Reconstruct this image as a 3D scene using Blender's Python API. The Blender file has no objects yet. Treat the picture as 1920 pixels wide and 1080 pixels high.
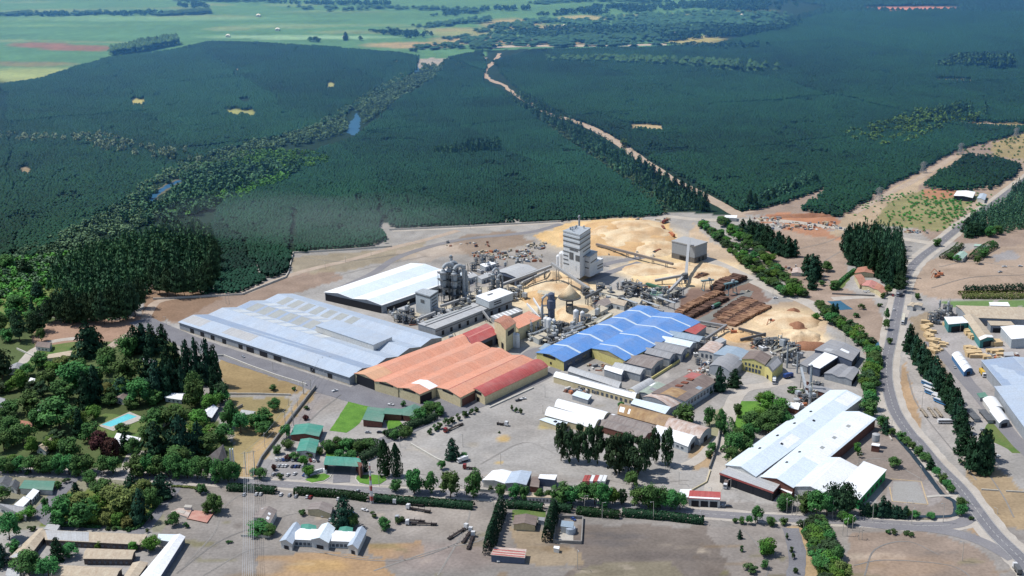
import bpy, math, random
import numpy as np
from mathutils import Vector, Matrix
random.seed(7); rng = np.random.default_rng(11)
sc = bpy.context.scene
COL = sc.collection
# ------------------------------------------------------------------ camera
F, CX, CY, H = 2440.0, 960.0, 540.0, 380.0
PITCH, ROLL = math.radians(18.0), -0.018
RM = (Matrix.Rotation(math.pi/2-PITCH, 3, 'X') @ Matrix.Rotation(ROLL, 3, 'Z'))
RN = np.array(RM)
def G(px, py, z=0.0):
    d = RM @ Vector(((px-CX)/F, (CY-py)/F, -1.0))
    t = (z-H)/d.z
    return Vector((d.x*t, d.y*t, z))
def proj(P):
    """world (N,3) -> photo pixels and depth"""
    q = (np.asarray(P, float)-np.array([0, 0, H])) @ RN
    zc = -q[:, 2]
    return CX+F*q[:, 0]/zc, CY-F*q[:, 1]/zc, zc
def depth(px, py):
    g = G(px, py); return proj([g])[2][0]
def mpp(px, py):            # metres per photo pixel, across
    return depth(px, py)/F
def hm(px, py, hpx):        # height in metres of something hpx tall standing at px,py
    g = G(px, py); dep = math.atan2(H, g.y); return hpx*mpp(px, py)/math.cos(dep)
cd = bpy.data.cameras.new('camera'); cam = bpy.data.objects.new('camera', cd); COL.objects.link(cam)
cd.sensor_width = 36; cd.lens = F/1920*36; cd.clip_start = 1; cd.clip_end = 80000
cam.matrix_world = Matrix.Translation((0, 0, H)) @ RM.to_4x4()
sc.camera = cam
sc.view_settings.view_transform = 'Standard'; sc.view_settings.look = 'None'
sc.view_settings.exposure = 0; sc.view_settings.gamma = 1
sc.cycles.max_bounces = 5; sc.cycles.diffuse_bounces = 2; sc.cycles.glossy_bounces = 2
sc.cycles.transmission_bounces = 2; sc.cycles.volume_bounces = 0; sc.cycles.transparent_max_bounces = 40
sc.cycles.use_denoising = True
# ------------------------------------------------------------------ light
SUN = Vector((-0.95, 0.20, 0)).normalized()*math.cos(math.radians(60)); SUN.z = math.sin(math.radians(60))
sl = bpy.data.lights.new('sun', 'SUN'); so = bpy.data.objects.new('sun', sl); COL.objects.link(so)
sl.energy = 4.5; sl.angle = math.radians(0.5); sl.color = (1, 0.965, 0.91)
so.rotation_euler = SUN.to_track_quat('Z', 'Y').to_euler(); so.location = (-300, 900, 600)
w = bpy.data.worlds.new('World'); sc.world = w; w.use_nodes = True
nt = w.node_tree; bg = nt.nodes['Background']; sky = nt.nodes.new('ShaderNodeTexSky')
sky.sky_type = 'NISHITA'; sky.sun_disc = False; sky.sun_elevation = math.radians(60)
sky.sun_rotation = math.atan2(SUN.x, SUN.y); sky.altitude = 300; sky.dust_density = 0.6
nt.links.new(sky.outputs[0], bg.inputs[0]); bg.inputs[1].default_value = 0.13
# ------------------------------------------------------------------ colour and materials
def s2l(c): c = c/255.0; return c/12.92 if c <= 0.04045 else ((c+0.055)/1.055)**2.4
def A(r, g, b, k=1.3):      # sunlit colour as seen -> base colour
    return tuple(min(0.86, s2l(v)/k) for v in (r, g, b))
MATS = {}
def mat(name, c, rough=0.8, c2=None, scale=0.15, amt=0.5, metal=0.0, streak=None, spec=0.3, fine=0.0, dust=None):
    """base colour varied by noise; streak=(u,v) stretches it along the UV of a roof or wall"""
    if name in MATS: return MATS[name]
    m = bpy.data.materials.new(name); m.use_nodes = True; t = m.node_tree; n = t.nodes; L = t.links
    b = n['Principled BSDF']; b.inputs['Roughness'].default_value = rough
    b.inputs['Metallic'].default_value = metal; b.inputs['Specular IOR Level'].default_value = spec
    c2 = c2 or tuple(x*0.72 for x in c)
    tc = n.new('ShaderNodeTexCoord'); nz = n.new('ShaderNodeTexNoise'); nz.inputs['Detail'].default_value = 5
    if streak:
        mp = n.new('ShaderNodeMapping'); mp.inputs['Scale'].default_value = (streak[0], streak[1], 1)
        L.new(tc.outputs['UV'], mp.inputs[0]); L.new(mp.outputs[0], nz.inputs['Vector']); nz.inputs['Scale'].default_value = 1
    else:
        L.new(tc.outputs['Object'], nz.inputs['Vector']); nz.inputs['Scale'].default_value = scale
    rp = n.new('ShaderNodeValToRGB'); rp.color_ramp.elements[0].position = 0.5-0.22/max(amt, .1)*.5; rp.color_ramp.elements[1].position = 0.5+0.22/max(amt, .1)*.5
    mr = n.new('ShaderNodeMapRange'); mr.inputs[1].default_value = 0.3; mr.inputs[2].default_value = 0.7
    mr.inputs[3].default_value = 0; mr.inputs[4].default_value = amt
    L.new(nz.outputs['Fac'], mr.inputs[0])
    mx = n.new('ShaderNodeMix'); mx.data_type = 'RGBA'
    mx.inputs['A'].default_value = (*c, 1); mx.inputs['B'].default_value = (*c2, 1); L.new(mr.outputs[0], mx.inputs['Factor'])
    out = mx.outputs['Result']
    if dust is None and streak and 'roof' in name: dust = .2
    if dust:
        nd = n.new('ShaderNodeTexNoise'); nd.inputs['Scale'].default_value = .045; nd.inputs['Detail'].default_value = 7; nd.inputs['Roughness'].default_value = .7; L.new(tc.outputs['Object'], nd.inputs['Vector'])
        md = n.new('ShaderNodeMapRange'); md.inputs[1].default_value = .42; md.inputs[2].default_value = .75; md.inputs[3].default_value = 0; md.inputs[4].default_value = dust*1.6; L.new(nd.outputs['Fac'], md.inputs[0])
        mxd = n.new('ShaderNodeMix'); mxd.data_type = 'RGBA'; L.new(md.outputs[0], mxd.inputs['Factor']); L.new(out, mxd.inputs['A']); mxd.inputs['B'].default_value = (.42, .38, .33, 1); out = mxd.outputs['Result']
        br = n.new('ShaderNodeTexBrick'); br.offset = 0; br.inputs['Color1'].default_value = (1, 1, 1, 1); br.inputs['Color2'].default_value = (.93, .93, .94, 1); br.inputs['Mortar'].default_value = (.86, .86, .86, 1)
        br.inputs['Scale'].default_value = 1; br.inputs['Mortar Size'].default_value = .06; br.inputs['Brick Width'].default_value = 6.1; br.inputs['Row Height'].default_value = 11.3; L.new(tc.outputs['UV'], br.inputs['Vector'])
        ml = n.new('ShaderNodeMix'); ml.data_type = 'RGBA'; ml.blend_type = 'MULTIPLY'; ml.inputs['Factor'].default_value = 1; L.new(out, ml.inputs['A']); L.new(br.outputs['Color'], ml.inputs['B']); out = ml.outputs['Result']
    nz2 = n.new('ShaderNodeTexNoise'); nz2.inputs['Scale'].default_value = 0.9; nz2.inputs['Detail'].default_value = 3
    L.new(tc.outputs['Object'], nz2.inputs['Vector'])
    hs = n.new('ShaderNodeHueSaturation'); mr2 = n.new('ShaderNodeMapRange')
    mr2.inputs[1].default_value = .3; mr2.inputs[2].default_value = .7; mr2.inputs[3].default_value = 1-0.12-fine; mr2.inputs[4].default_value = 1+0.08+fine
    L.new(nz2.outputs['Fac'], mr2.inputs[0]); L.new(mr2.outputs[0], hs.inputs['Value']); L.new(out, hs.inputs['Color'])
    L.new(hs.outputs[0], b.inputs['Base Color'])
    n.remove(rp)
    MATS[name] = m; return m
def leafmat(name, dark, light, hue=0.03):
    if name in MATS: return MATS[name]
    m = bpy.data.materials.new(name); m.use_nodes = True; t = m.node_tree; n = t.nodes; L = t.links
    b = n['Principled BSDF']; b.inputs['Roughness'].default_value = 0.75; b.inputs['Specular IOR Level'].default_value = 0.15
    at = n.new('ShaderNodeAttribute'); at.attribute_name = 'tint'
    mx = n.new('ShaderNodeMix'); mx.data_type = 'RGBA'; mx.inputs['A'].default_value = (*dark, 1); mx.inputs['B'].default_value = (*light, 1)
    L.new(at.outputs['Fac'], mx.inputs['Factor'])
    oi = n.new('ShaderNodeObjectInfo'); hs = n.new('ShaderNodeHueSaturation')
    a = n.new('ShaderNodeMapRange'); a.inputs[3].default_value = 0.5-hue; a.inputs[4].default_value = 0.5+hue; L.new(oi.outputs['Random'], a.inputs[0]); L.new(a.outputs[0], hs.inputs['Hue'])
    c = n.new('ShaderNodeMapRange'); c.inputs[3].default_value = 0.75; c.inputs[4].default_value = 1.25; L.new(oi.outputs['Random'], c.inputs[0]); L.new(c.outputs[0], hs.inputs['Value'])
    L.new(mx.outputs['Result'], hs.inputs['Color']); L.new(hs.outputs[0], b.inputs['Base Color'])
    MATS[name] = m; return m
# ------------------------------------------------------------------ mesh builder
class MB:
    def __init__(s): s.v = []; s.f = []; s.uv = []; s.um = False
    def add(s, vs, fs, uv=None):
        o = len(s.v); s.v += [tuple(v) for v in vs]
        for k, f in enumerate(fs):
            s.f.append(tuple(i+o for i in f)); s.uv.append(uv[k] if uv else None)
        if uv: s.um = True
        return s
    def poly(s, pts, uv=None): return s.add(pts, [tuple(range(len(pts)))], [uv] if uv else None)
    def hexa(s, b, t):  # four bottom and four top points, counter-clockwise from above
        return s.add(list(b)+list(t), [(3, 2, 1, 0), (4, 5, 6, 7), (0, 1, 5, 4), (1, 2, 6, 5), (2, 3, 7, 6), (3, 0, 4, 7)])
    def box(s, c, d, rz=0.0):
        x, y, z = c; a, b_, h = d[0]/2, d[1]/2, d[2]; co, si = math.cos(rz), math.sin(rz)
        q = [(x+u*co-v*si, y+u*si+v*co) for u, v in ((-a, -b_), (a, -b_), (a, b_), (-a, b_))]
        return s.hexa([(i, j, z) for i, j in q], [(i, j, z+h) for i, j in q])
    def lathe(s, c, prof, n=12):   # prof: (radius, z)
        x, y, z = c; vs = []; fs = []
        for r, h in prof:
            for k in range(n):
                a = 2*math.pi*k/n; vs.append((x+r*math.cos(a), y+r*math.sin(a), z+h))
        for j in range(len(prof)-1):
            for k in range(n):
                k2 = (k+1) % n; fs.append((j*n+k, j*n+k2, (j+1)*n+k2, (j+1)*n+k))
        fs.append(tuple(range((len(prof)-1)*n, len(prof)*n))); fs.append(tuple(range(n-1, -1, -1)))
        return s.add(vs, fs)
    def tube(s, pts, r, n=6):
        pts = [Vector(p) for p in pts]; rs = r if isinstance(r, (list, tuple)) else [r]*len(pts); vs = []; fs = []
        for i, p in enumerate(pts):
            d = (pts[min(i+1, len(pts)-1)]-pts[max(i-1, 0)]).normalized()
            u = d.orthogonal().normalized() if abs(d.z) > .99 else d.cross(Vector((0, 0, 1))).normalized(); w_ = d.cross(u)
            for k in range(n):
                a = 2*math.pi*k/n; vs.append(p+(u*math.cos(a)+w_*math.sin(a))*rs[i])
        for i in range(len(pts)-1):
            for k in range(n):
                k2 = (k+1) % n; fs.append((i*n+k, i*n+k2, (i+1)*n+k2, (i+1)*n+k))
        fs.append(tuple(range(n-1, -1, -1))); fs.append(tuple(range((len(pts)-1)*n, len(pts)*n)))
        return s.add(vs, fs)
    def beam(s, p, q, w_, h=None):
        p, q = Vector(p), Vector(q); h = h or w_; d = (q-p).normalized()
        u = d.cross(Vector((0, 0, 1))); u = (u.normalized() if u.length > 1e-3 else Vector((1, 0, 0))); n_ = u.cross(d)
        a = [p-u*w_/2-n_*h/2, p+u*w_/2-n_*h/2, p+u*w_/2+n_*h/2, p-u*w_/2+n_*h/2]
        b_ = [x+(q-p) for x in a]
        return s.add(a+b_, [(0, 1, 2, 3), (7, 6, 5, 4), (0, 4, 5, 1), (1, 5, 6, 2), (2, 6, 7, 3), (3, 7, 4, 0)])
    def build(s, name, m, parent=None, origin=None, smooth=False):
        me = bpy.data.meshes.new(name)
        if origin is None: origin = (0, 0, 0)
        ox, oy, oz = origin
        me.from_pydata([(x-ox, y-oy, z-oz) for x, y, z in s.v], [], s.f)
        if s.um:
            uvl = me.uv_layers.new(name='UVMap'); k = 0; data = np.zeros(len(me.loops)*2, dtype=np.float32)
            for f, uv in zip(s.f, s.uv):
                for i in range(len(f)):
                    if uv: data[2*k] = uv[i][0]; data[2*k+1] = uv[i][1]
                    k += 1
            uvl.data.foreach_set('uv', data)
        if smooth: me.polygons.foreach_set('use_smooth', [True]*len(me.polygons))
        me.materials.append(m); me.update()
        o = bpy.data.objects.new(name, me); COL.objects.link(o)
        if parent is not None: o.parent = parent
        else: o.location = origin
        return o
THINGS = []
def tag(o, label=None, cat=None, group=None, kind=None):
    if label: o['label'] = label
    if cat: o['category'] = cat
    if group: o['group'] = group
    if kind: o['kind'] = kind
    if kind is None: THINGS.append(o)
    return o
def thing(name, label, cat, loc=(0, 0, 0), rz=0.0, group=None):
    o = bpy.data.objects.new(name, None); COL.objects.link(o); o.location = loc; o.rotation_euler = (0, 0, rz)
    o.empty_display_size = 1
    return tag(o, label, cat, group)
def dup(root, loc, rz=None, scale=None, label=None, group=None):
    r = root.copy(); COL.objects.link(r); r.location = loc
    if rz is not None: r.rotation_euler = (0, 0, rz)
    if scale is not None: r.scale = scale
    if label: r['label'] = label
    if group: r['group'] = group
    THINGS.append(r)
    for ch in root.children:
        c = ch.copy(); COL.objects.link(c); c.parent = r
        for g in ch.children:
            d = g.copy(); COL.objects.link(d); d.parent = c
    return r
# landmarks for labels ("left of the ...")
LM = []
def landmark(px, py, phrase): LM.append((px, py, phrase))
def where(px, py):
    best = min(LM, key=lambda l: (l[0]-px)**2+((l[1]-py)*2.0)**2)
    dx, dy = px-best[0], py-best[1]
    if abs(dx) > abs(dy)*1.8: r = 'right of' if dx > 0 else 'left of'
    else: r = 'in front of' if dy > 0 else 'behind'
    return r+' '+best[2]
# ------------------------------------------------------------------ noise
def vnoise(x, y, s=0):
    xi = np.floor(x).astype(np.int64); yi = np.floor(y).astype(np.int64); fx = x-xi; fy = y-yi
    fx = fx*fx*(3-2*fx); fy = fy*fy*(3-2*fy)
    def h(a, b):
        n = (a*374761393+b*668265263+s*1442695041) & 0x7fffffff
        n = ((n ^ (n >> 13))*1274126177) & 0x7fffffff
        return ((n ^ (n >> 16)) & 0xffff)/65535.0
    return (h(xi, yi)*(1-fx)+h(xi+1, yi)*fx)*(1-fy)+(h(xi, yi+1)*(1-fx)+h(xi+1, yi+1)*fx)*fy
def fbm(x, y, s=0, o=4):
    r = 0; a = .5
    for k in range(o): r = r+a*vnoise(x*2**k, y*2**k, s+k); a *= .5
    return r/(1-.5**o)
def pip(px, py, poly):
    ins = np.zeros(px.shape, bool); n = len(poly)
    for i in range(n):
        x1, y1 = poly[i]; x2, y2 = poly[(i+1) % n]
        if y1 == y2: continue
        c = ((y1 > py) != (y2 > py)) & (px < (x2-x1)*(py-y1)/(y2-y1)+x1); ins ^= c
    return ins
def P(s):  # "x,y x,y" -> list of points
    return [tuple(float(c) for c in q.split(',')) for q in s.split()]
# ------------------------------------------------------------------ painted ground sheet
gravel = A(172, 168, 163); dirt = A(166, 148, 135); dry = A(186, 152, 112); dryd = A(160, 140, 112); chip = A(238, 212, 160)
chipd = A(205, 165, 118); asph = A(150, 148, 150); asphd = A(118, 117, 122); green = A(95, 135, 62); greend = A(70, 105, 60)
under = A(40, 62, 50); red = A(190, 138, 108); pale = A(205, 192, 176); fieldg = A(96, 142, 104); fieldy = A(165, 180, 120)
PAINT = [
 # (kind, shape, colour, strength)
 ('p', '-500,-200 2500,-200 2500,95 1400,95 800,110 -500,175', fieldg, 1),
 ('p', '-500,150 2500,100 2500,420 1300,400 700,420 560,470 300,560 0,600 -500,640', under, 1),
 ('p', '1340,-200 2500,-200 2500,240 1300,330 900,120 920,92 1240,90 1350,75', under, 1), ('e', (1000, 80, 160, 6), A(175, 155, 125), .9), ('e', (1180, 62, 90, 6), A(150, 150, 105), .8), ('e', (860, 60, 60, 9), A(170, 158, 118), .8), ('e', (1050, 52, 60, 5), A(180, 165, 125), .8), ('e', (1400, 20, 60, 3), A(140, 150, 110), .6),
 ('p', '1380,400 1560,350 1700,300 2500,100 2500,520 1750,450 1560,440', dirt, 1),
 ('p', '270,530 540,520 560,470 730,430 1050,415 1250,405 1560,405 1700,420 1760,460 1700,540 1660,700 1400,1200 500,1200 500,800 330,660 260,640', gravel, 1),
 ('p', '280,565 330,560 470,550 530,520 610,500 640,520 560,548 330,605 270,590', A(160, 140, 125), 1),
 ('p', '545,480 730,465 800,450 780,480 620,510 545,510', A(165, 152, 128), .8),
 ('p', '0,600 260,600 330,640 350,720 420,800 470,870 -200,890 -200,620', A(92, 106, 68), 1),
 ('p', '-50,530 120,480 110,560 60,600 0,620 -50,620', A(120, 135, 80), 1),
 ('p', '270,540 300,530 420,560 330,600 260,610', A(150, 125, 105), 1),
 ('p', '60,610 260,590 310,610 200,640 60,660', A(172, 142, 122), 1),
 ('p', '0,880 310,895 430,905 420,950 300,1000 260,990 90,985 0,1000', A(150, 148, 128), 1),
 ('p', '105,925 310,905 312,945 262,995 95,985', A(115, 128, 70), 1),
 ('p', '415,672 575,722 545,742 520,735 425,738 405,690', A(166, 144, 106), 1),
 ('p', '425,745 545,745 500,840 470,880 440,890 450,800', A(165, 150, 110), 1),
 ('p', '590,728 640,735 560,800 540,795', A(165, 158, 155), .9),
 ('p', '575,725 590,730 520,830 480,905 440,905 490,830', A(182, 158, 120), 1),
 ('p', '300,900 2000,960 2000,1200 300,1200', A(153, 147, 141), 1),
 ('p', '480,1040 620,1035 720,1045 740,1070 700,1110 480,1110', dry, .8),
 ('p', '690,1015 780,1012 790,1035 720,1045 690,1035', dry, .8),
 ('p', '1080,985 1330,985 1480,1000 1480,1120 1060,1120', A(134, 124, 116), 1),
 ('p', '1085,1060 1250,1055 1300,1120 1060,1120', A(150, 141, 118), .7),
 ('p', '960,985 1030,1000 1080,1040 1080,1060 980,1060', A(175, 155, 125), .7),
 ('p', '1330,985 1450,985 1500,1030 1490,1080 1370,1080', A(156, 148, 141), 1),
 ('p', '1480,985 1530,985 1580,1100 1490,1100', A(185, 160, 125), 1),
 ('p', '1585,1000 1740,997 1830,1020 1880,1080 1890,1120 1590,1120', A(152, 136, 123), 1),
 ('p', '1550,860 1610,800 1655,800 1740,870 1800,945 1800,975 1660,980 1640,900', A(152, 141, 133), 1),
 ('p', '1655,905 1750,900 1760,940 1740,950 1660,945', A(168, 160, 155), 1),
 ('p', '1785,980 1830,975 1880,1010 1870,1020', dry, .7),
 ('p', '1790,860 1830,850 1900,900 1960,940 1960,1010 1880,990 1830,920', A(178, 155, 122), .9),
 ('p', '1690,600 1760,590 1760,680 1800,790 1860,870 1790,870 1710,770 1690,700', A(182, 176, 170), 1),
 ('p', '1740,560 2100,560 2100,860 1880,840 1800,740 1745,640', A(176, 170, 166), 1),
 ('p', '1700,600 1735,590 1760,650 1790,740 1770,740 1715,650', dryd, .8),
 ('p', '1690,680 1700,690 1720,790 1730,830 1700,790 1680,730', dry, .8),
 ('p', '1400,430 1600,430 1590,480 1580,540 1640,560 1660,600 1650,700 1600,640 1500,560 1420,480', A(172, 152, 136), 1),
 ('p', '1460,400 1560,408 1600,430 1500,425 1400,415', red, 1),
 ('p', '1465,425 1590,432 1580,450 1500,440', red, .8),
 ('p', '1573,410 1630,380 1667,357 1727,327 1793,290 1813,285 1790,303 1733,337 1727,357 1700,367 1653,397 1640,440 1560,440', A(190, 170, 145), 1),
 ('p', '1660,380 1730,355 1830,365 1840,380 1770,432 1640,420', A(150, 145, 105), 1),
 ('p', '1730,355 1790,350 1795,370 1740,375', red, .9),
 ('p', '1757,450 1760,440 1910,300 1990,260 1990,300 1830,410', A(178, 160, 142), 1),
 ('p', '1860,270 1990,225 1990,300 1920,300 1858,292', A(170, 155, 115), 1),
 ('p', '1730,490 1790,470 2100,440 2100,560 1740,560 1700,540', A(180, 160, 142), 1),
 ('p', '1860,480 1900,470 1915,485 1870,490', A(165, 160, 158), 1),
 ('p', '1760,565 2000,560 2000,575 1770,575', A(105, 140, 75), .9),
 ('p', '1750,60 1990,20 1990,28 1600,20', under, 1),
 # chips, sawdust, logs
 ('p', '995,445 1060,420 1120,413 1200,410 1255,420 1270,445 1240,480 1180,480 1100,470 1040,460', A(226, 188, 132), 1),
 ('p', '1180,480 1260,470 1330,490 1400,520 1380,545 1300,540 1180,545', A(228, 198, 150), .9),
 ('p', '1300,420 1330,450 1400,500 1340,500 1290,440', A(205, 180, 150), .8),
 ('p', '980,530 1060,510 1130,540 1150,600 1060,610 990,590', A(215, 195, 160), .9),
 ('p', '1350,600 1420,575 1500,560 1560,610 1530,650 1430,660 1350,645', A(196, 172, 145), .9),
 ('p', '1280,560 1330,515 1400,520 1450,560 1360,610 1290,600', A(140, 112, 98), .9),
 ('p', '1000,640 1050,620 1330,600 1350,650 1330,760 1200,830 1150,700', A(150, 145, 140), .6),
 ('p', '770,590 900,540 1000,520 1130,545 1260,565 1200,590 1060,640 1000,650 940,650 800,640', A(205, 194, 172), .75),
 ('p', '800,470 1000,450 1050,480 1040,520 900,540 830,520', A(165, 158, 150), .6),
 ('p', '870,440 960,435 1000,455 900,480 840,470', A(158, 138, 120), .8),
 ('p', '740,470 850,455 880,475 800,490 750,485', A(190, 175, 160), .7),
 ('p', '1330,780 1360,760 1420,790 1400,860 1330,870', A(150, 150, 95), .6),
 ('p', '1290,850 1335,820 1340,870 1300,885', A(180, 150, 110), .8),
 # distant ground
 *[('e', (random.uniform(0, 900), random.uniform(4, 80), random.uniform(40, 160), random.uniform(1.5, 5)), random.choice((A(120, 160, 110), A(84, 128, 98), A(140, 168, 128), A(96, 140, 92), A(150, 160, 120))), .45) for _ in range(34)],
 ('e', (75, 84, 60, 5), A(150, 110, 95), .9), ('e', (150, 90, 75, 6), A(158, 115, 95), .9),
 ('e', (60, 120, 90, 5), A(150, 125, 95), .6), ('e', (70, 140, 140, 14), fieldy, .9), ('e', (250, 35, 250, 5), A(130, 175, 140), .6),
 ('e', (560, 70, 180, 4), A(150, 190, 160), .8), ('e', (900, 75, 90, 8), A(180, 165, 130), .9), ('e', (770, 85, 90, 6), A(185, 165, 130), .9),
 ('e', (960, 45, 60, 10), A(180, 160, 125), .7), ('e', (1090, 35, 50, 6), A(185, 175, 135), .8), ('e', (1300, 74, 60, 9), A(175, 170, 115), 1),
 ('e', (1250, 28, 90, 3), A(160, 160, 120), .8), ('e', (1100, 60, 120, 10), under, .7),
 ('e', (1710, 16, 95, 4), A(200, 140, 125), 1), ('e', (1790, 150, 40, 3), A(190, 180, 140), .9),
 ('e', (1220, 237, 40, 7), A(205, 185, 145), .9), ('e', (1140, 345, 10, 5), A(190, 165, 150), .8),
 ('e', (258, 192, 16, 9), A(190, 185, 120), .9), ('e', (450, 212, 36, 9), A(170, 175, 110), .9), ('e', (620, 160, 8, 7), A(180, 185, 130), .9),
 ('e', (48, 320, 20, 8), A(180, 160, 130), .8), ('e', (1850, 232, 90, 5), A(170, 155, 115), .9), ('e', (1135, 105, 50, 2), A(170, 165, 130), .9),
 ('e', (480, 300, 70, 16), A(70, 115, 50), 1),
 *[('e', (x_, y_, rx_, ry_), A(250, 222, 175), s_) for x_, y_, rx_, ry_, s_ in ((1150, 446, 130, 36, .6), (1225, 466, 60, 20, .8), (1310, 514, 90, 26, .9), (1215, 507, 70, 16, .8), (1040, 535, 75, 26, .8), (1085, 594, 58, 25, .8), (1470, 602, 84, 24, .6), (1500, 638, 56, 18, .8), (1390, 630, 50, 14, .8), (1000, 565, 40, 16, .6))],
 *[('e', (random.uniform(330, 1900), random.uniform(950, 1100), random.uniform(8, 45), random.uniform(2, 6)), random.choice((A(128, 120, 114), A(190, 176, 158), A(150, 128, 100), A(135, 130, 90))), random.uniform(.3, .7)) for _ in range(70)],
 *[('e', (random.uniform(560, 1340), random.uniform(700, 900), random.uniform(6, 30), random.uniform(2, 6)), random.choice((A(140, 136, 132), A(198, 190, 180), A(160, 150, 132))), random.uniform(.25, .55)) for _ in range(50)],
 # stains of the yards
 ('e', (940, 820, 16, 7), A(200, 170, 115), .9), ('e', (1020, 800, 12, 4), A(205, 185, 120), .7), ('e', (937, 868, 8, 3), A(205, 175, 110), .8),
 ('e', (1100, 1020, 90, 8), A(118, 112, 110), .7), ('e', (1230, 1045, 110, 9), A(116, 108, 104), .6), ('e', (1150, 1005, 60, 5), A(112, 108, 108), .6),
 ('e', (810, 975, 120, 30), A(186, 176, 166), .5), ('e', (850, 1040, 120, 30), A(160, 145, 138), .6), ('e', (1700, 1060, 90, 20), A(180, 155, 132), .6),
 ('e', (1660, 1040, 40, 8), A(200, 180, 160), .5), ('e', (500, 1060, 40, 16), A(150, 146, 142), .5), ('e', (600, 1062, 60, 12), A(200, 165, 110), .6),
 ('e', (720, 780, 30, 20), A(165, 158, 150), .5), ('e', (620, 760, 40, 15), A(170, 160, 150), .5), ('e', (980, 900, 120, 10), A(165, 155, 145), .5),
]
NR, NC = 560, 620
yy = 560*(12000/560)**(np.linspace(0, 1, NR)**1.15)
ss = np.linspace(-0.62, 0.62, NC)
Y, S = np.meshgrid(yy, ss, indexing='ij'); X = S*Y
gv = np.stack([X.ravel(), Y.ravel(), np.zeros(NR*NC)], 1)
gpx, gpy, _ = proj(gv)
wsc = 1200.0/gv[:, 1]
wx = gpx+(fbm(gv[:, 0]/14, gv[:, 1]/14, 3)-.5)*16*wsc+(fbm(gv[:, 0]/60, gv[:, 1]/60, 5)-.5)*22*wsc
wy = gpy+(fbm(gv[:, 0]/14, gv[:, 1]/14, 9)-.5)*8*wsc+(fbm(gv[:, 0]/60, gv[:, 1]/60, 6)-.5)*10*wsc
gc = np.tile(np.array(gravel), (NR*NC, 1))
for kind, shp, c, st in PAINT:
    if kind == 'p': m_ = pip(wx, wy, P(shp)).astype(float)*st
    else:
        cx_, cy_, rx, ry = shp; d = ((wx-cx_)/rx)**2+((wy-cy_)/ry)**2; m_ = np.clip(1.5-1.1*d, 0, 1)*st
    gc = gc*(1-m_[:, None])+np.array(c)*m_[:, None]
n1 = fbm(gv[:, 0]/9, gv[:, 1]/9, 21); n2 = fbm(gv[:, 0]/120, gv[:, 1]/45, 22)
gc *= (0.80+0.40*n2)[:, None]*(0.86+0.28*n1)[:, None]
st2 = np.clip((fbm(gv[:, 0]/40, gv[:, 1]/40, 31)-.52)*5, 0, 1)[:, None]*.16
gc = gc*(1-st2)+gc*np.array([1.08, .95, .82])*st2
def big_mesh(name, V, Fq, mt, colors=None, tint=None):
    """fast mesh from numpy; Fq is (M,3) or (M,4)"""
    me = bpy.data.meshes.new(name); k = Fq.shape[1]
    me.vertices.add(len(V)); me.vertices.foreach_set('co', np.asarray(V, np.float32).ravel())
    me.loops.add(Fq.size); me.loops.foreach_set('vertex_index', Fq.astype(np.int32).ravel())
    me.polygons.add(len(Fq)); me.polygons.foreach_set('loop_start', np.arange(0, Fq.size, k, dtype=np.int32))
    me.update(calc_edges=True)
    if colors is not None:
        a = me.color_attributes.new('paint', 'FLOAT_COLOR', 'POINT'); a.data.foreach_set('color', np.concatenate([colors, np.ones((len(V), 1))], 1).astype(np.float32).ravel())
    if tint is not None:
        a = me.attributes.new('tint', 'FLOAT', 'FACE'); a.data.foreach_set('value', np.asarray(tint, np.float32))
    me.materials.append(mt); o = bpy.data.objects.new(name, me); COL.objects.link(o); return o
def ground_material():
    m = bpy.data.materials.new('bare ground'); m.use_nodes = True; t = m.node_tree; n = t.nodes; L = t.links; b = n['Principled BSDF']
    b.inputs['Roughness'].default_value = .95; b.inputs['Specular IOR Level'].default_value = .1
    at = n.new('ShaderNodeAttribute'); at.attribute_name = 'paint'; tc = n.new('ShaderNodeTexCoord')
    n1 = n.new('ShaderNodeTexNoise'); n1.inputs['Scale'].default_value = .5; n1.inputs['Detail'].default_value = 6
    n2 = n.new('ShaderNodeTexNoise'); n2.inputs['Scale'].default_value = .03; n2.inputs['Detail'].default_value = 8; n2.inputs['Distortion'].default_value = 1.5
    L.new(tc.outputs['Object'], n1.inputs[0]); L.new(tc.outputs['Object'], n2.inputs[0])
    m1 = n.new('ShaderNodeMapRange'); m1.inputs[1].default_value = .25; m1.inputs[2].default_value = .75; m1.inputs[3].default_value = .82; m1.inputs[4].default_value = 1.16
    m2 = n.new('ShaderNodeMapRange'); m2.inputs[1].default_value = .3; m2.inputs[2].default_value = .7; m2.inputs[3].default_value = .86; m2.inputs[4].default_value = 1.12
    L.new(n1.outputs[0], m1.inputs[0]); L.new(n2.outputs[0], m2.inputs[0])
    mu = n.new('ShaderNodeMath'); mu.operation = 'MULTIPLY'; L.new(m1.outputs[0], mu.inputs[0]); L.new(m2.outputs[0], mu.inputs[1])
    vm = n.new('ShaderNodeVectorMath'); vm.operation = 'SCALE'; L.new(at.outputs['Color'], vm.inputs[0]); L.new(mu.outputs[0], vm.inputs['Scale'])
    L.new(vm.outputs[0], b.inputs['Base Color']); return m
ii = np.arange((NR-1)*NC).reshape(NR-1, NC)[:, :-1].ravel()
gq = np.stack([ii, ii+1, ii+NC+1, ii+NC], 1)
gmat = ground_material()
tag(big_mesh('ground', gv, gq, gmat, colors=gc), kind='structure')
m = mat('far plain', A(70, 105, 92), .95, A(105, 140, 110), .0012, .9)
mb = MB()
for q in (((-60000, -3000), (60000, -3000), (60000, 70000), (-60000, 70000)),):
    mb.poly([(x, y, -2.0) for x, y in q])
tag(mb.build('far_ground', m), kind='structure')
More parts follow.
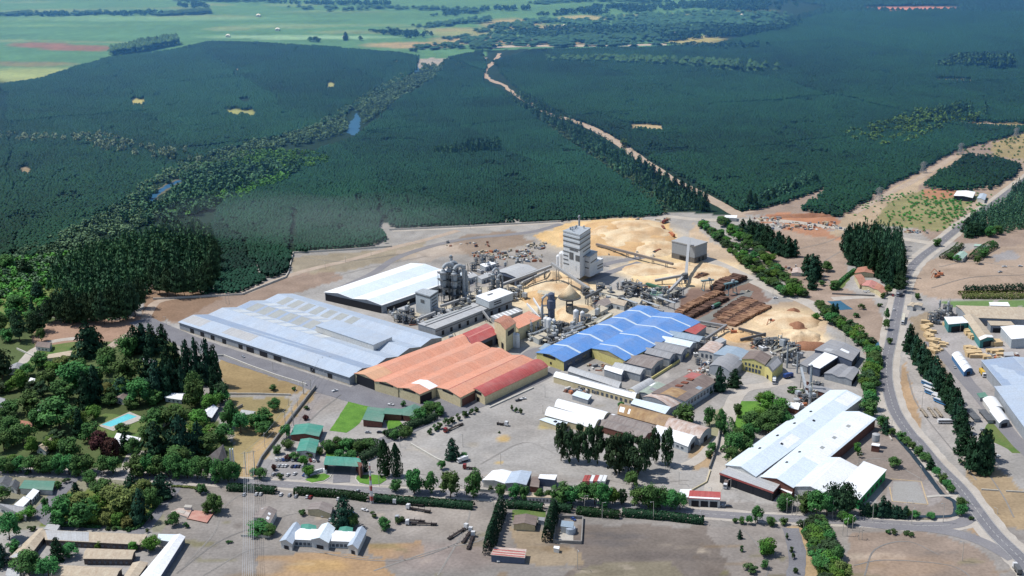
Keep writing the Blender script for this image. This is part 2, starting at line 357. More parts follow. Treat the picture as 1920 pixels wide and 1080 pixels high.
# ------------------------------------------------------------------ sheets and ribbons
ZL = [0.05]
def subdiv(pts, step=14.0, closed=True):
    out = []; n = len(pts)
    for i in range(n if closed else n-1):
        a, b = Vector(pts[i]), Vector(pts[(i+1) % n]); k = max(1, int((b-a).length/step))
        for j in range(k): out.append(a.lerp(b, j/k))
    if not closed: out.append(Vector(pts[-1]))
    return out
def sheet(name, s, mt, z=0.06, rag=0.8):
    pts = [G(x, y).to_2d() for x, y in (P(s) if isinstance(s, str) else s)]
    q = subdiv(pts, 6 if rag else 30)
    q = [p+Vector((random.uniform(-rag, rag), random.uniform(-rag, rag))) for p in q]
    import mathutils
    v3 = [Vector((p.x, p.y, z)) for p in q]
    tri = mathutils.geometry.tessellate_polygon([v3])
    mb = MB(); mb.add(v3, [tuple(t) for t in tri])
    o = mb.build(name, mt)
    me = o.data
    for p_ in me.polygons:
        if p_.normal.z < 0: p_.flip()
    return tag(o, kind='structure')
def smooth_path(pts, k=6):
    pts = [Vector(p) for p in pts]; e = [pts[0]*2-pts[1]]+pts+[pts[-1]*2-pts[-2]]; out = []
    for i in range(1, len(e)-2):
        for j in range(k):
            t = j/k; p0, p1, p2, p3 = e[i-1:i+3]
            out.append(.5*((2*p1)+(p2-p0)*t+(2*p0-5*p1+4*p2-p3)*t*t+(3*p1-p0-3*p2+p3)*t*t*t))
    out.append(pts[-1]); return out
def offset_path(c, d):
    o = []
    for i, p in enumerate(c):
        t = (c[min(i+1, len(c)-1)]-c[max(i-1, 0)]).normalized(); o.append(p+Vector((-t.y, t.x))*d)
    return o
def ribbon(name, s, wd, mt, z=0.1, rag=0.0, kind='structure'):
    c = smooth_path([G(x, y).to_2d() for x, y in P(s)]); a = offset_path(c, wd/2); b = offset_path(c, -wd/2); mb = MB()
    r = lambda p: (p.x+random.uniform(-rag, rag), p.y+random.uniform(-rag, rag), z)
    a = [r(p) for p in a]; b = [r(p) for p in b]; d = 0
    for i in range(len(c)-1):
        l = (c[i+1]-c[i]).length
        mb.poly([b[i], b[i+1], a[i+1], a[i]], [(d, 0), (d+l, 0), (d+l, wd), (d, wd)]); d += l
    return tag(mb.build(name, mt), kind=kind)
M_as = mat('asphalt', A(140, 139, 143), .9, A(122, 121, 126), .08, .8, fine=.04)
M_asd = mat('darker asphalt', A(136, 134, 138), .9, A(155, 152, 152), .06, .7)
M_gr = mat('pale gravel', A(205, 197, 186), .95, A(180, 170, 158), .1, .7)
M_dr = mat('dirt track', A(198, 180, 162), .95, A(172, 152, 135), .1, .7)
M_lawn = mat('mown lawn', A(112, 158, 62), .95, A(84, 130, 50), .12, .9, fine=.1)
M_rough = mat('rough grass', A(88, 122, 58), .95, A(124, 130, 80), .1, .9, fine=.1)
M_water = mat('river water', (.02, .09, .19), .5, (.04, .13, .24), .05, .6, spec=.15)
M_pond = mat('pond water', (.03, .12, .19), .3, (.02, .07, .12), .1, .6, spec=.5)
M_pool = mat('pool water', (.12, .55, .6), .2, (.2, .62, .66), .2, .5)
M_conc = mat('concrete', A(205, 200, 190), .9, A(180, 172, 162), .3, .6)
M_wet = mat('wet grey yard', A(128, 128, 124), .9, A(150, 146, 136), .08, .9)
M_line = mat('road paint', A(235, 235, 225), .8)
MAIN = '2000,1180 1955,1100 1916,1050 1865,1000 1830,955 1800,915 1757,872 1722,830 1705,812 1680,775 1668,740 1662,705 1664,670 1672,635 1681,590 1688,555 1694,530 1708,503 1730,480 1757,460 1787,436 1820,411 1860,384 1900,354 1925,335 1990,290'
STR = '-80,876 0,882 60,885 125,887 225,891 325,898 425,903 480,905 555,910 655,917 730,921 800,924 905,929 960,936 1060,941 1160,948 1260,957 1335,964 1440,971 1515,974 1590,977 1665,982 1740,986 1797,982 1822,966 1832,952'
ribbon('road_verge', MAIN, 20, M_gr, .06, .6); ribbon('road', MAIN, 9.5, M_as, .14)
ribbon('road_verge', STR, 15, M_gr, .065, .8); ribbon('road', STR, 9, M_asd, .145)
ribbon('road', '1600,979 1665,986 1740,991 1800,1002 1850,1020 1900,1048', 9, M_asd, .12)
for s_ in (-4.4, 4.4):   # edge lines and centre dashes of the main road
    c = smooth_path([G(x, y).to_2d() for x, y in P(MAIN)]); a = offset_path(c, s_+.08); b = offset_path(c, s_-.08); mb = MB()
    for i in range(len(c)-1): mb.poly([(*b[i], .19), (*b[i+1], .19), (*a[i+1], .19), (*a[i], .19)])
    tag(mb.build('road_marking', M_line), kind='structure')
def dashes(s, ln=3.0, gap=5.0, wd=.2, z=.2):
    c = smooth_path([G(x, y).to_2d() for x, y in P(s)]); mb = MB(); acc = 0
    for i in range(len(c)-1):
        a, b = c[i], c[i+1]; d = (b-a); L_ = d.length
        if L_ < .5: continue
        u = d/L_; n_ = Vector((-u.y, u.x))*wd/2; t = 0
        while t+ln < L_:
            p, q = a+u*t, a+u*(t+ln); mb.poly([(*(p-n_), z), (*(q-n_), z), (*(q+n_), z), (*(p+n_), z)]); t += ln+gap
    tag(mb.build('road_marking', M_line), kind='structure')
dashes(MAIN); dashes(STR)
ribbon('road', '640,905 641,892 642,880 652,862 668,850 705,832 755,812 805,790 855,771 905,756 960,733 1010,711 1036,695 1060,682', 11, M_as, .15)
ribbon('yard_road', '1000,700 985,680 1000,660 1060,645 1110,622', 12, M_asd, .13)
ribbon('factory_road', '262,600 290,613 325,628 360,643 435,668 510,692 570,712 640,735 705,752 780,764 850,776', 22, M_as, .10, .4)
sheet('forecourt', '665,716 705,722 760,742 815,742 865,752 905,757 870,775 800,770 700,752 650,735', M_as, .08)
ribbon('track', '200,655 262,612 287,572 320,560 385,555 455,550 485,538 535,519 590,503 650,489 735,465 800,449 860,432', 9, M_dr, .07, .5)
ribbon('track', '735,433 800,430 882,426 960,422 1052,417', 8, M_gr, .075, .4)
ribbon('track', '640,540 700,512 752,480 860,450 990,436 1052,420', 9, M_asd, .08, .5)
ribbon('gravel_road', '1390,408 1376,398 1311,362 1253,332 1191,291 1155,265 1107,239 1071,225 1039,218', 15, M_dr, .09, 1)
ribbon('track', '1039,218 974,183 945,161 919,150 909,139 915,125 929,113 935,100', 9, M_dr, .09, 3)
ribbon('gravel_road', '1215,420 1250,407 1300,411 1362,413 1440,413 1500,418 1585,430 1687,447 1760,458', 12, M_gr, .1, .5)
ribbon('track', '1265,470 1330,488 1400,520 1460,548 1520,570 1580,612 1615,640', 14, M_gr, .07, .8)
ribbon('track', '1380,403 1420,392 1500,362 1548,352', 8, M_dr, .07, .8)
ribbon('track', '1600,400 1653,370 1720,335 1790,293', 9, M_dr, .08, 1)
ribbon('track', '1750,180 1850,230 1960,240', 10, M_dr, .06, 2)
ribbon('driveway', '1328,958 1335,925 1345,880 1362,810 1372,760 1395,730 1440,722 1480,712', 11, M_gr, .09, .3)
ribbon('track', '1268,880 1310,860 1350,820', 8, M_gr, .07, .5)
ribbon('driveway', '150,1000 80,965 115,920 140,893', 10, M_as, .09, .4)
ribbon('driveway', '250,1003 275,985 300,950 325,918 335,900', 9, M_as, .09, .4)
ribbon('driveway', '240,893 250,860 262,845', 12, M_gr, .09, .5)
ribbon('driveway', '1490,1090 1495,1040 1482,990', 10, M_as, .09, .4)
ribbon('driveway', '-20,700 30,690 60,660 100,640 170,632', 8, M_gr, .06, .5)
ribbon('driveway', '1560,560 1640,556 1690,556', 9, M_gr, .08, .5)
ribbon('driveway', '1745,640 1800,700 1850,760 1900,820 1960,880', 11, M_asd, .08, .5)
ribbon('gravel_bed', '905,92 940,88 1000,86 1100,86 1180,85 1250,83', 30, M_gr, .1, 3)
ribbon('river_bank', '346,334 322,346 300,358 284,372 272,390', 17, mat('dark river bank', A(112, 112, 92), .95), .08, 2.5)  # dull olive-brown earth strip along the water
ribbon('river_reach', '340,338 322,346 300,358 284,372 274,388', 9, M_water, .12, 1.5)
sheet('river_reach', '668,212 677,222 673,246 664,254 651,250 654,234 663,222', M_water, .12, 2)
sheet('river_reach', '762,114 782,116 786,134 766,136', M_water, .12, 2)
ribbon('canal', '1640,640 1642,665 1637,690', 7, M_pond, .12, .5)
ribbon('canal', '1682,820 1715,858 1750,905 1768,928 1788,940 1792,958 1780,968 1700,968 1640,966', 3.2, mat('ditch water', (.03, .05, .07), .4), .16, .2)
sheet('pond', '1550,565 1575,564 1600,580 1575,582', M_pond, .1, .6)
ribbon('canal', '1330,425 1370,455 1420,488 1465,520 1500,552', 4, mat('ditch bed', A(120, 118, 100), .9), .1, .4)
for s in ('655,750 715,752 745,762 690,775 668,800 650,812 618,808', '610,830 650,835 640,850 612,860',
          '1390,752 1420,752 1440,770 1445,800 1395,815 1375,800'): sheet('lawn', s, M_lawn, .09, .4)
sheet('lawn', '572,900 590,891 608,888 620,893 608,901 585,905', M_lawn, .22, .1)
sheet('lawn', '667,897 672,891 700,890 722,893 725,900 712,908 690,909 674,905', M_lawn, .22, .1)
sheet('lawn', '722,790 745,785 760,800 730,812', M_lawn, .09, .4)
for s in ('160,790 200,775 270,785 275,800 250,825 200,820', '30,690 70,650 150,640 160,665 110,690', '260,680 310,675 300,700 270,705', '960,955 1025,957 1020,975 960,975',
          '1560,545 1570,535 1600,505 1607,508 1575,545', '1840,815 1860,780 1900,830 1920,850 1900,850'): sheet('garden_grass', s, M_rough, .055, 1)
sheet('car_park', '492,862 600,862 612,872 612,888 560,898 500,893 485,880', mat('worn car park', A(168, 164, 162), .9, A(150, 147, 146), .1, .7), .075, .3)
sheet('sports_court', '1675,903 1720,903 1738,945 1673,940', mat('court surface', A(172, 170, 166), .9, A(160, 155, 150)), .075, 0)
for a, b in (('1668,913', '1673,940'), ('1673,940', '1740,946'), ('1740,946', '1727,903'), ('1727,903', '1670,898')):
    ribbon('court_marking', a+' '+b, .7, mat('court line', A(215, 190, 150)), .1)
ribbon('yard_lane', '1310,606 1352,582 1392,558 1402,545', 11, M_wet, .09, .5); ribbon('yard_lane', '1350,540 1380,532 1402,522', 14, M_wet, .085, .8)
ribbon('yard_road', '1120,498 1170,488 1220,480 1262,470', 9, M_asd, .1, .4); ribbon('yard_road', '1060,540 1120,520 1160,505 1200,492', 9, M_asd, .095, .4); ribbon('yard_road', '860,540 905,520 950,500', 14, M_asd, .09, .8)
ribbon('path', '1738,932 1760,930 1786,930', 2.5, M_conc, .24)
M_trk1 = mat('tyre track dark', A(152, 148, 144), .95); M_trk2 = mat('tyre track pale', A(168, 163, 157), .95)
rt = random.Random(21)
for s in ('330,1075 420,1010 520,985 600,1035 760,1050 900,1000', '700,1070 820,1030 905,1010 930,960', '345,1060 400,1000 420,950 470,915', '380,1079 470,1030 540,1030 700,1048', '820,1079 860,1010 880,960 860,945', '740,900 800,890 905,925', '900,870 980,830 1040,850 1160,905 1290,900',
          '1350,975 1400,1000 1440,1060 1420,1100', '1620,1079 1640,1030 1700,1015 1760,1040', '1600,1060 1660,1050 1780,1060 1830,1090', '640,740 600,770 570,800', '1380,930 1440,950 1500,955', '1640,925 1600,880 1650,860 1740,905', '1840,870 1880,930 1900,970', '1700,700 1720,760 1790,850 1830,900', '1710,640 1760,720 1800,790 1850,850', '560,480 640,490 760,475', '760,450 820,460 900,440', '620,520 700,500 800,480', '1600,460 1560,480 1540,500 1560,540',
          '1760,500 1820,490 1900,500', '1745,540 1820,520 1920,515', '1600,420 1560,450 1480,470', '470,1000 540,965 640,960 740,955'):
    m_ = rt.choice((M_trk1, M_trk2)); c_ = P(s)
    for o_ in (0, 1.1): ribbon('tyre_track', ' '.join('%f,%f' % (x+o_*1.6, y+o_*.5) for x, y in c_), .45, m_, .1+.004*o_)
sheet('lot', '1055,985 1075,985 1075,1020 1045,1020', M_conc, .08, 0)
# ------------------------------------------------------------------ trees
def quads(cen, nrm, size, r):
    """leaf quads: centres (N,3), normals (N,3), sizes (N,)"""
    N = len(cen); n = nrm/np.linalg.norm(nrm, axis=1, keepdims=True)
    a = r.normal(size=(N, 3)); u = np.cross(n, a); u /= np.linalg.norm(u, axis=1, keepdims=True); v = np.cross(n, u)
    s = size[:, None]; V = np.stack([cen-u*s-v*s*.7, cen+u*s-v*s, cen+u*s*.8+v*s, cen-u*s+v*s*.9], 1).reshape(-1, 3)
    return V, np.arange(4*N).reshape(N, 4)
def crown_arrays(kind, N, seed, leaf):
    r = np.random.default_rng(seed)
    if kind in ('conifer', 'pine', 'spire'):
        z0 = {'conifer': .06, 'pine': .2, 'spire': .04}[kind]
        t = 1-np.sqrt(r.random(N)) if kind != 'spire' else r.random(N)*.98
        t = np.clip(t*1.02, 0, .99); ang = r.random(N)*2*np.pi
        rad = {'conifer': (1-.96*t)**.55*np.minimum(1, .72+t*1.5), 'pine': np.sin(np.pi*np.clip(t*.84+.14, 0, 1))**.5, 'spire': (np.minimum(1, (1-t)*2.6)*np.minimum(1, .6+t*2))**.7}[kind]
        tier = np.floor(t*(11 if kind != 'spire' else 5)); lobe = .76+(.30 if kind != 'spire' else .14)*np.sin(ang*(2+tier % 3)+tier*2.1+seed)+(.22 if kind != 'spire' else .1)*np.sin(tier*1.7+seed*2.3+ang)
        rr = .5*rad*lobe*np.where(r.random(N) < .22, r.random(N), .82+.22*r.random(N))
        z = z0+(1-z0)*t - rr*(.16 if kind == 'conifer' else .03)
        c = np.stack([rr*np.cos(ang), rr*np.sin(ang), np.maximum(z, z0*.8)], 1)
        n = np.stack([np.cos(ang), np.sin(ang), np.full(N, .75)], 1)+r.normal(size=(N, 3))*.45
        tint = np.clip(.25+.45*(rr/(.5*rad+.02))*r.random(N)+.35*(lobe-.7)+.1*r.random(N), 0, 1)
    else:
        K = {'broad': 20, 'shrub': 8, 'gum': 30}[kind]
        zc = {'broad': .5, 'shrub': .4, 'gum': .47}[kind]; zr = {'broad': .52, 'shrub': .5, 'gum': .6}[kind]
        d = r.normal(size=(K, 3)); d /= np.linalg.norm(d, axis=1, keepdims=True); d *= (.45+.45*r.random((K, 1)))**.6
        cc = d*np.array([.36, .36, zr*.72])+np.array([0, 0, zc]); cr = .11+.17*r.random(K)**1.5; cc[:, :2] += r.normal(size=(K, 2))*.05
        if kind == 'gum': cr *= .72
        k = r.integers(0, K, N); e = r.normal(size=(N, 3)); e /= np.linalg.norm(e, axis=1, keepdims=True)
        e[:, 2] = np.abs(e[:, 2])*np.where(r.random(N) < .8, 1, -1)
        c = cc[k]+e*(cr[k]*(.62+.45*r.random(N)+.35*(r.random(N) < .06)))[:, None]*np.array([1, 1, .9])
        c[:, 2] = np.maximum(c[:, 2], .06); n = e+np.array([0, 0, .35])+r.normal(size=(N, 3))*.4
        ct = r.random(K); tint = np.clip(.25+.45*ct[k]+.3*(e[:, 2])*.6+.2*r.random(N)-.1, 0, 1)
    V, Q = quads(c, n, leaf*(.6+.8*r.random(N)), r)
    return V, Q, tint
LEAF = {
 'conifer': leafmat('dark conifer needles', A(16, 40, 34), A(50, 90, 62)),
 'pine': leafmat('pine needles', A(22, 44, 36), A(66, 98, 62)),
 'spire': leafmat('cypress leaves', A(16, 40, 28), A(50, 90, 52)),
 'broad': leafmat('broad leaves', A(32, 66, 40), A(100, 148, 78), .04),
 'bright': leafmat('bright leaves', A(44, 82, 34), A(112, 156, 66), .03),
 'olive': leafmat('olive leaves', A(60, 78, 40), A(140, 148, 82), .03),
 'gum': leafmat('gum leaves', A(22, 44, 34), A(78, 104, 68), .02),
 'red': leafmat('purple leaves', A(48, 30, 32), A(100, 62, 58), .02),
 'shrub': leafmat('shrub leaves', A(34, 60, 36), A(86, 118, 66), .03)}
SHAPE = {'conifer': 'conifer', 'pine': 'pine', 'spire': 'spire', 'broad': 'broad', 'bright': 'broad', 'olive': 'broad', 'gum': 'gum', 'red': 'broad', 'shrub': 'shrub'}
M_bark = mat('bark', A(105, 88, 74), .95, A(70, 58, 50), 2.0, .7)
PROTO = {}
def proto(kind, k):
    key = (kind, k)
    if key in PROTO: return PROTO[key]
    sh = SHAPE[kind]; N = {'conifer': 2600, 'pine': 2300, 'spire': 1800, 'broad': 3200, 'gum': 2800, 'shrub': 900}[sh]
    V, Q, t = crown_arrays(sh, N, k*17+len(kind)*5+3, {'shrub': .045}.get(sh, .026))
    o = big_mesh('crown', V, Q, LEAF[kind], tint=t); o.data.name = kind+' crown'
    mb = MB(); top = {'conifer': .8, 'pine': .8, 'spire': .7, 'broad': .62, 'gum': .7, 'shrub': .4}[sh]; rt = .02 if sh != 'shrub' else .012
    mb.tube([(0, 0, -.01), (.004, .003, .2), (-.004, .006, .5), (0, 0, top)], [rt*1.5, rt, rt*.7, rt*.25], 7)
    rr = random.Random(k)
    for _ in range(7):
        a = rr.random()*6.28; z = rr.uniform(.25, top*.9); L_ = rr.uniform(.18, .32)
        mb.tube([(0, 0, z), (math.cos(a)*L_*.5, math.sin(a)*L_*.5, z+.06), (math.cos(a)*L_, math.sin(a)*L_, z+.15*(sh != 'conifer'))], [rt*.45, rt*.3, rt*.12], 5)
    tr = mb.build('trunk', M_bark)
    COL.objects.unlink(o); COL.objects.unlink(tr)
    PROTO[key] = (o.data, tr.data); bpy.data.objects.remove(o); bpy.data.objects.remove(tr)
    return PROTO[key]
LOOK = {'conifer': ('conifer_tree', 'dark pointed conifer'), 'pine': ('pine_tree', 'dark bare-trunked pine'), 'spire': ('columnar_tree', 'slim column-shaped tree'),
 'broad': ('broadleaf_tree', 'round mid green tree'), 'bright': ('broadleaf_tree', 'bright green leafy tree'), 'olive': ('broadleaf_tree', 'yellowish olive green tree'),
 'gum': ('eucalyptus_tree', 'tall ragged grey-green eucalyptus'), 'red': ('broadleaf_tree', 'dark purplish leafed tree'), 'shrub': ('shrub', 'low rounded green shrub')}
NT = [0]
def tree(kind, x, y, hp, wp, group=None, place=None, nm2=None):
    NT[0] += 1
    cr, tr = proto(kind, NT[0] % 4); nm, look = LOOK[kind]
    if nm2: nm, look = nm2, look.replace('tree', 'bush').replace('tall ragged grey-green eucalyptus', 'ragged grey-green bush')
    h = hm(x, y, hp); wd = wp*mpp(x, y)*{'conifer': 1.3, 'pine': 1.3, 'spire': 1.15, 'broad': 1.14, 'gum': 1.3, 'shrub': 1.1}[SHAPE[kind]]
    sz = 'small ' if h < 6 and kind != 'shrub' else ('very tall ' if h > 22 else '')
    r = thing(nm, sz+look+' '+(place or where(x, y)), 'shrub' if kind == 'shrub' or nm2 else 'tree', G(x, y), random.random()*6.28, group or 'trees of the plain')
    r.scale = (wd*random.uniform(.88, 1.15), wd*random.uniform(.88, 1.15), h*random.uniform(.92, 1.06)); r.rotation_euler = (random.gauss(0, .035), random.gauss(0, .035), random.random()*6.28)
    for n_, d in (('trunk', tr), ('crown', cr)):
        o = bpy.data.objects.new(n_, d); COL.objects.link(o); o.parent = r
    return r
# ------------------------------------------------------------------ scattered woods (one object each)
def lod(kind, N, seed, leaf): return crown_arrays(kind, N, seed, leaf)
def cone_lod(seed, tiers=2, n=5):
    r = np.random.default_rng(seed); V = []; Fc = []; t = []
    for j in range(tiers):
        z0 = .2+.36*j; z1 = (z0+.42 if j < tiers-1 else .9) if tiers > 1 else .85; R0 = .62*(1-.2*j); b = len(V); V.append((0, 0, z1))
        for k in range(n):
            a = 2*math.pi*(k+r.random()*.6)/n; q = R0*(.75+.5*r.random()); V.append((q*math.cos(a), q*math.sin(a), z0+.1*r.random()))
        for k in range(n): Fc.append((b, b+1+k, b+1+(k+1) % n)); t.append(.3+.5*r.random())
    return np.array(V), np.array(Fc), np.array(t)
def scatter(name, pts, hgt, wid, tmpl, mt, tint_amp=.32, seed=1, tofs=None):
    """pts (N,2) world; hgt,wid arrays; tmpl list of (V,F,t); one merged mesh"""
    r = np.random.default_rng(seed); Vs = []; Fs = []; Ts = []; off = 0
    pick = r.integers(0, len(tmpl), len(pts))
    patch = .5*fbm(pts[:, 0]/50, pts[:, 1]/50, 77)+.5*fbm(pts[:, 0]/260, pts[:, 1]/180, 78)
    if tofs is not None: patch = patch+tofs
    for j, (V, Fc, t) in enumerate(tmpl):
        s = np.where(pick == j)[0]
        if not len(s): continue
        a = r.random(len(s))*2*np.pi; ca, sa = np.cos(a)[:, None], np.sin(a)[:, None]; w_ = wid[s][:, None]
        x = (V[None, :, 0]*ca-V[None, :, 1]*sa)*w_+pts[s, 0][:, None]; y = (V[None, :, 0]*sa+V[None, :, 1]*ca)*w_+pts[s, 1][:, None]
        z = V[None, :, 2]*hgt[s][:, None]
        Vs.append(np.stack([x, y, z], 2).reshape(-1, 3)); Fs.append((Fc[None]+(np.arange(len(s))*len(V))[:, None, None]).reshape(-1, Fc.shape[1])+off); off += len(s)*len(V)
        Ts.append(np.clip(t[None]+(r.random((len(s), 1))-.5)*tint_amp+(patch[s][:, None]-.5)*1.1, 0, 1).ravel())
    return big_mesh(name, np.concatenate(Vs), np.concatenate(Fs), mt, tint=np.concatenate(Ts))
def fill(poly, spacing, jit=.35, seed=3, holes=(), rag=5.0, grow=0):
    """jittered grid of world points inside a polygon given in photo pixels"""
    pl = P(poly) if isinstance(poly, str) else poly
    w_ = np.array([G(x, max(y, -215)).to_2d() for x, y in pl]); r = np.random.default_rng(seed)
    x0, y0 = w_.min(0); x1, y1 = w_.max(0); y1 = min(y1, 9000)
    xs = np.arange(x0, x1, spacing); ys = np.arange(y0, y1, spacing); X_, Y_ = np.meshgrid(xs, ys)
    p = np.stack([X_.ravel(), Y_.ravel()], 1); p = p+(r.random(p.shape)-.5)*2*jit*spacing
    px, py, zc = proj(np.concatenate([p, np.zeros((len(p), 1))], 1))
    p = p[(px > -60) & (px < 1980)]; 
    q = p+np.stack([fbm(p[:, 0]/18, p[:, 1]/18, seed)-.5, fbm(p[:, 0]/18, p[:, 1]/18, seed+5)-.5], 1)*2*rag
    ok = pip(q[:, 0], q[:, 1], [tuple(v) for v in w_])
    for h_ in holes:
        hw = [tuple(G(x, y).to_2d()) for x, y in P(h_)]; ok &= ~pip(q[:, 0], q[:, 1], hw)
    return p[ok]
KEEP = [P('652,210 680,210 678,252 648,262'), P('342,336 300,352 270,384 270,396 288,392 322,364 346,348'), P('756,110 792,110 792,142 756,146')]
def along(path, width, n, seed):
    c = smooth_path([G(x, y).to_2d() for x, y in P(path)], 10); r = np.random.default_rng(seed); c = np.array([tuple(v) for v in c])
    L_ = np.r_[0, np.cumsum(np.linalg.norm(np.diff(c, axis=0), axis=1))]; t = r.random(n)*L_[-1]
    x = np.interp(t, L_, c[:, 0]); y = np.interp(t, L_, c[:, 1]); g = r.normal(size=(n, 2)); g /= np.maximum(1, np.linalg.norm(g, axis=1, keepdims=True)/1.2)
    p = np.stack([x, y], 1)+g*width/2; px, py, _ = proj(np.concatenate([p, np.zeros((n, 1))], 1)); ok = np.ones(n, bool)
    for k_ in KEEP: ok &= ~pip(px, py, k_)
    return p[ok]
M_plant = leafmat('plantation needles', A(6, 34, 28), A(36, 82, 56))
M_wood = leafmat('wood needles', A(34, 68, 56), A(92, 138, 98))
M_river = leafmat('river bush leaves', A(44, 74, 54), A(118, 140, 104))
M_vivid = leafmat('vivid scrub leaves', A(52, 100, 46), A(112, 168, 76))
M_pop = leafmat('pale poplar leaves', A(88, 112, 84), A(168, 182, 146))
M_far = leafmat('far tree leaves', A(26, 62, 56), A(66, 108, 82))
CT = [cone_lod(k) for k in range(6)]; CT1 = [cone_lod(k+20, 1, 5) for k in range(5)]
BT = [lod('broad', 70, k+3, .085) for k in range(5)]; PT = [lod('pine', 90, k+3, .07) for k in range(5)]; KT = [lod('conifer', 110, k+9, .06) for k in range(5)]
def wood(name, label, cat, poly, sp, h, w_, tm, mt, seed=3, holes=(), var=.25, rag=5.0):
    p = fill(poly, sp, seed=seed, holes=holes, rag=rag); r = np.random.default_rng(seed+50); stand = 1.0; tofs = None
    if 'plantation' in name or 'far' in name:      # stands of different age, tracks between them, thin spots
        k = 1.0 if 'plant' in name else 2.2
        ux = (p[:, 0]*.9+p[:, 1]*.35+(fbm(p[:, 0]/90, p[:, 1]/90, 5)-.5)*40)/(210*k); uy = (p[:, 1]*.9-p[:, 0]*.3+(fbm(p[:, 0]/90, p[:, 1]/90, 6)-.5)*40)/(300*k)
        ci, cj = np.floor(ux), np.floor(uy); hsh = np.modf(np.abs(np.sin(ci*12.9898+cj*78.233+seed)*43758.5453))[0]; h2 = np.modf(hsh*97.3)[0]
        dx_, dy_ = np.minimum(ux-ci, 1-(ux-ci))*210*k, np.minimum(uy-cj, 1-(uy-cj))*300*k; track = ((dx_ < 2.2) & (hsh > .5)) | ((dy_ < 2.2) & (h2 > .6))
        thin = fbm(p[:, 0]/26, p[:, 1]/26, seed+31) > .70+.06*h2; ok = ~track & ~(thin & (r.random(len(p)) < .8)) & (r.random(len(p)) > .03)
        p = p[ok]; stand = (.8+.45*hsh)[ok]; tofs = ((h2-.5)*.34)[ok]
    n = len(p); stand = stand*(.85+.3*fbm(p[:, 0]/110, p[:, 1]/110, seed+8))
    o = scatter(name, p, h*(1-var/2+var*r.random(n))*stand, w_*(.75+.5*r.random(n)), tm, mt, seed=seed, tofs=tofs)
    print(name, n); return tag(o, label, cat, kind='stuff')
tag_before = len(THINGS)
H1 = '240,182 272,182 276,202 248,204', ; CLEAR = ('244,188 254,184 262,188 268,184 272,194 266,202 256,200 250,202', '416,204 430,207 440,203 455,208 470,206 482,214 474,222 455,216 445,222 430,216', '612,156 618,152 624,158 630,152 628,168 616,170', '655,206 684,206 682,256 646,256', '40,314 52,310 60,322 50,330 38,324', '448,186 466,184 470,194 452,196')
wood('pine_plantation', 'dark green pine plantation left of the river', 'forest',
     '-60,168 0,162 80,150 140,130 200,110 330,94 390,80 480,82 600,90 740,100 785,106 780,135 735,165 685,195 630,226 560,250 480,268 420,285 360,308 310,335 250,375 190,408 120,450 40,495 0,512 -60,520', 3.7, 7, 4.1, CT, M_plant, 3, CLEAR)
wood('pine_plantation', 'dark green pine plantation between the river and the factory', 'forest',
     '835,112 903,97 912,125 905,152 945,174 1005,224 1060,262 1100,292 1150,325 1200,352 1245,385 1244,404 1180,408 1120,411 1045,416 960,420 880,424 735,429 725,400 712,432 730,460 640,468 556,474 550,450 546,478 540,505 520,520 480,536 450,549 390,552 360,540 380,500 400,470 400,412 425,372 490,332 540,318 600,280 660,262 700,232 745,192 790,165', 3.2, 6, 3.5, CT, M_plant, 4, ('546,395 556,395 553,470 543,475', '704,372 712,372 722,425 716,430'))
wood('pine_plantation', 'wide dark pine plantation right of the dirt road', 'forest',
     '925,116 1000,95 1200,92 1330,86 1420,66 1500,40 1560,22 1640,24 1800,24 1990,24 1990,230 1870,262 1793,284 1725,322 1665,350 1628,376 1572,408 1500,394 1552,352 1460,386 1390,398 1330,362 1250,318 1180,276 1120,240 1080,226 1040,208 975,172 940,140', 3.9, 7, 4.3, CT, M_plant, 5,
     ('1178,232 1245,236 1240,248 1185,242', '1752,148 1822,150 1822,155 1756,154', '1760,226 1990,236 1990,243 1768,234'))
wood('pine_plantation', 'square young pine block beside the power line clearing', 'forest', '1730,352 1760,330 1815,292 1870,300 1914,312 1900,332 1860,355 1790,360', 4.4, 8, 4.6, CT, M_plant, 6)
wood('pine_plantation', 'dark plantation with shrubs at the right edge', 'forest', '1806,448 1822,415 1870,388 1920,350 1990,300 1990,425 1920,432 1870,440', 5.4, 13, 6, KT, M_wood, 7)
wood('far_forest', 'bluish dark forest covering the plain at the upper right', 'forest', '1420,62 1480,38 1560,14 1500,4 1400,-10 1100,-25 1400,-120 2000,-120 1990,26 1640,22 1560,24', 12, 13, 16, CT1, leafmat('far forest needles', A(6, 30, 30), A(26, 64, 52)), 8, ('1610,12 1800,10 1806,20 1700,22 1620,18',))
wood('tall_pine_wood', 'tall dark pines massed left of the grey warehouse', 'wood', '110,500 200,470 290,440 380,432 410,462 402,500 398,535 380,548 330,546 290,526 262,540 262,585 235,600 150,605 110,585 95,560', 8.0, 18, 12, KT, M_wood, 9, rag=16)
wood('tall_pine_wood', 'square block of tall pines behind the tiled roof house', 'wood', '1582,462 1600,452 1640,448 1690,462 1692,500 1690,538 1668,536 1640,505 1600,497 1586,484', 6.0, 24, 7, KT, M_wood, 10, rag=1)
wood('pine_grove', 'dark elongated grove at the edge of the green fields', 'grove', '198,108 215,100 260,88 330,78 336,84 270,98 215,108', 9, 24, 12, CT, M_wood, 11)
def belt(label, path, width, n, h, w_, tm, mt, seed, name='tree_belt', cat='trees'):
    p = along(path, width, n, seed); r = np.random.default_rng(seed); n = len(p)
    return tag(scatter(name, p, h*(.6+.6*r.random(n)), w_*(.7+.6*r.random(n)), tm, mt, seed=seed), label, cat, kind='stuff')
belt('grey-green riverside woodland winding down to the left edge', '0,545 60,500 130,462 200,432 262,398 318,352 372,318 430,294 500,276 560,262 620,244 660,222 700,196 745,168 785,145 800,125', 56, 1900, 8, 9, BT, M_river, 12, 'riverside_woodland', 'woodland')
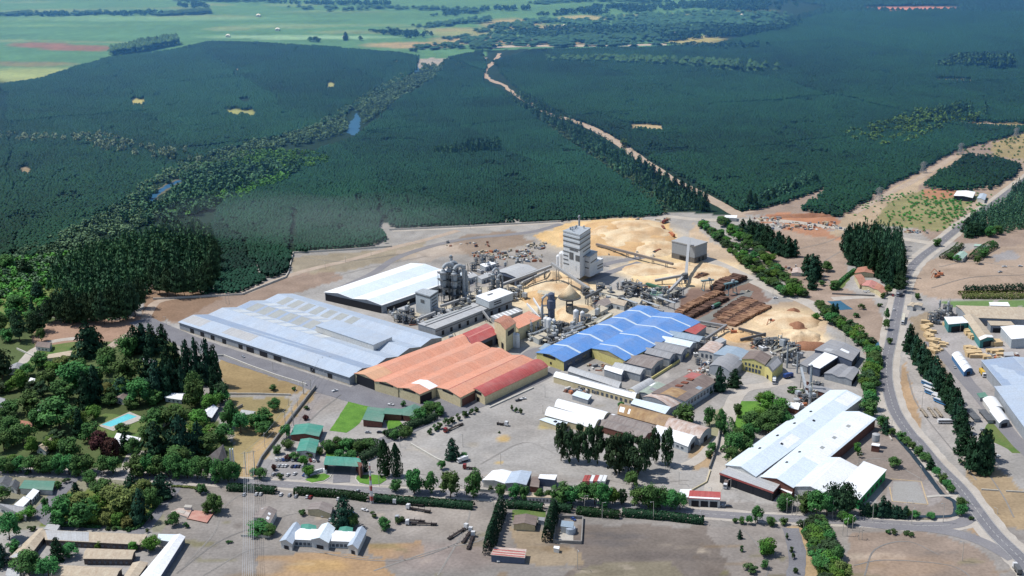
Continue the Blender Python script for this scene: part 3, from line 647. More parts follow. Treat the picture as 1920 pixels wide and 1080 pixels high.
belt('denser dark woodland beside the river bend', '290,400 340,380 400,350 450,330 500,318', 90, 420, 13, 12, BT, M_wood, 13, 'riverside_woodland', 'woodland')
belt('bright green young plantation beside the river', '420,312 470,303 520,302 540,308', 90, 460, 7, 8, BT, M_vivid, 14, 'young_plantation', 'woodland')
belt('light green shrubs below the river bend', '330,400 380,385 430,372 480,350 520,335', 34, 220, 8, 9, BT, M_vivid, 15, 'riverside_woodland', 'woodland')
belt('tangled green scrub at the left edge', '-30,600 10,560 60,520 100,500', 70, 260, 7, 9, BT, M_vivid, 16, 'scrub', 'woodland')
belt('pale poplars in the plantation left of the river', '-20,250 60,262 130,262 190,266 230,284 300,292 350,305', 40, 110, 13, 9, BT, M_pop, 17, 'poplar_belt', 'trees')
belt('line of dark pines along the dirt road', '960,180 1000,205 1030,222 1075,250 1125,285 1170,312 1215,345 1260,372 1300,392', 34, 330, 16, 9, KT, M_wood, 18, 'roadside_trees', 'trees')
belt('low green bushes along the dirt road', '1030,232 1080,272 1130,300 1180,335 1230,375 1265,400', 18, 160, 5, 7, BT, M_river, 19, 'roadside_bushes', 'bushes')
belt('dark trees at the plantation edge near the dirt crossing', '1400,388 1440,378 1480,358 1530,342', 18, 60, 15, 9, KT, M_wood, 20, 'roadside_trees', 'trees')
belt('lighter trees inside the right plantation', '1640,262 1700,240 1740,232 1780,218', 80, 110, 13, 12, BT, M_vivid, 21, 'mixed_trees', 'trees')
belt('dark clump deep in the right plantation', '1790,128 1830,124 1868,130', 50, 70, 26, 18, BT, M_wood, 22, 'dark_clump', 'trees')
belt('pine row crossing the middle plantation', '820,288 880,286 932,284', 22, 70, 18, 9, KT, M_wood, 23, 'pine_row', 'trees')
belt('darker pine row across the right plantation', '1040,112 1180,118 1300,126 1440,136', 60, 160, 20, 12, CT, M_wood, 24, 'pine_row', 'trees')
belt('dark trees at the corner of the right plantation', '1745,222 1790,218 1830,222', 30, 34, 24, 12, KT, M_wood, 25, 'dark_clump', 'trees')
belt('orchard rows at the right edge', '1870,285 1900,270 1960,262', 120, 260, 3, 4, BT, M_vivid, 26, 'orchard', 'orchard')
belt('nursery rows of young plants', '1680,395 1730,385 1790,378 1810,395 1760,415', 95, 520, 2.2, 3.6, BT, M_vivid, 27, 'nursery_rows', 'plants')
FB = [('0,28 60,28', 90), ('62,29 122,29', 70), ('132,28 190,27', 70), ('200,27 290,28', 90), ('296,28 385,25', 260), ('345,2 372,18', 60), ('340,0 420,2 520,4', 180), ('520,5 640,8 720,10', 160),
      ('700,14 800,18 900,24', 120), ('715,58 750,66 790,70', 90), ('790,50 850,46 905,40', 130), ('830,30 900,20 980,18', 120), ('880,74 960,78 1060,82 1200,84', 420), ('960,66 1100,58 1240,66', 520),
      ('960,50 1020,40 1130,52', 200), ('1100,20 1150,12 1200,24', 200), ('1180,48 1300,40 1440,48', 520), ('1240,60 1360,56 1430,62', 260), ('1000,8 1100,2 1240,6', 200), ('1280,86 1350,92 1420,88', 90),
      ('780,92 860,88 920,92', 110), ('1010,30 1080,24 1120,28', 90), ('560,14 640,20 700,16', 50), ('1290,8 1360,18 1440,20', 240), ('910,60 940,50 990,58', 90), ('1340,66 1420,60 1480,48', 220),
      ('1000,62 1150,66 1300,56', 420), ('1230,76 1330,68 1400,66', 200), ('1100,44 1200,34 1330,30 1450,34', 420), ('1190,18 1320,10 1460,10', 380), ('1040,72 1120,74 1230,72', 220)]
for k, (pth, n) in enumerate(FB):
    x_, y_ = P(pth)[0]
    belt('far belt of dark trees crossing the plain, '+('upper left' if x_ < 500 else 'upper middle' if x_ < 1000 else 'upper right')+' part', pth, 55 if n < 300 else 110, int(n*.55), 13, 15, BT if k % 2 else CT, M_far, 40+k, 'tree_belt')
# ------------------------------------------------------------------ buildings
RS = (1.1, .045)
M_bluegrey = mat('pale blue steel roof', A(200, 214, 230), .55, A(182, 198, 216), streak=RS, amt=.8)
M_bluedark = mat('darker blue steel roof', A(172, 190, 214), .55, A(160, 178, 202), streak=RS, amt=.8)  # deeper blue-grey tone, laid over parts of two warehouse roofs
M_white = mat('white steel roof', (.86, .87, .88), .6, (.74, .76, .78), streak=RS, amt=.7, dust=.08)
M_ice = mat('icy white roof', (.68, .76, .81), .6, (.58, .67, .73), streak=RS, amt=.8, dust=.1)
M_grey = mat('grey sheet roof', A(172, 174, 178), .7, A(142, 142, 145), streak=RS, amt=.9)
M_lgrey = mat('light grey sheet roof', A(205, 208, 210), .7, A(180, 180, 180), streak=RS, amt=.9)
M_greyblue = mat('grey blue roof', A(168, 188, 205), .7, A(150, 168, 182), streak=RS, amt=.9)
M_brown = mat('brown fibre roof', A(148, 132, 124), .9, A(118, 104, 100), streak=(.5, .1), amt=.9)
M_fibre = mat('fibre cement roof', A(165, 157, 152), .9, A(135, 122, 118), streak=(.5, .08), amt=1)
M_rust = mat('rusty sheet roof', A(198, 165, 118), .85, A(152, 118, 88), streak=(.25, .12), amt=1)
M_rustw = mat('rust stained white roof', A(226, 214, 206), .8, A(178, 140, 118), streak=(.35, .15), amt=.9)
M_orange = mat('orange sheet roof', A(240, 172, 142), .7, A(228, 154, 124), streak=(.9, .03), amt=.9, fine=.03)
M_orangel = mat('pale orange roof', A(240, 186, 145), .7, A(225, 168, 130), streak=(.9, .03), amt=.9)
M_redr = mat('red sheet roof', A(200, 100, 95), .7, A(176, 80, 80), streak=(.9, .04), amt=.9)
M_blue = mat('blue sheet roof', A(112, 164, 228), .6, A(94, 146, 216), streak=(.9, .03), amt=.9, fine=.02)
M_teal = mat('teal sheet roof', A(88, 168, 148), .65, A(66, 142, 126), streak=(1, .05), amt=.9)
M_green = mat('dull green roof', A(110, 158, 138), .7, A(92, 138, 122), streak=(1, .05), amt=.9)
M_tan = mat('tan tile roof', A(214, 200, 176), .9, A(190, 170, 146), streak=(.5, .2), amt=.9)
M_tile = mat('terracotta tile roof', A(198, 142, 118), .9, A(170, 112, 92), streak=(.7, .2), amt=.9)
W_grey = mat('grey cladding', A(176, 182, 188), .75, A(150, 156, 162), streak=(.6, .1), amt=.7)
W_pale = mat('pale cladding', A(205, 212, 216), .7, A(182, 190, 196), streak=(.6, .1), amt=.7)
W_white = mat('white wall', A(228, 228, 224), .8, A(200, 196, 190), .4, .5)
W_cream = mat('cream wall', A(232, 218, 178), .85, A(214, 196, 156), .3, .6)
W_yellow = mat('yellow wall', A(236, 224, 150), .85, A(220, 204, 130), .3, .5)
W_brick = mat('brick wall', A(138, 92, 80), .9, A(108, 76, 68), .6, .7)
W_dark = mat('dark blue grey wall', A(104, 116, 138), .8, A(84, 94, 114), .3, .6)
W_greenw = mat('green wall', A(60, 165, 95), .8, A(48, 140, 80), .3, .5)
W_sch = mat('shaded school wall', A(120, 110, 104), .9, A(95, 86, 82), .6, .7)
M_dark = mat('dark opening', (.012, .015, .022), .6, (.02, .022, .03), .3)
M_glass = mat('window glass', (.05, .07, .1), .15, (.08, .11, .15), .5, spec=.6)
M_sky = mat('translucent roof sheet', A(232, 238, 240), .5, A(214, 220, 224), streak=(.4, .2), amt=.8)
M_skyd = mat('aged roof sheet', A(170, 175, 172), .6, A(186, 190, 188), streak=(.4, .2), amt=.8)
M_rib = mat('pale roof rib', A(225, 240, 250), .5)
M_steel = mat('galvanised steel', A(196, 202, 206), .5, A(160, 166, 172), .5, .7)
M_dsteel = mat('dark steel', A(118, 120, 122), .6, A(88, 90, 94), .5, .7)
M_cream = mat('cream painted steel', A(224, 218, 198), .6, A(200, 190, 168), .4, .6)
M_rustm = mat('rusted iron', A(150, 92, 72), .9, A(112, 68, 56), .6, .8)
def profile(kind, rise, n):
    if kind == 'gable': p = [(k/(2*n), rise if k % 2 else 0) for k in range(2*n+1)]
    elif kind == 'barrel':
        p = []
        for b in range(n):
            for k in range(9 if b == n-1 else 8):
                t = k/8; p.append(((b+t)/n, rise*math.sin(math.pi*t)**.8))
    elif kind == 'mono': p = [(0, rise), (1, 0)]
    elif kind == 'monor': p = [(0, 0), (1, rise)]
    else: p = [(0, 0), (1, 0)]
    return p
def building(name, label, quad, h, kind='gable', rise=2.0, n=1, roof=None, wall=None, over=.6, doors=(), patches=(), cat='building', lm=None, group=None, base=0.0, thick=.22, walls='FBLR', wmats=None, gable=None, nm_roof='roof'):
    """quad: P0,P1,P2,P3 eave corners in the photo at height h; the ridge runs P0->P1; profile runs P0->P3"""
    q = P(quad) if isinstance(quad, str) else quad
    W = [G(x, y, h) for x, y in q]; W = [Vector((p.x, p.y, 0)) for p in W]
    cen = (W[0]+W[1]+W[2]+W[3])/4
    at = lambda u, t: (W[0]*(1-u)+W[1]*u)*(1-t)+(W[3]*(1-u)+W[2]*u)*t
    LU = ((W[1]-W[0]).length+(W[2]-W[3]).length)/2; LT = ((W[3]-W[0]).length+(W[2]-W[1]).length)/2
    cx, cy = sum(a[0] for a in q)/4, sum(a[1] for a in q)/4
    r = thing(name, label, cat, (cen.x, cen.y, 0), 0, group)
    if lm: landmark(cx, cy, lm)
    org = r.location
    pr = profile(kind, rise, n); ou, ot = over/LU, over/LT
    pe = list(pr)
    if kind not in ('flat',) and over:
        s0 = (pr[1][1]-pr[0][1])/max(1e-6, pr[1][0]-pr[0][0]); s1 = (pr[-1][1]-pr[-2][1])/max(1e-6, pr[-1][0]-pr[-2][0])
        pe[0] = (-ot, pr[0][1]-s0*ot); pe[-1] = (1+ot, pr[-1][1]+s1*ot)
    else: pe = [(-ot, 0), (1+ot, 0)]
    mb = MB(); nu = max(1, int(LU/12))
    for j in range(nu):
        ua = -ou+(1+2*ou)*j/nu; ub = -ou+(1+2*ou)*(j+1)/nu
        for (t0, z0), (t1, z1) in zip(pe[:-1], pe[1:]):
            a, b, c, d = at(ua, t0), at(ub, t0), at(ub, t1), at(ua, t1)
            top = [(a.x, a.y, h+z0+thick), (d.x, d.y, h+z1+thick), (c.x, c.y, h+z1+thick), (b.x, b.y, h+z0+thick)]
            uv = [(ua*LU, t0*LT), (ua*LU, t1*LT), (ub*LU, t1*LT), (ub*LU, t0*LT)]
            mb.poly(top, uv)
            mb.poly([(p[0], p[1], p[2]-thick+.02) for p in reversed(top)], list(reversed(uv)))
    for u in (-ou, 1+ou):
        for (t0, z0), (t1, z1) in zip(pe[:-1], pe[1:]):
            a, d = at(u, t0), at(u, t1); mb.poly([(a.x, a.y, h+z0+.02), (d.x, d.y, h+z1+.02), (d.x, d.y, h+z1+thick), (a.x, a.y, h+z0+thick)], [(0, 0)]*4)
    for k in (0, -1):
        t0, z0 = pe[k]; a, b = at(-ou, t0), at(1+ou, t0)
        mb.poly([(a.x, a.y, h+z0+.02), (b.x, b.y, h+z0+.02), (b.x, b.y, h+z0+thick), (a.x, a.y, h+z0+thick)], [(0, 0)]*4)
    ro = mb.build(nm_roof, roof, r, org)
    # walls
    def wallmesh(sides, m_):
        mb = MB(); dd = 0
        for s in sides:
            if s in 'LR':
                t = 0 if s == 'L' else 1; z = h+pr[0 if s == 'L' else -1][1]; a, b = at(0, t), at(1, t)
                mb.poly([(a.x, a.y, base), (b.x, b.y, base), (b.x, b.y, z), (a.x, a.y, z)], [(0, 0), (LU, 0), (LU, z), (0, z)])
            else:
                u = 0 if s == 'F' else 1
                for (t0, z0), (t1, z1) in zip(pr[:-1], pr[1:]):
                    a, b = at(u, t0), at(u, t1)
                    mb.poly([(a.x, a.y, base), (b.x, b.y, base), (b.x, b.y, h+z1), (a.x, a.y, h+z0)], [(t0*LT, 0), (t1*LT, 0), (t1*LT, h+z1), (t0*LT, h+z0)])
        if mb.f: mb.build('wall', m_, r, org)
    ws = ''.join(s for s in walls if not (wmats and s in wmats))
    if ws: wallmesh(ws, wall)
    for s in (wmats or {}):
        if s in walls: wallmesh(s, wmats[s])
    def side_pt(s, x):
        return {'L': lambda: at(x, 0), 'R': lambda: at(x, 1), 'F': lambda: at(0, x), 'B': lambda: at(1, x)}[s]()
    for dspec in doors:
        s, a, b, z0, z1 = dspec[:5]; m_ = dspec[5] if len(dspec) > 5 else M_dark; nm = dspec[6] if len(dspec) > 6 else 'door'
        p, q_ = side_pt(s, a), side_pt(s, b); mid = (p+q_)/2; e = (q_-p).normalized(); nn = Vector((-e.y, e.x, 0))
        if nn.dot(mid-cen) < 0: nn = -nn
        mb = MB(); o1, o2 = nn*.05, nn*.16
        mb.hexa([(p+o1)+Vector((0, 0, z0)), (q_+o1)+Vector((0, 0, z0)), (q_+o2)+Vector((0, 0, z0)), (p+o2)+Vector((0, 0, z0))],
                [(p+o1)+Vector((0, 0, z1)), (q_+o1)+Vector((0, 0, z1)), (q_+o2)+Vector((0, 0, z1)), (p+o2)+Vector((0, 0, z1))])
        mb.build(nm, m_, r, org)
    def zat(t):
        for (t0, z0), (t1, z1) in zip(pr[:-1], pr[1:]):
            if t0 <= t <= t1+1e-6: return z0+(z1-z0)*(t-t0)/(t1-t0)
        return pr[-1][1]
    for ps in patches:
        u0, u1, t0, t1, m_ = ps[:5]; nm = ps[5] if len(ps) > 5 else 'skylight'; up = ps[6] if len(ps) > 6 else .06
        ts = sorted([t0, t1]+[t for t, z in pr if t0 < t < t1]); mb = MB()
        for ta, tb in zip(ts[:-1], ts[1:]):
            c = [(at(u0, ta), zat(ta)), (at(u0, tb), zat(tb)), (at(u1, tb), zat(tb)), (at(u1, ta), zat(ta))]
            uv = [(u0*LU, ta*LT), (u0*LU, tb*LT), (u1*LU, tb*LT), (u1*LU, ta*LT)]
            T = [(p.x, p.y, h+z+thick+up) for p, z in c]; Bm = [(p.x, p.y, h+z+thick-.05) for p, z in c]
            mb.poly(T, uv)
            for i in range(4): j = (i+1) % 4; mb.poly([Bm[i], Bm[j], T[j], T[i]], [(0, 0)]*4)
        mb.build(nm, m_, ro, org)
    return r
def rowd(s, a, b, n, z0, z1, fr=.5, m_=None, nm='window'):
    o = []
    for k in range(n):
        c = a+(b-a)*(k+.5)/n; w_ = (b-a)/n*fr/2; o.append((s, c-w_, c+w_, z0, z1, m_ or M_glass, nm))
    return o
# --- grey warehouse
dd = []
for x in (363, 384, 405, 428, 460, 592, 622): f_ = (x-337)/318; dd.append(('L', f_-.012, f_+.012, 0, 4.2))
for x in (479, 504, 530): f_ = (x-337)/318; dd.append(('L', f_-.024, f_+.02, 0, 4.4))
dd.append(('L', .005, .995, 0, .5, mat('wall base', A(200, 188, 165)), 'plinth'))
pt = []
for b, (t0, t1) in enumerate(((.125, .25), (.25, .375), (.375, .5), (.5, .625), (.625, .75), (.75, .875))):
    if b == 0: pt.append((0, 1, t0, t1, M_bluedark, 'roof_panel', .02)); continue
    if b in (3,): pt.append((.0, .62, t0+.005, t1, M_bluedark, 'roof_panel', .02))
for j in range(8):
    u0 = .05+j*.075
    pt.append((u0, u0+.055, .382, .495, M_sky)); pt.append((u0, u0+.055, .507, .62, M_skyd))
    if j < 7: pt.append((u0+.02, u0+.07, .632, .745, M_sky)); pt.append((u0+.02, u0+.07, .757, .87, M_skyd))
pt += [(.3, .78, .26, .32, M_bluegrey, 'roof_panel', .03), (.66, .98, .4, .49, M_bluegrey, 'roof_panel', .05), (.7, .99, .63, .74, M_bluegrey, 'roof_panel', .05), (.0, .12, .02, .12, M_lgrey, 'roof_panel', .02), (.25, .42, .03, .12, M_lgrey, 'roof_panel', .02)]
building('warehouse', 'huge pale blue-grey warehouse with four long gabled roofs and loading doors', '336,604 655,707 828,633 548,551', 6.6, 'gable', 3.0, 4, M_bluegrey, W_grey, .8, dd+[('F', .02, .98, 0, .5, M_dark, 'plinth')], pt, 'warehouse', 'the grey warehouse')
building('roof_monitor', 'raised white-sided ridge box on the grey warehouse roof', '592,612 700,648 735,632 628,599', 12.0, 'mono', .6, 1, M_bluegrey, W_white, .3, base=7.5, cat='roof box')
# --- orange and red complex
og = 'orange roofed halls of the factory'
building('factory_hall', 'long orange roofed hall joined to the grey warehouse', '665,700 865,627 884,640 703,714', 8, 'gable', 2.1, 1, M_orange, W_cream, .5, [('F', .1, .97, 0, 8.0)], [(.0, .18, .0, .97, M_orangel, 'roof_panel', .03)], 'factory hall', 'the orange roofed halls', og)
building('factory_hall', 'orange roofed hall with cream gable, second from the grey warehouse', '703,715 884,641 918,652 746,727', 8, 'gable', 2.1, 1, M_orange, W_cream, .5, [('F', .2, .8, 7.2, 8.6, M_dark, 'vent')], [], 'factory hall', None, og)
building('factory_hall', 'orange roofed hall with a white band over its open doorway', '748,727 922,652 958,665 787,739', 8, 'gable', 2.1, 1, M_orange, W_cream, .5, [('F', .2, .8, 7.2, 8.8, M_dark, 'vent'), ('R', .0, .12, 0, 6.2)], [(.10, .19, .1, 1, M_white, 'roof_panel', .03)], 'factory hall', None, og)
building('factory_hall', 'orange roofed hall beside the red barrel roof', '819,726 959,666 1000,675 863,745', 8, 'gable', 2.1, 1, M_orange, W_cream, .5, [('F', .25, .7, 7.2, 8.8, M_dark, 'vent'), ('R', .02, .2, 0, 6, W_brick, 'wall_panel')], [(.0, 1, .49, .51, M_redr, 'ridge_cap', .08)], 'factory hall', None, og)
building('factory_hall', 'narrow red barrel-roofed hall beside the entrance road', '884,730 1000,675 1027,687 909,743', 7, 'barrel', 2.6, 1, M_redr, W_cream, .4, [('F', .25, .75, 6, 8.2, M_dark, 'vent'), ('F', .4, .6, 0, 3.5)], [], 'factory hall', 'the red barrel roof')
building('factory_hall', 'red roofed shed behind the orange halls', '868,626 912,607 932,626 886,647', 9, 'gable', 2, 1, M_redr, W_dark, .5, [('R', .1, .8, 1, 6)], [(.0, 1, .5, .56, mat('pale red roof', A(225, 150, 140)), 'roof_panel', .03)], 'factory hall')
building('process_tower', 'cream process tower with a red gabled roof', '927,601 946,591 967,605 948,618', 20, 'gable', 1.8, 1, M_tile, W_cream, .5, [('R', .2, .8, 13, 17), ('F', .1, .3, 1, 6), ('F', .6, .8, 1, 6)], [], 'tower', 'the cream tower')
building('factory_hall', 'small orange roofed hall behind the cream tower', '956,602 992,586 1014,597 972,616', 11, 'mono', 1.0, 1, M_orange, W_cream, .5, [], [], 'factory hall')
# --- white warehouse
building('warehouse', 'long white roofed warehouse with dark open gable end', '609,548 770,494 878,516 716,572', 8, 'gable', 2.2, 2, M_white, W_grey, .8, [('F', .01, .99, 0, 6.5), ('R', .05, .95, .3, 4.5, M_dark, 'opening')], [(0, 1, .25, .5, M_ice, 'roof_panel', .02), (0, 1, .76, .98, M_ice, 'roof_panel', .02)], 'warehouse', 'the white warehouse')
building('storage_hall', 'small grey roofed hall beside the chip piles', '930,509 972,494 1007,505 968,520', 9, 'gable', 1.5, 1, M_lgrey, W_dark, .5, [('F', .1, .9, 0, 7)], [], 'hall')
# --- blue factory
bl = 'blue roofed factory halls'
rib = lambda us: [(u, u+.017, .0, 1, M_rib, 'roof_rib', .1) for u in us]
building('factory_hall', 'long blue roofed hall with white ribs and yellow gable', '1006,661 1196,573 1240,586 1057,678', 8, 'gable', 2.4, 1, M_blue, W_yellow, .6, [('F', .25, .7, 7, 9.2, M_dark, 'vent'), ('F', .5, .56, 2, 4)]+rowd('R', .02, .3, 4, 2, 5, .6), rib([.15, .37, .57, .72, .88]), 'factory hall', 'the blue roofed halls', bl, wmats={'R': W_dark})
building('factory_hall', 'second blue roofed hall standing further back with yellow gable', '1110,653 1238,585 1312,604 1172,676', 8, 'gable', 3.0, 1, M_blue, W_yellow, .6, [('F', .2, .8, 7.2, 9.4, mat('beige gable panel', A(190, 175, 130)), 'vent')], rib([.1, .38, .62, .86]), 'factory hall', None, bl)
building('small_shed', 'little yellow shed with pale blue roof at the corner of the blue hall', '1010,655 1022,644 1038,652 1026,663', 6, 'gable', 1.2, 1, M_greyblue, W_yellow, .3, [('F', .3, .7, .5, 3)], [], 'shed')
building('small_shed', 'small red roofed shed at the right end of the blue halls', '1284,622 1306,607 1324,612 1304,627', 7, 'mono', .8, 1, M_redr, W_grey, .4, [], [], 'shed')
for k, (q, m_, lb) in enumerate((
  ('1262,620 1322,632 1311,641 1251,629', M_greyblue, 'light blue-grey'), ('1249,630 1305,642 1293,651 1237,639', M_ice, 'icy pale'), ('1236,640 1289,652 1277,664 1222,651', M_grey, 'mottled grey'),
  ('1218,651 1267,663 1255,673 1206,661', M_grey, 'plain grey'), ('1192,662 1244,673 1221,691 1169,679', M_fibre, 'brownish grey'), ('1160,680 1211,692 1200,702 1148,688', M_lgrey, 'light grey'), ('1139,687 1172,695 1165,702 1133,692', M_white, 'small white'))):
    building('gabled_shed', lb+' gabled shed in the row beside the blue halls', q, 7.5-.25*k, 'gable', 1.9, 1, m_, W_grey, .4, [('B', .3, .7, .2, 4.2, W_dark, 'door')], [], 'shed', None, 'row of gabled sheds')
building('long_shed', 'long narrow grey shed running down from the gabled sheds', '1072,688 1166,717 1160,727 1065,696', 5, 'barrel', 1.4, 1, M_lgrey, W_grey, .3, [('B', .3, .7, 0, 3)], [], 'shed')
building('long_shed', 'very long narrow white shed beside the entrance yard', '1045,697 1195,737 1190,748 1038,706', 5, 'barrel', 1.3, 1, M_white, W_cream, .3, rowd('R', .3, .98, 12, .5, 3, .5), [(.3, .95, .1, .45, M_lgrey, 'roof_panel', .02)], 'shed', 'the long white shed')
building('arched_hall', 'cream ended arched hall in the middle yard', '1177,731 1212,712 1229,719 1194,739', 5, 'barrel', 2.4, 1, M_lgrey, W_cream, .3, [('F', .4, .6, 0, 3)], [], 'hall')
building('arched_hall', 'white arched hall, rear one of the pair by the gravel yard', '1052,752 1146,777 1130,788 1040,762', 5, 'barrel', 3.4, 1, M_white, W_cream, .3, [('B', .3, .6, 0, 3.5)], [], 'hall', 'the white arched halls')
building('arched_hall', 'white arched hall, front one of the pair by the gravel yard', '1034,766 1128,789 1114,803 1022,778', 5, 'barrel', 3.4, 1, M_white, W_cream, .3, [('B', .3, .6, 0, 3.5)], [], 'hall')
building('flat_annex', 'flat pale annex with roof fans in front of the arched halls', '1024,783 1064,793 1055,802 1012,787', 4, 'flat', 0, 1, M_ice, W_cream, .3, [], [(.5, .6, .3, .6, M_dark, 'roof_fan', .6), (.7, .8, .5, .8, M_dark, 'roof_fan', .6)], 'annex')
building('fibre_roof_hall', 'low brownish double-gabled hall between the arched roofs', '1146,775 1233,799 1208,822 1120,797', 5, 'gable', 1.5, 2, M_fibre, W_brick, .3, [('F', .3, .5, 0, 3)], [(.05, .12, .05, .2, M_white)], 'hall')
building('arched_hall', 'tan rusty arched hall in the middle of the old works', '1166,758 1268,783 1246,800 1158,776', 5.5, 'barrel', 2.8, 1, M_rust, W_brick, .3, [('B', .3, .6, 0, 3.5)], [(.02, .12, .6, .9, M_white), (.2, .24, .6, .9, M_white)], 'hall', 'the rusty arched hall')
building('arched_hall', 'white arched hall with brown rust stains', '1262,784 1334,804 1312,822 1246,801', 5.5, 'barrel', 3.0, 1, M_rustw, W_pale, .3, [('B', .35, .65, 0, 3.5)], [], 'hall')
building('arched_hall', 'clean white arched hall nearest the eucalyptus trees', '1236,800 1307,819 1290,837 1226,812', 5, 'barrel', 3.0, 1, M_white, W_pale, .3, [('B', .3, .7, 0, 3.6)]+rowd('R', .1, .9, 6, 1.5, 3), [], 'hall')
building('flat_shed', 'flat white roof between the old works halls', '1190,749 1257,765 1247,776 1183,757', 6, 'mono', .6, 1, M_ice, W_grey, .3, [], [], 'shed')
building('flat_shed', 'small white flat roof in the yard behind the arched halls', '1082,733 1109,741 1102,750 1073,741', 3.5, 'flat', 0, 1, M_ice, W_grey, .3, [], [], 'shed')
building('old_works', 'large old works with brown patched roof and roof hatches', '1222,737 1296,697 1344,714 1284,752', 8, 'gable', 1.6, 1, M_brown, W_pale, .5, rowd('R', .08, .95, 9, 3, 6, .6)+[], [(.35, .42, .3, .5, M_rustm, 'roof_hatch', .7), (.5, .57, .3, .5, M_rustm, 'roof_hatch', .7), (.65, .72, .3, .5, M_rustm, 'roof_hatch', .7), (.75, .98, .05, .45, M_redr, 'roof_panel', .03), (.0, .3, .25, .75, M_rust, 'roof_panel', .03), (.5, .6, .8, .95, M_greyblue, 'roof_panel', .03)], 'factory building', 'the old works')
building('arched_hall', 'white front arch joined to the old works', '1206,744 1226,736 1284,752 1257,765', 5.5, 'barrel', 3.0, 1, M_rustw, W_grey, .3, [], [], 'hall')
building('green_shed', 'pale green patched shed behind the old works', '1195,735 1222,716 1248,722 1222,742', 5, 'gable', 1, 1, mat('pale green roof', A(178, 192, 178), .8, A(150, 160, 145), streak=(.3, .3)), W_grey, .3, [], [(.6, .9, .1, .4, M_white), (.3, .5, .5, .9, M_grey, 'roof_panel', .04)], 'shed')
building('arched_hall', 'wide dark grey arched hall near the yellow office', '1330,686 1352,665 1394,678 1372,701', 6.5, 'barrel', 3.2, 1, M_grey, W_grey, .3, [], [], 'hall')
building('steel_hall', 'grey-blue roofed hall behind the yellow office', '1338,664 1362,648 1404,659 1390,676', 8, 'gable', 1.2, 1, M_greyblue, W_pale, .3, [('L', .1, .9, 2, 5)], [], 'hall')
building('steel_hall', 'ragged white roofed shed with dark windows beside the grey-blue hall', '1310,657 1330,640 1356,646 1340,663', 7, 'gable', 1, 1, M_rustw, W_white, .3, rowd('R', .1, .9, 3, 2, 5)+rowd('F', .1, .9, 3, 2, 5), [], 'shed')
building('office_building', 'yellow two-storey office with dark roof and rows of windows', '1391,673 1406,658 1446,668 1434,684', 9.5, 'gable', 2.4, 1, M_brown, W_yellow, .4, rowd('L', .1, .9, 6, 5.5, 7.5)+rowd('F', .1, .9, 5, 5.5, 7.5)+rowd('R', .1, .9, 6, 5.5, 7.5)+rowd('F', .15, .85, 5, 1, 4, .7, M_glass), [], 'office', 'the yellow office')
building('office_building', 'dark glazed-roof wing at the corner of the yellow office', '1432,686 1452,668 1468,680 1448,698', 8, 'gable', 2, 1, M_dsteel, W_yellow, .3, [('F', .4, .6, 0, 3)], [(.1, .9, .5, .95, M_grey, 'roof_panel', .05)], 'office')
# --- right cluster
building('steel_hall', 'wide mottled grey roofed hall at the canal', '1528,656 1558,637 1613,657 1597,677', 7, 'gable', 1.6, 1, M_grey, W_dark, .4, [('R', .05, .6, 0, 5)], [(.4, .55, .55, .8, M_white), (.1, .3, .2, .4, M_lgrey, 'roof_panel', .03)], 'hall', 'the canal side sheds')
building('steel_hall', 'white roofed open shed among the grey canal sheds', '1516,686 1547,662 1572,668 1537,691', 7, 'mono', .6, 1, M_white, W_dark, .4, [('R', .05, .95, 0, 5.5)], [], 'hall')
building('steel_hall', 'plain grey double shed below the white open shed', '1546,700 1572,683 1611,693 1597,713', 5, 'gable', 1.2, 2, M_grey, W_grey, .4, [('R', .05, .6, 0, 3.6)], [], 'hall')
building('lean_to', 'low dark grey lean-to left of the white open shed', '1500,684 1528,664 1545,664 1514,688', 5, 'mono', .8, 1, M_grey, W_grey, .3, [], [], 'shed')
building('long_works', 'very long pale roofed works hall with roof vents', '1361,872 1557,732 1616,746 1417,893', 7.5, 'gable', 3.0, 1, M_ice, W_white, .6, [], [(u, u+.012, .3, .36, M_dark, 'roof_vent', .5) for u in (.2, .36, .52, .68)]+[(.86, .99, .55, .95, M_white, 'roof_panel', .03), (.3, .42, .6, .9, M_white, 'roof_panel', .03)]+[(u, u+.012, .66, .72, M_dark, 'roof_vent', .5) for u in (.3, .6)], 'factory building', 'the long pale works')
building('long_works', 'white works hall attached to the right of the long pale hall', '1427,894 1579,772 1641,785 1487,914', 7.5, 'gable', 2.6, 1, M_ice, W_brick, .6, [], [(.3, 1, .5, .97, M_white, 'roof_panel', .03)]+[(u, u+.03, .6, .7, M_skyd, 'skylight', .1) for u in (.45, .6, .78)]+[(u, u+.012, .2, .26, M_dark, 'roof_vent', .5) for u in (.2, .35)], 'factory building')
building('gabled_hall', 'bright white gabled hall in front of the long works', '1487,912 1541,858 1608,876 1552,929', 7, 'gable', 3.2, 1, M_white, W_white, .5, [('F', .3, .5, 0, 4)], [(.0, 1, .02, .45, M_ice, 'roof_panel', .03)], 'hall')
building('gabled_hall', 'bright white hall with green side wall', '1571,920 1620,869 1661,881 1611,936', 7, 'mono', 1.2, 1, M_white, W_greenw, .5, rowd('R', .1, .9, 5, 1.5, 4, .5, M_dark), [], 'hall', 'the green sided hall')
building('canopy', 'grey roofed open canopy with red fascia in front of the long works', '1350,889 1373,874 1466,905 1449,924', 6, 'mono', .8, 1, M_lgrey, M_redr, .1, rowd('F', .02, .98, 3, .0, 4.6, .85, M_dark, 'bay')+[('F', -.01, 1.01, 5.6, 6.9, M_redr, 'fascia'), ('R', -.01, 1.01, 5.4, 6.2, M_redr, 'fascia')]+rowd('R', .02, .98, 8, .0, 4.8, .8, M_dark, 'bay'), [], 'canopy', None, None, 0, .5, walls='F', wmats={'F': M_dark})
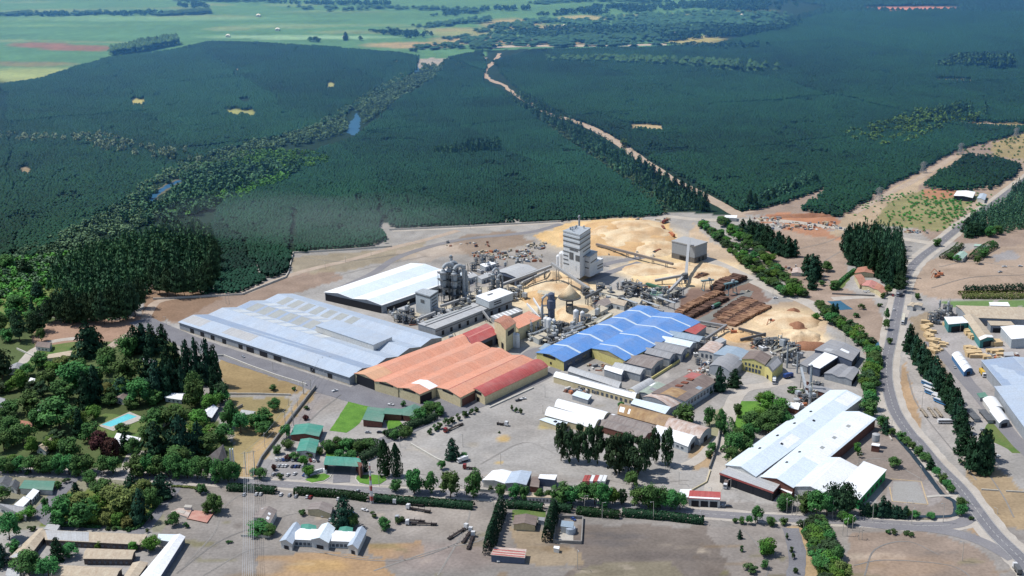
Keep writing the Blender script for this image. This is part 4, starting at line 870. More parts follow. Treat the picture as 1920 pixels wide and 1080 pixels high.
building('brick_annex', 'small brick annex with white strip roof at the works corner', '1462,916 1466,910 1487,918 1483,926', 4, 'flat', 0, 1, M_white, W_brick, .4, [], [], 'annex')
building('brick_annex', 'dark red roofed boiler shed behind the long works', '1510,728 1520,720 1560,730 1550,738', 7, 'mono', .6, 1, M_grey, W_brick, .3, rowd('F', .1, .9, 2, 1, 4), [], 'shed')
building('brick_annex', 'small white roofed brick hut near the green garden', '1472,762 1478,755 1500,757 1496,768', 4, 'flat', 0, 1, M_white, W_brick, .4, [], [], 'hut')
# --- sawmill at the right
sm = 'sawmill buildings at the right edge'
building('sawmill_hall', 'very long beige roofed sawmill hall', '1793,573 1930,577 1945,600 1815,595', 7, 'gable', 1.4, 1, M_tan, W_grey, .5, [], [], 'sawmill', 'the sawmill', sm)
building('sawmill_hall', 'long beige gabled sawmill wing pointing down the yard', '1807,592 1838,638 1863,633 1829,591', 7, 'gable', 1.4, 1, M_tan, mat('teal wall', A(80, 150, 150)), .5, [('B', .25, .95, 0, 5)], [(.9, 1, 0, 1, M_white, 'roof_panel', .03)], 'sawmill', None, sm)
building('sawmill_shed', 'white open shed facing the sawmill yard', '1771,596 1779,609 1815,605 1804,594', 7, 'mono', .5, 1, M_white, mat('teal wall', A(80, 150, 150)), .5, [('B', .15, .8, 0, 5)], [], 'shed', None, sm)
building('sawmill_shed', 'wide white box shed beyond the sawmill wing', '1877,613 1897,636 1960,634 1935,611', 8, 'gable', .8, 1, M_white, W_pale, .5, [], [], 'shed', None, sm)
building('sawmill_shed', 'beige open shed between the sawmill halls', '1852,603 1858,611 1903,611 1895,603', 6, 'mono', .5, 1, M_tan, W_grey, .4, [('B', .1, .6, 0, 4)], [], 'shed', None, sm)
building('sawmill_shed', 'small white shed behind the long sawmill hall', '1855,567 1858,573 1893,574 1889,567', 5, 'flat', 0, 1, M_white, W_white, .4, [], [], 'shed', None, sm)
building('sawmill_shed', 'little grey hut in the lumber yard', '1882,661 1884,667 1901,667 1898,660', 4, 'flat', 0, 1, M_lgrey, W_grey, .4, [], [], 'hut', None, sm)
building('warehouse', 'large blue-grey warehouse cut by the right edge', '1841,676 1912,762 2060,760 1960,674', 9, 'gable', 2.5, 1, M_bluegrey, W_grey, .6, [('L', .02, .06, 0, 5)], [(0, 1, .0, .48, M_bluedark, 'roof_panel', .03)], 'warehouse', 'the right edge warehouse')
building('warehouse_wing', 'near end of the blue-grey warehouse at the right edge', '1866,725 1950,840 2060,840 2000,725', 9, 'gable', 2, 1, M_bluegrey, W_grey, .6, [], [], 'warehouse')
building('arched_shed', 'white arched shed in several bays beside the sawmill road', '1785,665 1808,697 1824,692 1802,662', 4, 'barrel', 1.8, 1, M_white, mat('blue wall', A(90, 140, 190)), .3, [('B', .3, .7, 0, 3)], [(u, u+.02, 0, 1, M_grey, 'roof_seam', .06) for u in (.25, .5, .75)], 'shed')
building('arched_shed', 'small white arched shed above the bus park', '1843,748 1857,768 1880,764 1867,746', 4, 'barrel', 1.6, 1, M_white, W_white, .3, [], [], 'shed')
building('arched_shed', 'white arched shed with dark end beside the bus park', '1856,770 1874,793 1893,789 1876,766', 4, 'barrel', 1.8, 1, M_white, W_grey, .3, [('B', .2, .8, 0, 3)], [], 'shed')
building('small_shed', 'little blue-green roof by the sawmill road', '1832,738 1838,746 1852,744 1846,736', 3, 'flat', 0, 1, M_green, W_grey, .3, [], [], 'shed')
# --- entrance and offices
building('gatehouse', 'teal arched canopy over the factory gate', '614,856 670,859 679,875 608,871', 6.5, 'barrel', 2.0, 1, M_teal, M_dark, .3, [], [], 'gatehouse', 'the teal gate canopy', walls='F', wmats={'F': W_brick})
building('office_building', 'teal roofed office above the car park', '546,815 554,797 605,799 597,818', 4.5, 'gable', 1.5, 1, M_teal, W_brick, .6, rowd('R', .1, .9, 4, 1, 3), [], 'office', 'the teal roofed offices')
building('office_building', 'square teal roofed office right above the car park', '557,846 565,824 597,826 590,849', 4.5, 'gable', 1.2, 1, M_teal, W_white, .6, rowd('R', .1, .9, 3, 1, 3), [], 'office')
building('office_building', 'dull green roofed administration building on the lawn', '681,789 691,766 722,767 716,791', 4.5, 'mono', 1, 1, M_green, W_brick, .6, rowd('R', .1, .9, 5, 1, 3.2), [], 'office', 'the green roofed office')
building('office_wing', 'green roofed wing linking to the round pavilion', '720,777 724,767 757,768 752,778', 4.5, 'mono', .6, 1, M_green, W_brick, .5, rowd('R', .1, .9, 4, 1, 3.2), [], 'office')
def pyramid(name, label, pts, h, rise, roofm, wallm, cat='pavilion', over=.8, lm=None):
    W = [G(x, y, h) for x, y in P(pts)]; c = sum((Vector(p) for p in W), Vector())/len(W); r = thing(name, label, cat, (c.x, c.y, 0)); mb = MB(); n = len(W)
    E = [c+(p-c)*(1+over/(p-c).length) for p in W]
    for i in range(n): mb.poly([E[i]+Vector((0, 0, .1)), E[(i+1) % n]+Vector((0, 0, .1)), c+Vector((0, 0, rise))])
    mb.poly([e+Vector((0, 0, .05)) for e in reversed(E)]); mb.build('roof', roofm, r, r.location); mb = MB()
    for i in range(n):
        a, b = W[i], W[(i+1) % n]; mb.poly([(a.x, a.y, 0), (b.x, b.y, 0), (b.x, b.y, h), (a.x, a.y, h)])
    mb.build('wall', wallm, r, r.location)
    if lm: q = P(pts)[0]; landmark(q[0], q[1], lm)
    return r
pyramid('pavilion', 'green pyramid-roofed pavilion at the end of the administration building', '756,778 752,768 777,758 798,768 778,781', 4.5, 3, M_green, W_brick)
building('brick_tower', 'brick side wall block at the right end of the gate canopy', '666,860 672,856 679,872 675,877', 8, 'flat', 0, 1, W_brick, W_brick, .1, [], [], 'building')
# gate at right
building('gatehouse', 'red roofed truck gate beside the road', '1294,922 1350,925 1350,937 1292,934', 5.5, 'mono', .6, 1, M_redr, W_white, .4, rowd('R', .05, .95, 3, 0, 4, .8, M_dark, 'opening'), [(0, 1, .8, 1, M_white, 'fascia', .05)], 'gatehouse', 'the red truck gate')
building('white_block', 'white rooms beside the red truck gate', '1276,918 1296,918 1294,933 1272,931', 4.5, 'flat', 0, 1, M_white, W_white, .2, [], [], 'building')
# along the street
building('storage_shed', 'bright white roofed shed behind the roadside trees', '906,900 924,883 960,885 948,907', 5, 'gable', 1.2, 1, M_white, W_white, .4, [], [], 'shed', 'the white roadside shed')
building('storage_shed', 'pale blue roofed shed right of the white roadside shed', '948,906 960,885 996,885 986,909', 5.5, 'gable', 1.0, 1, M_bluegrey, W_grey, .4, [('B', .1, .9, 0, 4)], [], 'shed')
building('workshop', 'small white roofed workshop with dark front', '1010,898 1013,891 1044,891 1040,900', 5, 'mono', .4, 1, M_white, W_dark, .3, [], [], 'workshop')
building('brick_yard', 'flat dark brick store beside the small workshop', '994,912 998,894 1012,894 1010,914', 4, 'flat', 0, 1, M_brown, W_brick, .2, [], [], 'store')
building('street_house', 'low pale street building behind the hedge', '990,924 1046,926 1045,934 988,932', 3.5, 'flat', 0, 1, M_tan, W_white, .2, rowd('R', .05, .95, 8, .8, 2.4), [], 'house')
building('butterfly_building', 'white middle hall of the winged building', '545,990 668,998 665,1016 546,1011', 4.5, 'gable', .9, 1, M_white, W_pale, .4, rowd('R', .05, .95, 14, .8, 2.6, .7), [], 'building', 'the winged building')
building('building_wing', 'pale blue left wing of the white winged building', '526,1014 550,982 563,987 547,1019', 4.8, 'gable', 1.8, 1, M_bluegrey, W_white, .6, [('F', .3, .7, .2, 2.5)], [], 'building')
building('building_wing', 'pale blue right wing of the white winged building', '653,1023 672,990 686,995 670,1028', 4.8, 'gable', 1.8, 1, M_bluegrey, W_white, .6, [('F', .3, .7, .2, 2.5)], [], 'building')
building('building_wing', 'cross-gabled centre of the white winged building', '584,1011 604,984 627,990 615,1017', 5.4, 'gable', 2.2, 1, M_ice, W_pale, .6, [('F', .3, .7, .2, 2.5)], [], 'building')
building('small_shed', 'teal roof behind the left half of the winged building', '563,993 566,984 592,986 593,995', 4, 'gable', .8, 1, M_teal, W_white, .3, [], [], 'shed')
building('small_shed', 'teal roof behind the right half of the winged building', '634,997 638,989 661,990 660,999', 4, 'gable', .8, 1, M_teal, W_white, .3, [], [], 'shed')
building('house', 'brown roofed house behind the white winged building', '577,955 585,944 623,947 619,962', 4, 'gable', 1.6, 1, M_fibre, W_cream, .7, rowd('R', .1, .9, 4, .8, 2.2), [], 'house')
building('workshop', 'beige gabled workshop with white front wall', '475,970 490,952 518,957 505,980', 5, 'gable', 1.8, 1, M_fibre, W_white, .6, [('F', .55, .75, 0, 3)], [(.1, .3, .75, .9, M_white), (.45, .6, .7, .85, M_white), (.75, .9, .1, .4, M_lgrey, 'roof_panel', .03)], 'workshop', 'the beige workshop')
building('storage_shed', 'red and white striped roof shed beside the column trees', '921,1042 928,1028 986,1031 983,1046', 4, 'mono', .6, 1, M_rustw, W_dark, .4, [], [(u, u+.12, 0, 1, M_redr, 'roof_panel', .03) for u in (.02, .3, .62)], 'shed', 'the striped roof shed')
building('house', 'brown roofed house between the two column hedges', '963,983 966,967 1007,969 1003,985', 4, 'gable', 1.4, 1, M_brown, W_cream, .5, rowd('R', .1, .9, 5, .8, 2.2), [], 'house', 'the brown roofed house')
building('house', 'small grey annex beside the brown roofed house', '1009,975 1010,970 1021,971 1020,977', 3, 'flat', 0, 1, M_grey, W_pale, .3, [], [], 'house')
building('pump_house', 'white walled pump house in the walled yard', '1052,988 1054,978 1075,979 1074,990', 4, 'mono', .4, 1, M_greyblue, W_white, .3, [('R', .2, .4, 0, 2.4)], [], 'pump house', 'the walled yard')
building('kiosk', 'tiny white kiosk below the walled yard', '1038,1028 1039,1024 1049,1025 1048,1030', 2.6, 'flat', 0, 1, M_white, W_white, .1, [], [], 'kiosk')
# --- suburb
hs = [('house', 'white roofed house left of the old chapel', '306,851 311,839 357,840 355,853', 'gable', M_white, W_white), ('house', 'tan roofed house at the far left below the trees', '68,840 92,823 103,826 85,845', 'gable', M_tan, W_white),
 ('house', 'wide flat white house below the pool', '214,824 220,813 263,822 258,832', 'flat', M_white, W_white), ('house', 'white carport wing of the house below the pool', '206,832 214,824 240,830 234,840', 'flat', M_white, W_white),
 ('house', 'white gabled house at the end of the access lane', '373,780 392,762 408,765 396,783', 'gable', M_white, W_dark), ('house', 'white roofed house among trees near the grey warehouse', '310,745 317,736 346,738 340,749', 'gable', M_white, W_white),
 ('house', 'pale roofed house beside the fenced lane', '450,777 458,769 479,772 472,782', 'gable', M_lgrey, W_white), ('house', 'low pale house with round white terrace', '350,809 353,802 404,803 402,812', 'gable', M_tan, W_white),
 ('house', 'brown roofed house above the pool', '215,747 228,735 243,739 235,752', 'gable', M_brown, W_white), ('house', 'grey roofed house deep in the trees', '268,679 272,671 296,677 292,686', 'gable', M_grey, W_white),
 ('house', 'dark roofed villa at the top of the garden suburb', '67,649 76,641 97,643 92,652', 'gable', M_brown, W_white), ('house', 'pale flat roofed villa with a garden', '88,672 92,665 134,658 131,667', 'flat', M_tan, W_white),
 ('house', 'grey roofed house at the far left lane', '16,695 21,685 45,683 42,693', 'gable', M_grey, W_white), ('house', 'white hut under trees at the left', '54,716 58,709 66,711 62,718', 'flat', M_white, W_white),
 ('house', 'grey roofed bungalow left of the old chapel pillars', '293,777 300,773 318,785 305,793', 'gable', M_grey, W_white), ('house', 'small tile roofed cottage at the left', '37,797 44,789 64,792 58,801', 'gable', M_tile, W_white),
 ('house', 'grey roof at the left picture edge', '-8,752 -4,744 10,748 8,758', 'gable', M_grey, W_white), ('house', 'little white roofed cottage near the round trees', '68,772 72,765 84,768 80,776', 'gable', M_lgrey, W_white),
 ('house', 'dull green roofed hall beside the corner park', '38,917 47,903 102,903 97,919', 'mono', M_green, W_white), ('house', 'dark roofed house at the left edge above the green roof', '-8,908 0,897 22,897 17,911', 'gable', M_dsteel, W_white),
 ('house', 'dark roofed house touching the green roofed hall', '17,913 22,903 36,905 30,917', 'gable', M_dsteel, W_white), ('house', 'narrow white roof left of the corner park', '50,933 63,919 72,921 59,936', 'mono', M_white, W_white),
 ('house', 'long narrow white roof below the green roofed hall', '29,948 45,934 55,937 41,951', 'mono', M_white, W_white), ('house', 'wide grey gabled house at the left edge', '-8,948 0,949 50,951 48,967', 'gable', M_grey, W_white),
 ('house', 'dark roof in the lower left corner', '-8,1030 -4,1025 10,1027 5,1042', 'gable', M_dsteel, W_white), ('house', 'grey house in the lower left corner', '12,1078 20,1066 40,1070 34,1084', 'gable', M_lgrey, W_white)]
for nm, lb, q, kd, rm, wm in hs:
    pts = P(q); L1 = (G(*pts[0])-G(*pts[1])).length; L2 = (G(*pts[1])-G(*pts[2])).length
    if L2 > L1 and kd == 'gable': pts = [pts[3], pts[0], pts[1], pts[2]]   # ridge along the long side
    sd = 'L' if pts[0] != P(q)[0] else 'R'
    building(nm, lb, pts, 3.6, kd, {'gable': 1.8, 'flat': 0, 'mono': .6}[kd], 1, rm, wm, .6, rowd('L', .1, .9, 3, .9, 2.2, .4)+rowd('R', .1, .9, 3, .9, 2.2, .4)+rowd('F', .2, .8, 1, .9, 2.2, .4)+[('R', .46, .54, 0, 2.1)], [], 'house', None, 'houses of the suburb')
landmark(240, 790, 'the swimming pool'); landmark(40, 690, 'the far left houses'); landmark(330, 850, 'the white street house'); landmark(210, 960, 'the corner park'); landmark(80, 905, 'the green roofed hall')
landmark(440, 775, 'the pale house by the lane'); landmark(100, 660, 'the flat villa')
sc_ = 'school wings around the courtyard'
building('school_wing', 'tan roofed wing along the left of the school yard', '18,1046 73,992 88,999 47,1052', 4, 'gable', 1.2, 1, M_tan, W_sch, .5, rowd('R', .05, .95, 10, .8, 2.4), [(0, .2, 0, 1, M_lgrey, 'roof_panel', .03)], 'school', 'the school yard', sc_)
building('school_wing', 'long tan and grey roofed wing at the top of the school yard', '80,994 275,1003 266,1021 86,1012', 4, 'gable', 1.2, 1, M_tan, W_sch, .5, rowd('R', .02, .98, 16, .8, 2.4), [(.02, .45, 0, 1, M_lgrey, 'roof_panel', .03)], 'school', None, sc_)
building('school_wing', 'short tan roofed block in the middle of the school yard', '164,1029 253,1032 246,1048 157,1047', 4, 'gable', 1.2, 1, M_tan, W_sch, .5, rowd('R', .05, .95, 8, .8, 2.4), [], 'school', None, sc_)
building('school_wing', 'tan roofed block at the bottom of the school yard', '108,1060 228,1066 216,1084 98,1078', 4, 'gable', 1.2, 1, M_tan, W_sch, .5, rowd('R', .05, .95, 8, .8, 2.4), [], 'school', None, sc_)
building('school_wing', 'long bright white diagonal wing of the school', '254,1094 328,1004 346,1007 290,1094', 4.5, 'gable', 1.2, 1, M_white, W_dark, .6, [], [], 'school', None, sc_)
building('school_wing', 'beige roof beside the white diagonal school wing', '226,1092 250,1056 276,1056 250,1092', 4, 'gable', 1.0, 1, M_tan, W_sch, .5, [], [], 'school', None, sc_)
building('school_wing', 'pale blue flat roof joining the white diagonal wing', '296,1012 298,1002 330,1003 322,1016', 4, 'flat', 0, 1, M_ice, W_white, .3, [], [], 'school', None, sc_)
building('school_wing', 'small pale roof at the top corner of the school', '83,992 90,983 112,985 106,995', 4, 'flat', 0, 1, M_lgrey, W_white, .3, [], [], 'school', None, sc_)
building('ruined_house', 'unfinished pink and white slabs of a ruined house', '320,960 335,953 360,955 352,970', 1.2, 'flat', 0, 1, M_rustw, W_white, .1, [], [(.2, .6, .2, .7, M_conc, 'floor_slab', .2)], 'ruin', 'the ruined house')
building('ruined_house', 'pink floor slab beside the white ruined walls', '350,972 356,957 402,960 388,980', .6, 'flat', 0, 1, mat('pink slab', A(215, 172, 155), .9, A(190, 130, 118), .2, .9), W_brick, .1, [], [], 'ruin')
building('open_shelter', 'small flat shelter behind the ruined house', '345,951 348,947 360,948 358,952', 3, 'flat', 0, 1, M_conc, W_white, .2, [], [], 'shelter')
# chapel
W_ = G(405, 872); r = thing('chapel', 'steep brown roofed chapel behind the roadside trees', 'chapel', W_); landmark(405, 870, 'the chapel'); mb = MB(); e = (G(432, 862)-G(395, 876)).normalized(); nn = Vector((-e.y, e.x, 0)); L_, Wd = 12, 7
for s_ in (-1, 1):
    a = W_+e*-6+nn*Wd*s_; b = W_+e*6+nn*Wd*s_; c = W_+e*7+Vector((0, 0, 13)); d = W_+e*-6+Vector((0, 0, 8)); mb.poly([a, b, c, d], [(0, 0), (12, 0), (12, 9), (0, 9)])
mb.build('roof', M_fibre, r, r.location); mb = MB()
for u, z in ((-5.9, 8), (6, 12.4)):
    mb.poly([W_+e*u+nn*-Wd*.98, W_+e*u+nn*Wd*.98, W_+e*u+Vector((0, 0, z-.3))])
mb.build('wall', W_white, r, r.location); mb = MB(); mb.beam(W_+e*-6.3+nn*7.1, W_+e*-6.3+Vector((0, 0, 8.2)), .5); mb.beam(W_+e*-6.3-nn*7.1, W_+e*-6.3+Vector((0, 0, 8.2)), .5); mb.build('roof_trim', M_white, r, r.location)
r = thing('bell_pillars', 'pair of tall white concrete bell pillars beside the chapel', 'pillars', G(437, 876)); mb = MB(); hh = hm(437, 876, 34)
for dx in (0, 5):
    g = G(434+dx, 876); mb.hexa([g+Vector((-.6, -.9, 0)), g+Vector((.6, -.9, 0)), g+Vector((.6, .9, 0)), g+Vector((-.6, .9, 0))], [g+Vector((-.3, -.9, hh)), g+Vector((.3, -.9, hh)), g+Vector((.3, .9, hh)), g+Vector((-.3, .9, hh))])
mb.build('pillar', M_white, r, r.location)
# pool
r = thing('swimming_pool', 'turquoise swimming pool with pale paved surround', 'pool', G(225, 790)); mb = MB()
o_ = [G(x, y, .35) for x, y in P('184,798 243,772 272,784 212,808')]; i_ = [G(x, y, .35) for x, y in P('190,796 240,775.5 257,781 208,800')]
for k in range(4): mb.poly([o_[k], o_[(k+1) % 4], i_[(k+1) % 4], i_[k]]); mb.poly([i_[k], i_[(k+1) % 4], i_[(k+1) % 4]-Vector((0, 0, .3)), i_[k]-Vector((0, 0, .3))])
mb.build('pool_deck', M_conc, r, r.location); mb = MB(); mb.poly([p-Vector((0, 0, .12)) for p in i_]); mb.build('pool_water', M_pool, r, r.location)
# others far right / middle
building('farm_shed', 'bright white roofed shed at the nursery', '1789,367 1795,358 1828,360 1823,371', 5, 'gable', 1, 1, M_white, M_dark, .6, [], [], 'shed', 'the nursery shed')
building('farm_shed', 'small pale blue shed at the end of the nursery', '1832,372 1838,363 1850,365 1846,375', 4, 'gable', 1, 1, M_bluegrey, W_white, .4, [], [], 'shed')
building('house', 'pale green roofed house across the road bend', '1788,481 1800,472 1814,476 1805,485', 4, 'gable', 1.6, 1, mat('mint roof', A(178, 205, 190)), W_white, .5, [], [], 'house', 'the mint roofed house')
building('farm_shed', 'narrow green roofed stable beyond the mint roofed house', '1826,461 1828,458 1851,461 1849,465', 3, 'gable', .8, 1, mat('mint roof', A(178, 205, 190)), W_white, .3, [], [], 'shed')
tl = 'terracotta roofs of the house below the pine block'
building('restaurant', 'curved terracotta roofed house below the pine block', '1603,512 1609,502 1640,503 1638,513', 4, 'gable', 1.5, 1, M_tile, W_cream, .5, [], [], 'house', 'the terracotta roofed house', tl)
building('restaurant', 'left terracotta wing of the house below the pine block', '1602,516 1614,514 1624,530 1612,534', 4, 'gable', 1.3, 1, M_tile, W_cream, .5, [], [], 'house', None, tl)
building('restaurant', 'pink-red roofed wing facing the yard below the pine block', '1616,535 1624,526 1645,530 1640,542', 4, 'gable', 1.3, 1, mat('pink roof', A(215, 150, 140)), W_cream, .5, [], [], 'house', None, tl)
building('restaurant', 'lowest terracotta wing near the road', '1638,541 1644,530 1664,545 1654,551', 4, 'gable', 1.3, 1, M_tile, W_cream, .5, [], [], 'house', None, tl)
building('cottage', 'white ruined cottage near the two tall conifers', '1484,512 1488,503 1507,505 1506,513', 3, 'gable', 1, 1, M_rustw, W_white, .3, [], [], 'house')
building('bus_shelter', 'white roofed bus shelter at the dirt crossing', '1358,408 1360,404 1382,404 1381,409', 4, 'flat', 0, 1, M_white, W_white, .3, [], [], 'shelter', 'the dirt crossing')
building('roadside_stand', 'white truck shelter at the road above the sawmill', '1701,573 1708,567 1716,569 1712,575', 4, 'gable', .6, 1, M_tan, W_white, .3, [], [], 'shed')
building('roadside_stand', 'second white shelter at the road above the sawmill', '1712,572 1716,568 1730,569 1728,574', 4, 'gable', .6, 1, M_tan, W_white, .3, [], [], 'shed')
building('boiler_hut', 'small brick hut with white top in the works garden', '1634,835 1636,831 1650,833 1648,837', 4.5, 'flat', 0, 1, M_white, W_brick, .2, [], [], 'hut')
for k, (x, y) in enumerate(((427, 66), (520, 54), (484, 28), (646, 68), (1058, 48), (1390, 28), (1265, 62), (1325, 66), (1245, 60))):
    building('farmhouse', 'tiny far farmhouse on the plain '+('left' if x < 600 else 'middle'), [(x-4, y+1), (x-3, y-1), (x+4, y-1), (x+3.5, y+1)], 4, 'gable', 2, 1, M_white, W_white, .3, [], [], 'farmhouse', None, 'far farmhouses')
# ------------------------------------------------------------------ chip piles and mounds
M_chip = mat('wood chips', A(248, 228, 192), .95, A(212, 178, 138), .05, 1.2, fine=.05)
M_chipo = mat('bark chips', A(234, 198, 148), .95, A(206, 166, 120), .05, 1, fine=.05)
M_dirtm = mat('brown earth heap', A(172, 125, 96), .95, A(140, 98, 76), .1, .9, fine=.1)
def mound(label, px, py, rx, ry, h, m_, seed=1, sharp=1.3, name='chip_pile', cat='chip pile'):
    c = G(px, py); ax = rx*mpp(px, py); dep = math.atan2(H, c.y); ay = ry*mpp(px, py)/math.sin(dep); mb = MB(); nr, na = 14, 40; vs = [(c.x, c.y, h)]; fs = []
    for i in range(1, nr+1):
        for k in range(na):
            a = 2*math.pi*k/na; e = 1+.28*(fbm(np.array([math.cos(a)*1.5+seed]), np.array([math.sin(a)*1.5+seed*3]), seed)[0]-.5)*2
            t = i/nr; x = c.x+ax*t*e*math.cos(a); y = c.y+ay*t*e*math.sin(a)
            nz = fbm(np.array([x/7]), np.array([y/7]), seed)[0]-.5; g = fbm(np.array([x/22]), np.array([y/22]), seed+4)[0]-.5
            vs.append((x, y, max(0, h*(1-t)**(1/sharp)+ (nz*.5+g*1.3)*h*min(1, (1-t)*4)*.9) if i < nr else -.3))
    for k in range(na): fs.append((0, 1+k, 1+(k+1) % na))
    for i in range(nr-1):
        for k in range(na):
            a, b = 1+i*na+k, 1+i*na+(k+1) % na; fs.append((a, a+na, b+na, b))
    mb.add(vs, fs); o = mb.build(name, m_, None, c, True); landmark(px, py, 'the chip heaps') if rx > 60 else None
    return tag(o, label, cat)
mound('broad flat tan chip heap behind the tall grey tower', 1150, 446, 112, 32, 5, M_chipo, 2, 2.5)
mound('smooth pale yellow chip heap right of the tall grey tower', 1180, 441, 78, 27, 7, M_chip, 3, 2.6)
mound('bright yellow chip slope beside the grey silo house', 1224, 464, 46, 16, 6, M_chip, 4)
mound('yellow chip apron around the silo house', 1310, 512, 62, 22, 2.5, M_chip, 5, 2)
mound('low chip spread left of the silo house', 1215, 505, 50, 12, 2, M_chip, 6, 2)
mound('chip spread in front of the tall grey tower', 1040, 535, 58, 18, 3.5, M_chip, 7, 2)
mound('conical yellow chip pile under the conveyor', 1035, 527, 22, 9, 10, M_chip, 8, 1)
mound('tan chip heap behind the orange factory roofs', 1008, 560, 32, 14, 6, M_chipo, 9)
mound('round yellow chip pile under the cone roof', 1085, 592, 44, 20, 6, M_chip, 10, 1.4)
mound('large tan chip mound right of the log yard', 1472, 600, 60, 17, 3.6, M_chip, 11, 2)
mound('pale yellow chip mound near the canal sheds', 1500, 634, 40, 13, 7, M_chip, 12, 1.5)
mound('small brown earth heap on the tan chip mound', 1496, 612, 22, 7, 5, M_dirtm, 13, name='earth_heap', cat='earth heap')
mound('brown earth heap at the top of the tan chip mound', 1488, 584, 14, 4, 4, M_dirtm, 14, name='earth_heap', cat='earth heap')
mound('orange chip heap beside the small conveyor', 1387, 632, 34, 10, 4, M_chipo, 15)
mound('small orange chip heap behind the small conveyor', 1392, 622, 18, 5, 4, M_chipo, 16)
mound('long reddish earth bank at the plantation edge', 1500, 405, 66, 4, 3, M_dirtm, 17, name='earth_heap', cat='earth heap')
mound('brown bank below the pale yellow chip mound', 1520, 650, 44, 8, 4, M_dirtm, 18, name='earth_heap', cat='earth heap')
# ------------------------------------------------------------------ log stacks
M_log = mat('log bark', A(138, 106, 90), .9, A(88, 68, 60), .12, 1, fine=.15); M_logl = mat('peeled logs', A(192, 152, 120), .9, A(128, 92, 74), .12, 1, fine=.12)
def logstack(label, a, b, wpx, h, m_, seed=1):
    """a wall of stacked logs from pixel a to pixel b; logs lie across the row"""
    r = random.Random(seed); p, q = G(*a), G(*b); d = (q-p); L_ = d.length; d.normalize(); n = Vector((-d.y, d.x, 0)); w_ = wpx; mb = MB(); k = 0; x = 0
    while x < L_:
        hh = h*(.6+.4*math.sin(min(1, min(x, L_-x)/12)*math.pi/2))*r.uniform(.82, 1.1); z = .35
        while z < hh:
            c = p+d*(x+r.uniform(-.4, .4)); o = r.uniform(-.7, .7); mb.tube([c+n*(-w_/2+o)+Vector((0, 0, z)), c+n*(w_/2+o)+Vector((0, 0, z+r.uniform(-.2, .2)))], .42, 5); z += .78
        x += .85
    o = mb.build('log_stack', m_, None, p); return tag(o, label, 'log stack', 'log stacks of the timber yard')
logstack('long orange-brown log stack at the left of the log yard', (1272, 590), (1352, 552), 8, 5, M_logl, 1)
logstack('second long log stack beside the green loader', (1284, 600), (1362, 560), 7, 4, M_log, 2)
for k in range(4):
    logstack(('dark weathered', 'brown', 'reddish', 'light brown')[k]+' log stack in the wide middle block of the log yard', (1346+k*8, 596+k*5), (1402+k*12, 560+k*5), 9.5, 2.8+.4*(k%2), M_log if k % 2 == 0 else M_logl, 3+k)
logstack('dark log stack at the back of the log yard', (1340, 545), (1392, 522), 11, 6, M_log, 9)
logstack('short reddish log stack near the gantry crane', (1345, 535), (1372, 524), 8, 4, M_logl, 10)
logstack('short dark log stack near the conveyor foot', (1305, 525), (1325, 516), 6, 4, M_log, 11)
landmark(1360, 575, 'the log yard'); landmark(1480, 610, 'the tan chip mound')
# ------------------------------------------------------------------ tall grey tower
def tower(name, label, quad, h, wall, roofm, bands=(), extra=None, base=0, cat='tower', over=.4, vents=0, lm=None):
    """quad at height h; horizontal dark bands as window strips (side, z0, z1, a, b)"""
    W = [G(x, y, h) for x, y in P(quad)]; c = sum((Vector((p.x, p.y, 0)) for p in W), Vector())/4; r = thing(name, label, cat, c); mb = MB()
    if lm: landmark(P(quad)[3][0], P(quad)[3][1]+h*1.5, lm)
    mb.hexa([(p.x, p.y, base) for p in W], [(p.x, p.y, h-.5) for p in W]); mb.build('wall', wall, r, c); mb = MB()
    E = [c+(Vector((p.x, p.y, 0))-c)*1.04 for p in W]; mb.hexa([(p.x, p.y, h-.5) for p in E], [(p.x, p.y, h+.5) for p in E]); mb.build('roof', roofm, r, c)
    S = {'L': (0, 1), 'B': (1, 2), 'R': (3, 2), 'F': (0, 3)}
    for b in bands:
        s, z0, z1, a, e = b[:5]; m_ = b[5] if len(b) > 5 else M_dsteel; i, j = S[s]; p, q = Vector((W[i].x, W[i].y, 0)), Vector((W[j].x, W[j].y, 0)); u, v = p.lerp(q, a), p.lerp(q, e)
        n = Vector((-(q-p).y, (q-p).x, 0)).normalized(); n = n if n.dot((p+q)/2-c) > 0 else -n; mb = MB()
        mb.hexa([u+n*.02+Vector((0, 0, z0)), v+n*.02+Vector((0, 0, z0)), v+n*.25+Vector((0, 0, z0)), u+n*.25+Vector((0, 0, z0))], [u+n*.02+Vector((0, 0, z1)), v+n*.02+Vector((0, 0, z1)), v+n*.25+Vector((0, 0, z1)), u+n*.25+Vector((0, 0, z1))]); mb.build('louvre', m_, r, c)
    if vents:
        mb = MB(); rr = random.Random(4)
        for k in range(vents):
            t, u = rr.uniform(.15, .85), rr.uniform(.15, .85); p = W[0].lerp(W[1], t).lerp(W[3].lerp(W[2], t), u); mb.lathe((p.x, p.y, h+.5), [(.6, 0), (.6, 2.2), (.9, 2.3), (.9, 2.8)], 8)
        mb.build('roof_vent', M_steel, r, c)
    return r
W_tw = mat('tower cladding', A(238, 241, 243), .7, A(222, 227, 230), .4, .5)
M_lt = mat('light trim', A(215, 222, 228), .7)
bd = []
for z in (44, 39.5, 34): bd += [('F', z-1.2, z, .0, 1), ('R', z-1.2, z, .0, 1), ('F', z, z+1.6, 0, 1, M_lt), ('R', z, z+1.6, 0, 1, M_lt)]
bd += [('F', 28, 29, .0, .35), ('F', 22, 29, .38, .62), ('F', 22, 27.5, .75, 1), ('F', 31, 32.5, .4, .9), ('F', 24, 25, .0, .3), ('F', 20, 21, 0, .3), ('F', 16, 16.8, .0, .35), ('R', 29, 30, .3, 1), ('R', 24, 25, .3, 1), ('F', 12, 17, .76, .78, M_lt)]
